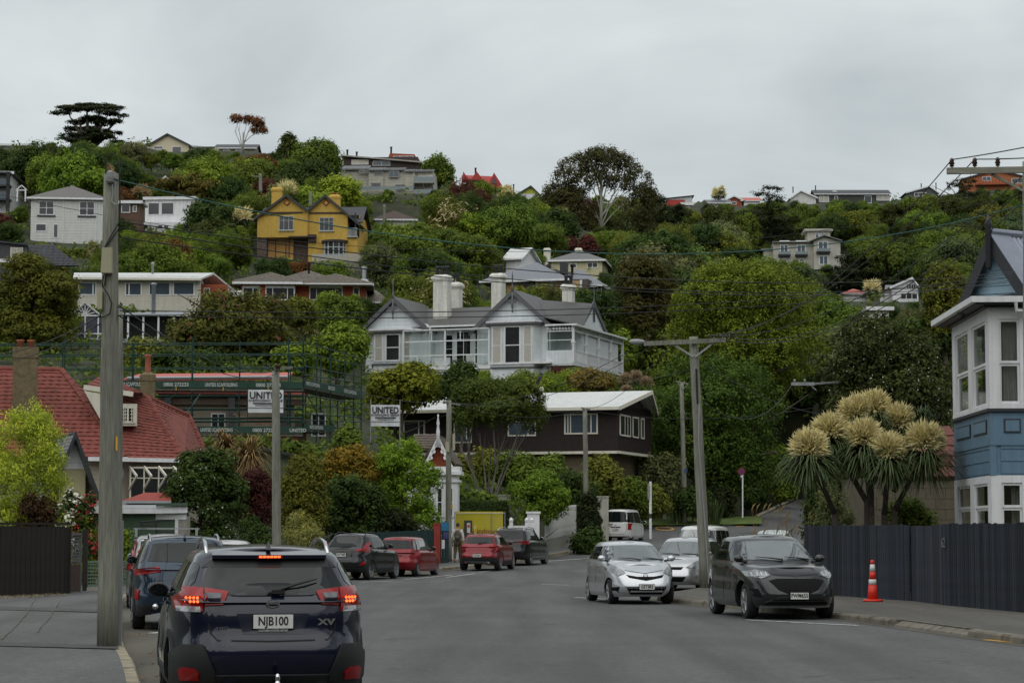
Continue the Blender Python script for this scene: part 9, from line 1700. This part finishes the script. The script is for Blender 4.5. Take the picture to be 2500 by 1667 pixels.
# --- generic rear-view dressing
def rear_dress(c,plate=None,lights=(),pz=.85,win=(.62,.52),wz=None,tail=.7,lm=REDL,blk=.32):
 b = c.belt; z0,z1 = wz or (b+.06,c.H-.15); c.decal('rear_window',[(-win[0],z0),(0,z0-.015),(win[0],z0),(win[1],z1),(0,z1+.015),(-win[1],z1)],'B',CG,.006,res=.08)
 for P in lights: c.decal('tail_light',P,'B',lm,.018,mirror=True,res=.05)
 if blk: c.quad('lower_cladding',-c.W*.44,c.W*.44,.24,blk+.12,'B',TRIM,.012)
 c.line([(-c.W*.36,tail),(c.W*.36,tail)],'B'); c.line([(-c.W*.40,b-.02),(-c.W*.36,tail)],'B'); c.line([(c.W*.40,b-.02),(c.W*.36,tail)],'B')
 if plate: c.plate(plate,'B',pz)
def front_dress(c,plate,lights,grille,pz,win=(.70,.55),wz=None,lm=HEADL,low=None,glass=CGL):
 z0,z1 = wz or (c.belt+.08,c.H-.13); c.decal('windscreen',[(-win[0],z0),(0,z0-.02),(win[0],z0),(win[1],z1),(0,z1+.015),(-win[1],z1)],'F',glass,.006,res=.08)
 for P in lights: c.decal('headlight',P,'F',lm,.014,mirror=True,res=.05)
 for P in grille: c.decal('grille',P,'F',GRL,.006,res=.07)
 if plate: c.plate(plate,'F',pz)
 c.wiper('F',(-.05,z0-.02),(.5,z0+.03)); c.wiper('F',(-.6,z0-.02),(-.1,z0+.03))
G_ = lambda px,py,z=0: (lambda p: (p.x,p.y))(grd(px,py,z))
def car_at(px,py,head,back): # point under the near bumper -> car centre
 p = grd(px,py); h = R(head); return (p.x+math.sin(h)*back,p.y+math.cos(h)*back)
TL = [(.46,.98),(.80,.96),(.82,1.08),(.62,1.08)]
c = Car('blue_car','dark blue SUV parked in front of the navy crossover at left',None,4.6,1.86,1.66,2.71,.9,.35,1.14,1.06,.9,(.12,.6,3.3,2.45),.60,paint('blue',(.012,.028,.052)),.22,loc=car_at(452,1540,-10.5,2.3),head=-10.5,arch=True); rear_dress(c,None,[[(.42,1.02),(.86,.95),(.88,1.06),(.45,1.10)]],win=(.66,.56)); c.rails(.7,2.5,.6,STEEL); c.fin(.7); c.sideglass([1.1,2.1]); c.doors([1.2,2.1,3.1]); c.mirrors(3.0,1.2,BLACK); c.decal('bumper_reflector',[(-.86,.55),(-.80,.53),(-.78,.70),(-.85,.72)],'B',REDL,.02); MB().lathe([(.05,-2.36),(.055,-2.2)],12,(-.52,0,.42),'y').build('tailpipe',CHR,c.o,True); c.text('FORD',.05,'B',0,.93,sx=1.6)
c = Car('silver_red_car','silver SUV with tall red tail lights and ski rack, second ahead of the navy car',None,4.55,1.82,1.68,2.62,.9,.35,1.08,1.02,.9,(.08,.35,3.2,2.35),.61,paint('silver',(.36,.37,.38),.7),.22,loc=car_at(405,1487,-9,2.25),head=-9); rear_dress(c,None,[[(.70,.85),(.88,.86),(.86,1.1),(.72,1.55),(.66,1.55),(.70,1.1)]],win=(.62,.56),wz=(1.08,1.56)); c.sideglass([1.1,2.1]); c.mirrors(3.0)
for y in (-.6,.35): p = c.hit(0,y,'T')[0]; MB().box(-.75,.75,y-.03,y+.03,p.z+.10,p.z+.13).box(-.72,-.66,y-.04,y+.04,p.z-.08,p.z+.1).box(.66,.72,y-.04,y+.04,p.z-.08,p.z+.1).build('roof_rack_bar',STEEL,c.o)
MB().beam((-.55,-.75,1.86),(-.3,.5,1.86),.12,.04).beam((-.6,-.6,1.93),(-.15,-.2,1.97),.05,.05).build('ski_clamp',BLACK,c.o)
c = Car('white_hatchback','pale hatchback roof just showing beyond the dark blue SUV',None,4.1,1.7,1.5,2.5,.8,.31,.98,.95,.8,(.1,.5,3.0,2.2),.6,paint('white_old',(.5,.5,.5),.1),.2,loc=(-8.3,66.5),head=-3); rear_dress(c,None,[TL],win=(.58,.5)); c.sideglass([1.0,1.9])
c = Car('black_crossover','black crossover with roof rails parked nearest on the far kerb',None,4.4,1.81,1.68,2.67,.9,.355,1.13,1.05,.92,(.15,.85,3.2,2.35),.60,paint('black',(.010,.010,.011),.2),.24,loc=car_at(832,1416,17,2.15),head=17,arch=True); rear_dress(c,'NYT482',[[(.50,1.02),(.84,1.0),(.80,1.25),(.72,1.36),(.70,1.12),(.52,1.10)]],.90,(.60,.5)); c.rails(.75,2.6,.58,TRIM,.09); c.sideglass([1.15,2.1]); c.doors([1.2,2.1,3.1]); c.mirrors(2.95); c.badge('B',1.02,.05); c.decal('bumper_reflector',[(.66,.52),(.80,.55),(.80,.68),(.72,.64)],'B',REDL,.02,mirror=True); c.wiper('B',(-.1,1.16),(.3,1.2)); c.text('ECLIPSE CROSS',.05,'B',0,.98,sx=1.2)
RP = paint('red',(.20,.006,.012),.3)
c = Car('red_hatchback','small red hatchback parked between the black crossover and the pole',None,3.75,1.69,1.51,2.39,.75,.305,.98,.95,.8,(.08,.35,2.75,2.05),.62,RP,.18,loc=car_at(962,1408,15,1.85),head=15); rear_dress(c,None,[[(.60,.68),(.80,.70),(.82,.92),(.76,1.0),(.66,.90)]],win=(.66,.58),blk=0,tail=.5); c.sideglass([.85,1.75],CGL); c.doors([.9,1.75,2.75]); c.mirrors(2.5); c.text('SWIFT',.07,'B',.2,.78)
c = Car('red_crossover','red crossover with grey skid plate parked beside the walking man',None,4.14,1.76,1.52,2.58,.83,.335,1.05,1.0,.86,(.12,.55,3.0,2.2),.60,RP,.22,loc=car_at(1165,1394,12,2.05),head=12,arch=True); rear_dress(c,'NLZ664',[[(.44,.93),(.80,.90),(.82,1.0),(.5,1.05)]],.62,(.62,.54),blk=.42); c.rails(.7,2.4,.56,RP); c.sideglass([1.05,1.95]); c.doors([1.1,1.95,2.9]); c.mirrors(2.75); c.badge('B',.97,.05); c.quad('skid_plate',-.55,.5,.26,.38,'B',RIM,.03); c.wiper('B',(0,1.1),(.35,1.14))
c = Car('black_suv','black SUV with chrome rails, farthest parked on the far kerb',None,4.5,1.84,1.67,2.68,.9,.36,1.12,1.05,.92,(.1,.5,3.2,2.4),.61,paint('black',(.010,.010,.011),.2),.22,loc=car_at(1238,1381,16,2.2),head=16,rim=RIM); rear_dress(c,None,[[(.42,.96),(.84,.94),(.86,1.08),(.5,1.10)]],win=(.66,.56)); c.rails(.6,2.7,.6,CHR,.08); c.sideglass([1.1,2.1]); c.doors([1.2,2.1,3.1]); c.mirrors(3.0,None,STEEL);
for ax in 'LR': c.line([(-1.2,.36),(1.2,.36)],ax,.025,CHR,'chrome_strip')
WP = paint('white',(.62,.62,.60),0)
c = Car('white_van','white passenger van with printed tailgate driving off at the junction',None,4.7,1.70,1.98,2.57,.95,.33,1.12,1.05,.95,(.03,.12,4.35,3.6),.66,WP,.2,loc=car_at(1503,1324,17,2.35),head=17,nr=8,hwb=.985,rear=[(0,.06),(.2,.01),(.35,0),(1,.03)]); rear_dress(c,'LWJ482',[[(.70,.70),(.82,.70),(.82,1.12),(.72,1.12)]],.72,(.72,.66),(1.18,1.80),.42,blk=.2); c.sideglass([1.5,3.1],CG,.16); c.doors([1.6,3.2,4.0]); c.mirrors(3.9); c.text('ALLCOR',.13,'B',-.42,1.02,mat('print_dark',(.02,.02,.02),.6),sx=1.0,bold=.004); c.text('PAINTING LTD',.05,'B',-.42,.93,mat('print_red',(.35,.02,.02),.6)); c.badge('B',1.0,.05); c.quad('handle_strip',-.3,.3,.84,.90,'B',BLACK,.02)
SV = paint('silver2',(.56,.58,.61),.7)
c = Car('silver_hatchback','silver hatchback facing us, parked on the right kerb',None,3.9,1.695,1.51,2.51,.80,.30,1.02,1.0,.76,(.08,.50,3.18,2.1),.60,SV,.17,loc=(0,0),head=171,nf=2.7,front=[(0,.16),(.2,.03),(.38,0),(.55,.03),(.72,.10),(.86,.22),(.95,.38),(1,.55)]); p = grd(1575,1475); v_ = Matrix.Rotation(R(-171),3,'Z') @ Vector((0,1.75,0)); c.o.location = (p.x-v_.x,p.y-v_.y,.005)
front_dress(c,'GET883',[[(.46,.74),(.64,.66),(.80,.80),(.82,.93),(.72,.95),(.50,.80)]],[[(-.46,.70),(-.40,.63),(0,.56),(.40,.63),(.46,.70),(.2,.655),(-.2,.655)],[(-.50,.42),(-.38,.24),(.38,.24),(.50,.42)],[(.62,.28),(.74,.32),(.76,.40),(.62,.42)],[(-.62,.28),(-.62,.42),(-.76,.40),(-.74,.32)]],.42,(.70,.55),(1.04,1.38)); c.sideglass([1.0,1.85],CG,rr=.2); c.doors([1.0,1.85,2.85]); c.mirrors(2.75); c.badge('F',.68,.06,asp=.7); c.line([(-.62,.95),(-.45,.80),(0,.73),(.45,.80),(.62,.95)],'F')
c = Car('silver_wagon','silver wagon facing us behind the silver hatchback',None,4.55,1.72,1.58,2.75,.95,.31,1.02,1.0,.78,(.1,.5,3.6,2.5),.62,paint('silver3',(.54,.55,.57),.7),.17,head=196,loc=(0,0),front=[(0,.16),(.2,.03),(.38,0),(.55,.03),(.72,.10),(.86,.22),(.95,.38),(1,.55)]); p = grd(1640,1443); v_ = Matrix.Rotation(R(-196),3,'Z') @ Vector((0,2.1,0)); c.o.location = (p.x-v_.x,p.y-v_.y,.005)
front_dress(c,None,[[(.42,.68),(.68,.66),(.80,.80),(.74,.92),(.50,.74)]],[[(-.35,.70),(-.3,.62),(.3,.62),(.35,.70)],[(-.45,.42),(-.36,.28),(.36,.28),(.45,.42)]],.5,(.70,.55),(1.04,1.42)); c.sideglass([1.1,2.2],CG); c.doors([1.1,2.2,3.2]); c.mirrors(3.2); c.decal('fog_lamp',[(.55,.36),(.72,.38),(.72,.46),(.56,.46)],'F',CLR,.012,mirror=True)
c = Car('white_minivan','older white minivan facing us behind the leaning pole',None,4.6,1.69,1.96,2.5,.9,.32,1.15,1.1,.95,(.05,.15,4.35,3.55),.66,WP,.2,head=196,loc=(7.2,85.5),hwb=.97); front_dress(c,None,[[(.5,.72),(.78,.72),(.78,.88),(.5,.88)]],[[(-.4,.74),(.4,.74),(.4,.86),(-.4,.86)]],.5,(.74,.66),(1.18,1.78)); c.sideglass([1.3,2.4,3.4],CG,.16); c.mirrors(4.0,1.2,BLACK,.24)
c = Car('pale_ute','pale blue pickup facing us half hidden behind the grey SUV',None,4.8,1.78,1.7,2.9,.9,.34,1.05,1.02,.9,(1.8,2.2,3.6,2.9),.60,paint('paleblue',(.42,.47,.47),.4),.22,head=205,loc=(10.9,93.5)); front_dress(c,None,[[(.5,.74),(.78,.74),(.78,.88),(.5,.88)]],[],.5,(.66,.54),(1.10,1.52)); c.sideglass([2.6]); c.mirrors(3.4)
c = Car('grey_suv','dark grey SUV facing us, parked beside the navy fence',None,4.61,1.88,1.67,2.71,.92,.36,1.12,1.09,.84,(.1,.75,3.35,2.3),.59,paint('gunmetal',(.024,.025,.027),.5),.22,loc=(0,0),head=172,nf=2.8,rim=RIM,front=[(0,.16),(.2,.03),(.38,0),(.55,.03),(.72,.10),(.86,.22),(.95,.38),(1,.55)]); p = grd(1942,1512); v_ = Matrix.Rotation(R(-172),3,'Z') @ Vector((0,2.0,0)); c.o.location = (p.x-v_.x,p.y-v_.y,.005)
front_dress(c,'PWM655',[[(.50,.86),(.66,.80),(.86,.84),(.88,.93),(.72,.97),(.54,.93)]],[[(-.56,.76),(-.40,.58),(-.2,.50),(.2,.50),(.40,.58),(.56,.76),(.40,.80),(-.40,.80)],[(-.66,.30),(.66,.30),(.5,.40),(-.5,.40)],[(.68,.44),(.86,.46),(.88,.62),(.74,.60)],[(-.68,.44),(-.74,.60),(-.88,.62),(-.86,.46)]],.47,(.76,.58),(1.16,1.52))
for i in range(5):
 for j in range(11):
  x,z = -.44+j*.088+(i % 2)*.044,.55+i*.048
  if abs(x) < .22+.28*(z-.5)/.26: q,n_ = c.hit(x,z,'F'); MB().box(-.034,.034,-.01,.012,-.012,.006).build('grille_bar',BLACK,c.o).location = q
for sx in (-1,1):
 for a,b in ((.56,.66),(.70,.80)):
  for d_ in ((a,b,.845,.86),(a,a+.02,.845,.92),(b-.02,b,.845,.92)): c.quad('lamp_guide',*sorted((sx*d_[0],sx*d_[1])),d_[2],d_[3],'F',mat('led_white',(.5,.52,.54),.2),.022,res=.06)
c.sideglass([1.15,2.15],CG); c.doors([1.15,2.15,3.2]); c.mirrors(3.1); c.badge('F',.85,.06,asp=.45); c.line([(-.66,1.02),(-.45,.88),(0,.85),(.45,.88),(.66,1.02)],'F'); c.quad('lower_lip',-.7,.7,.245,.27,'F',RIM,.02)
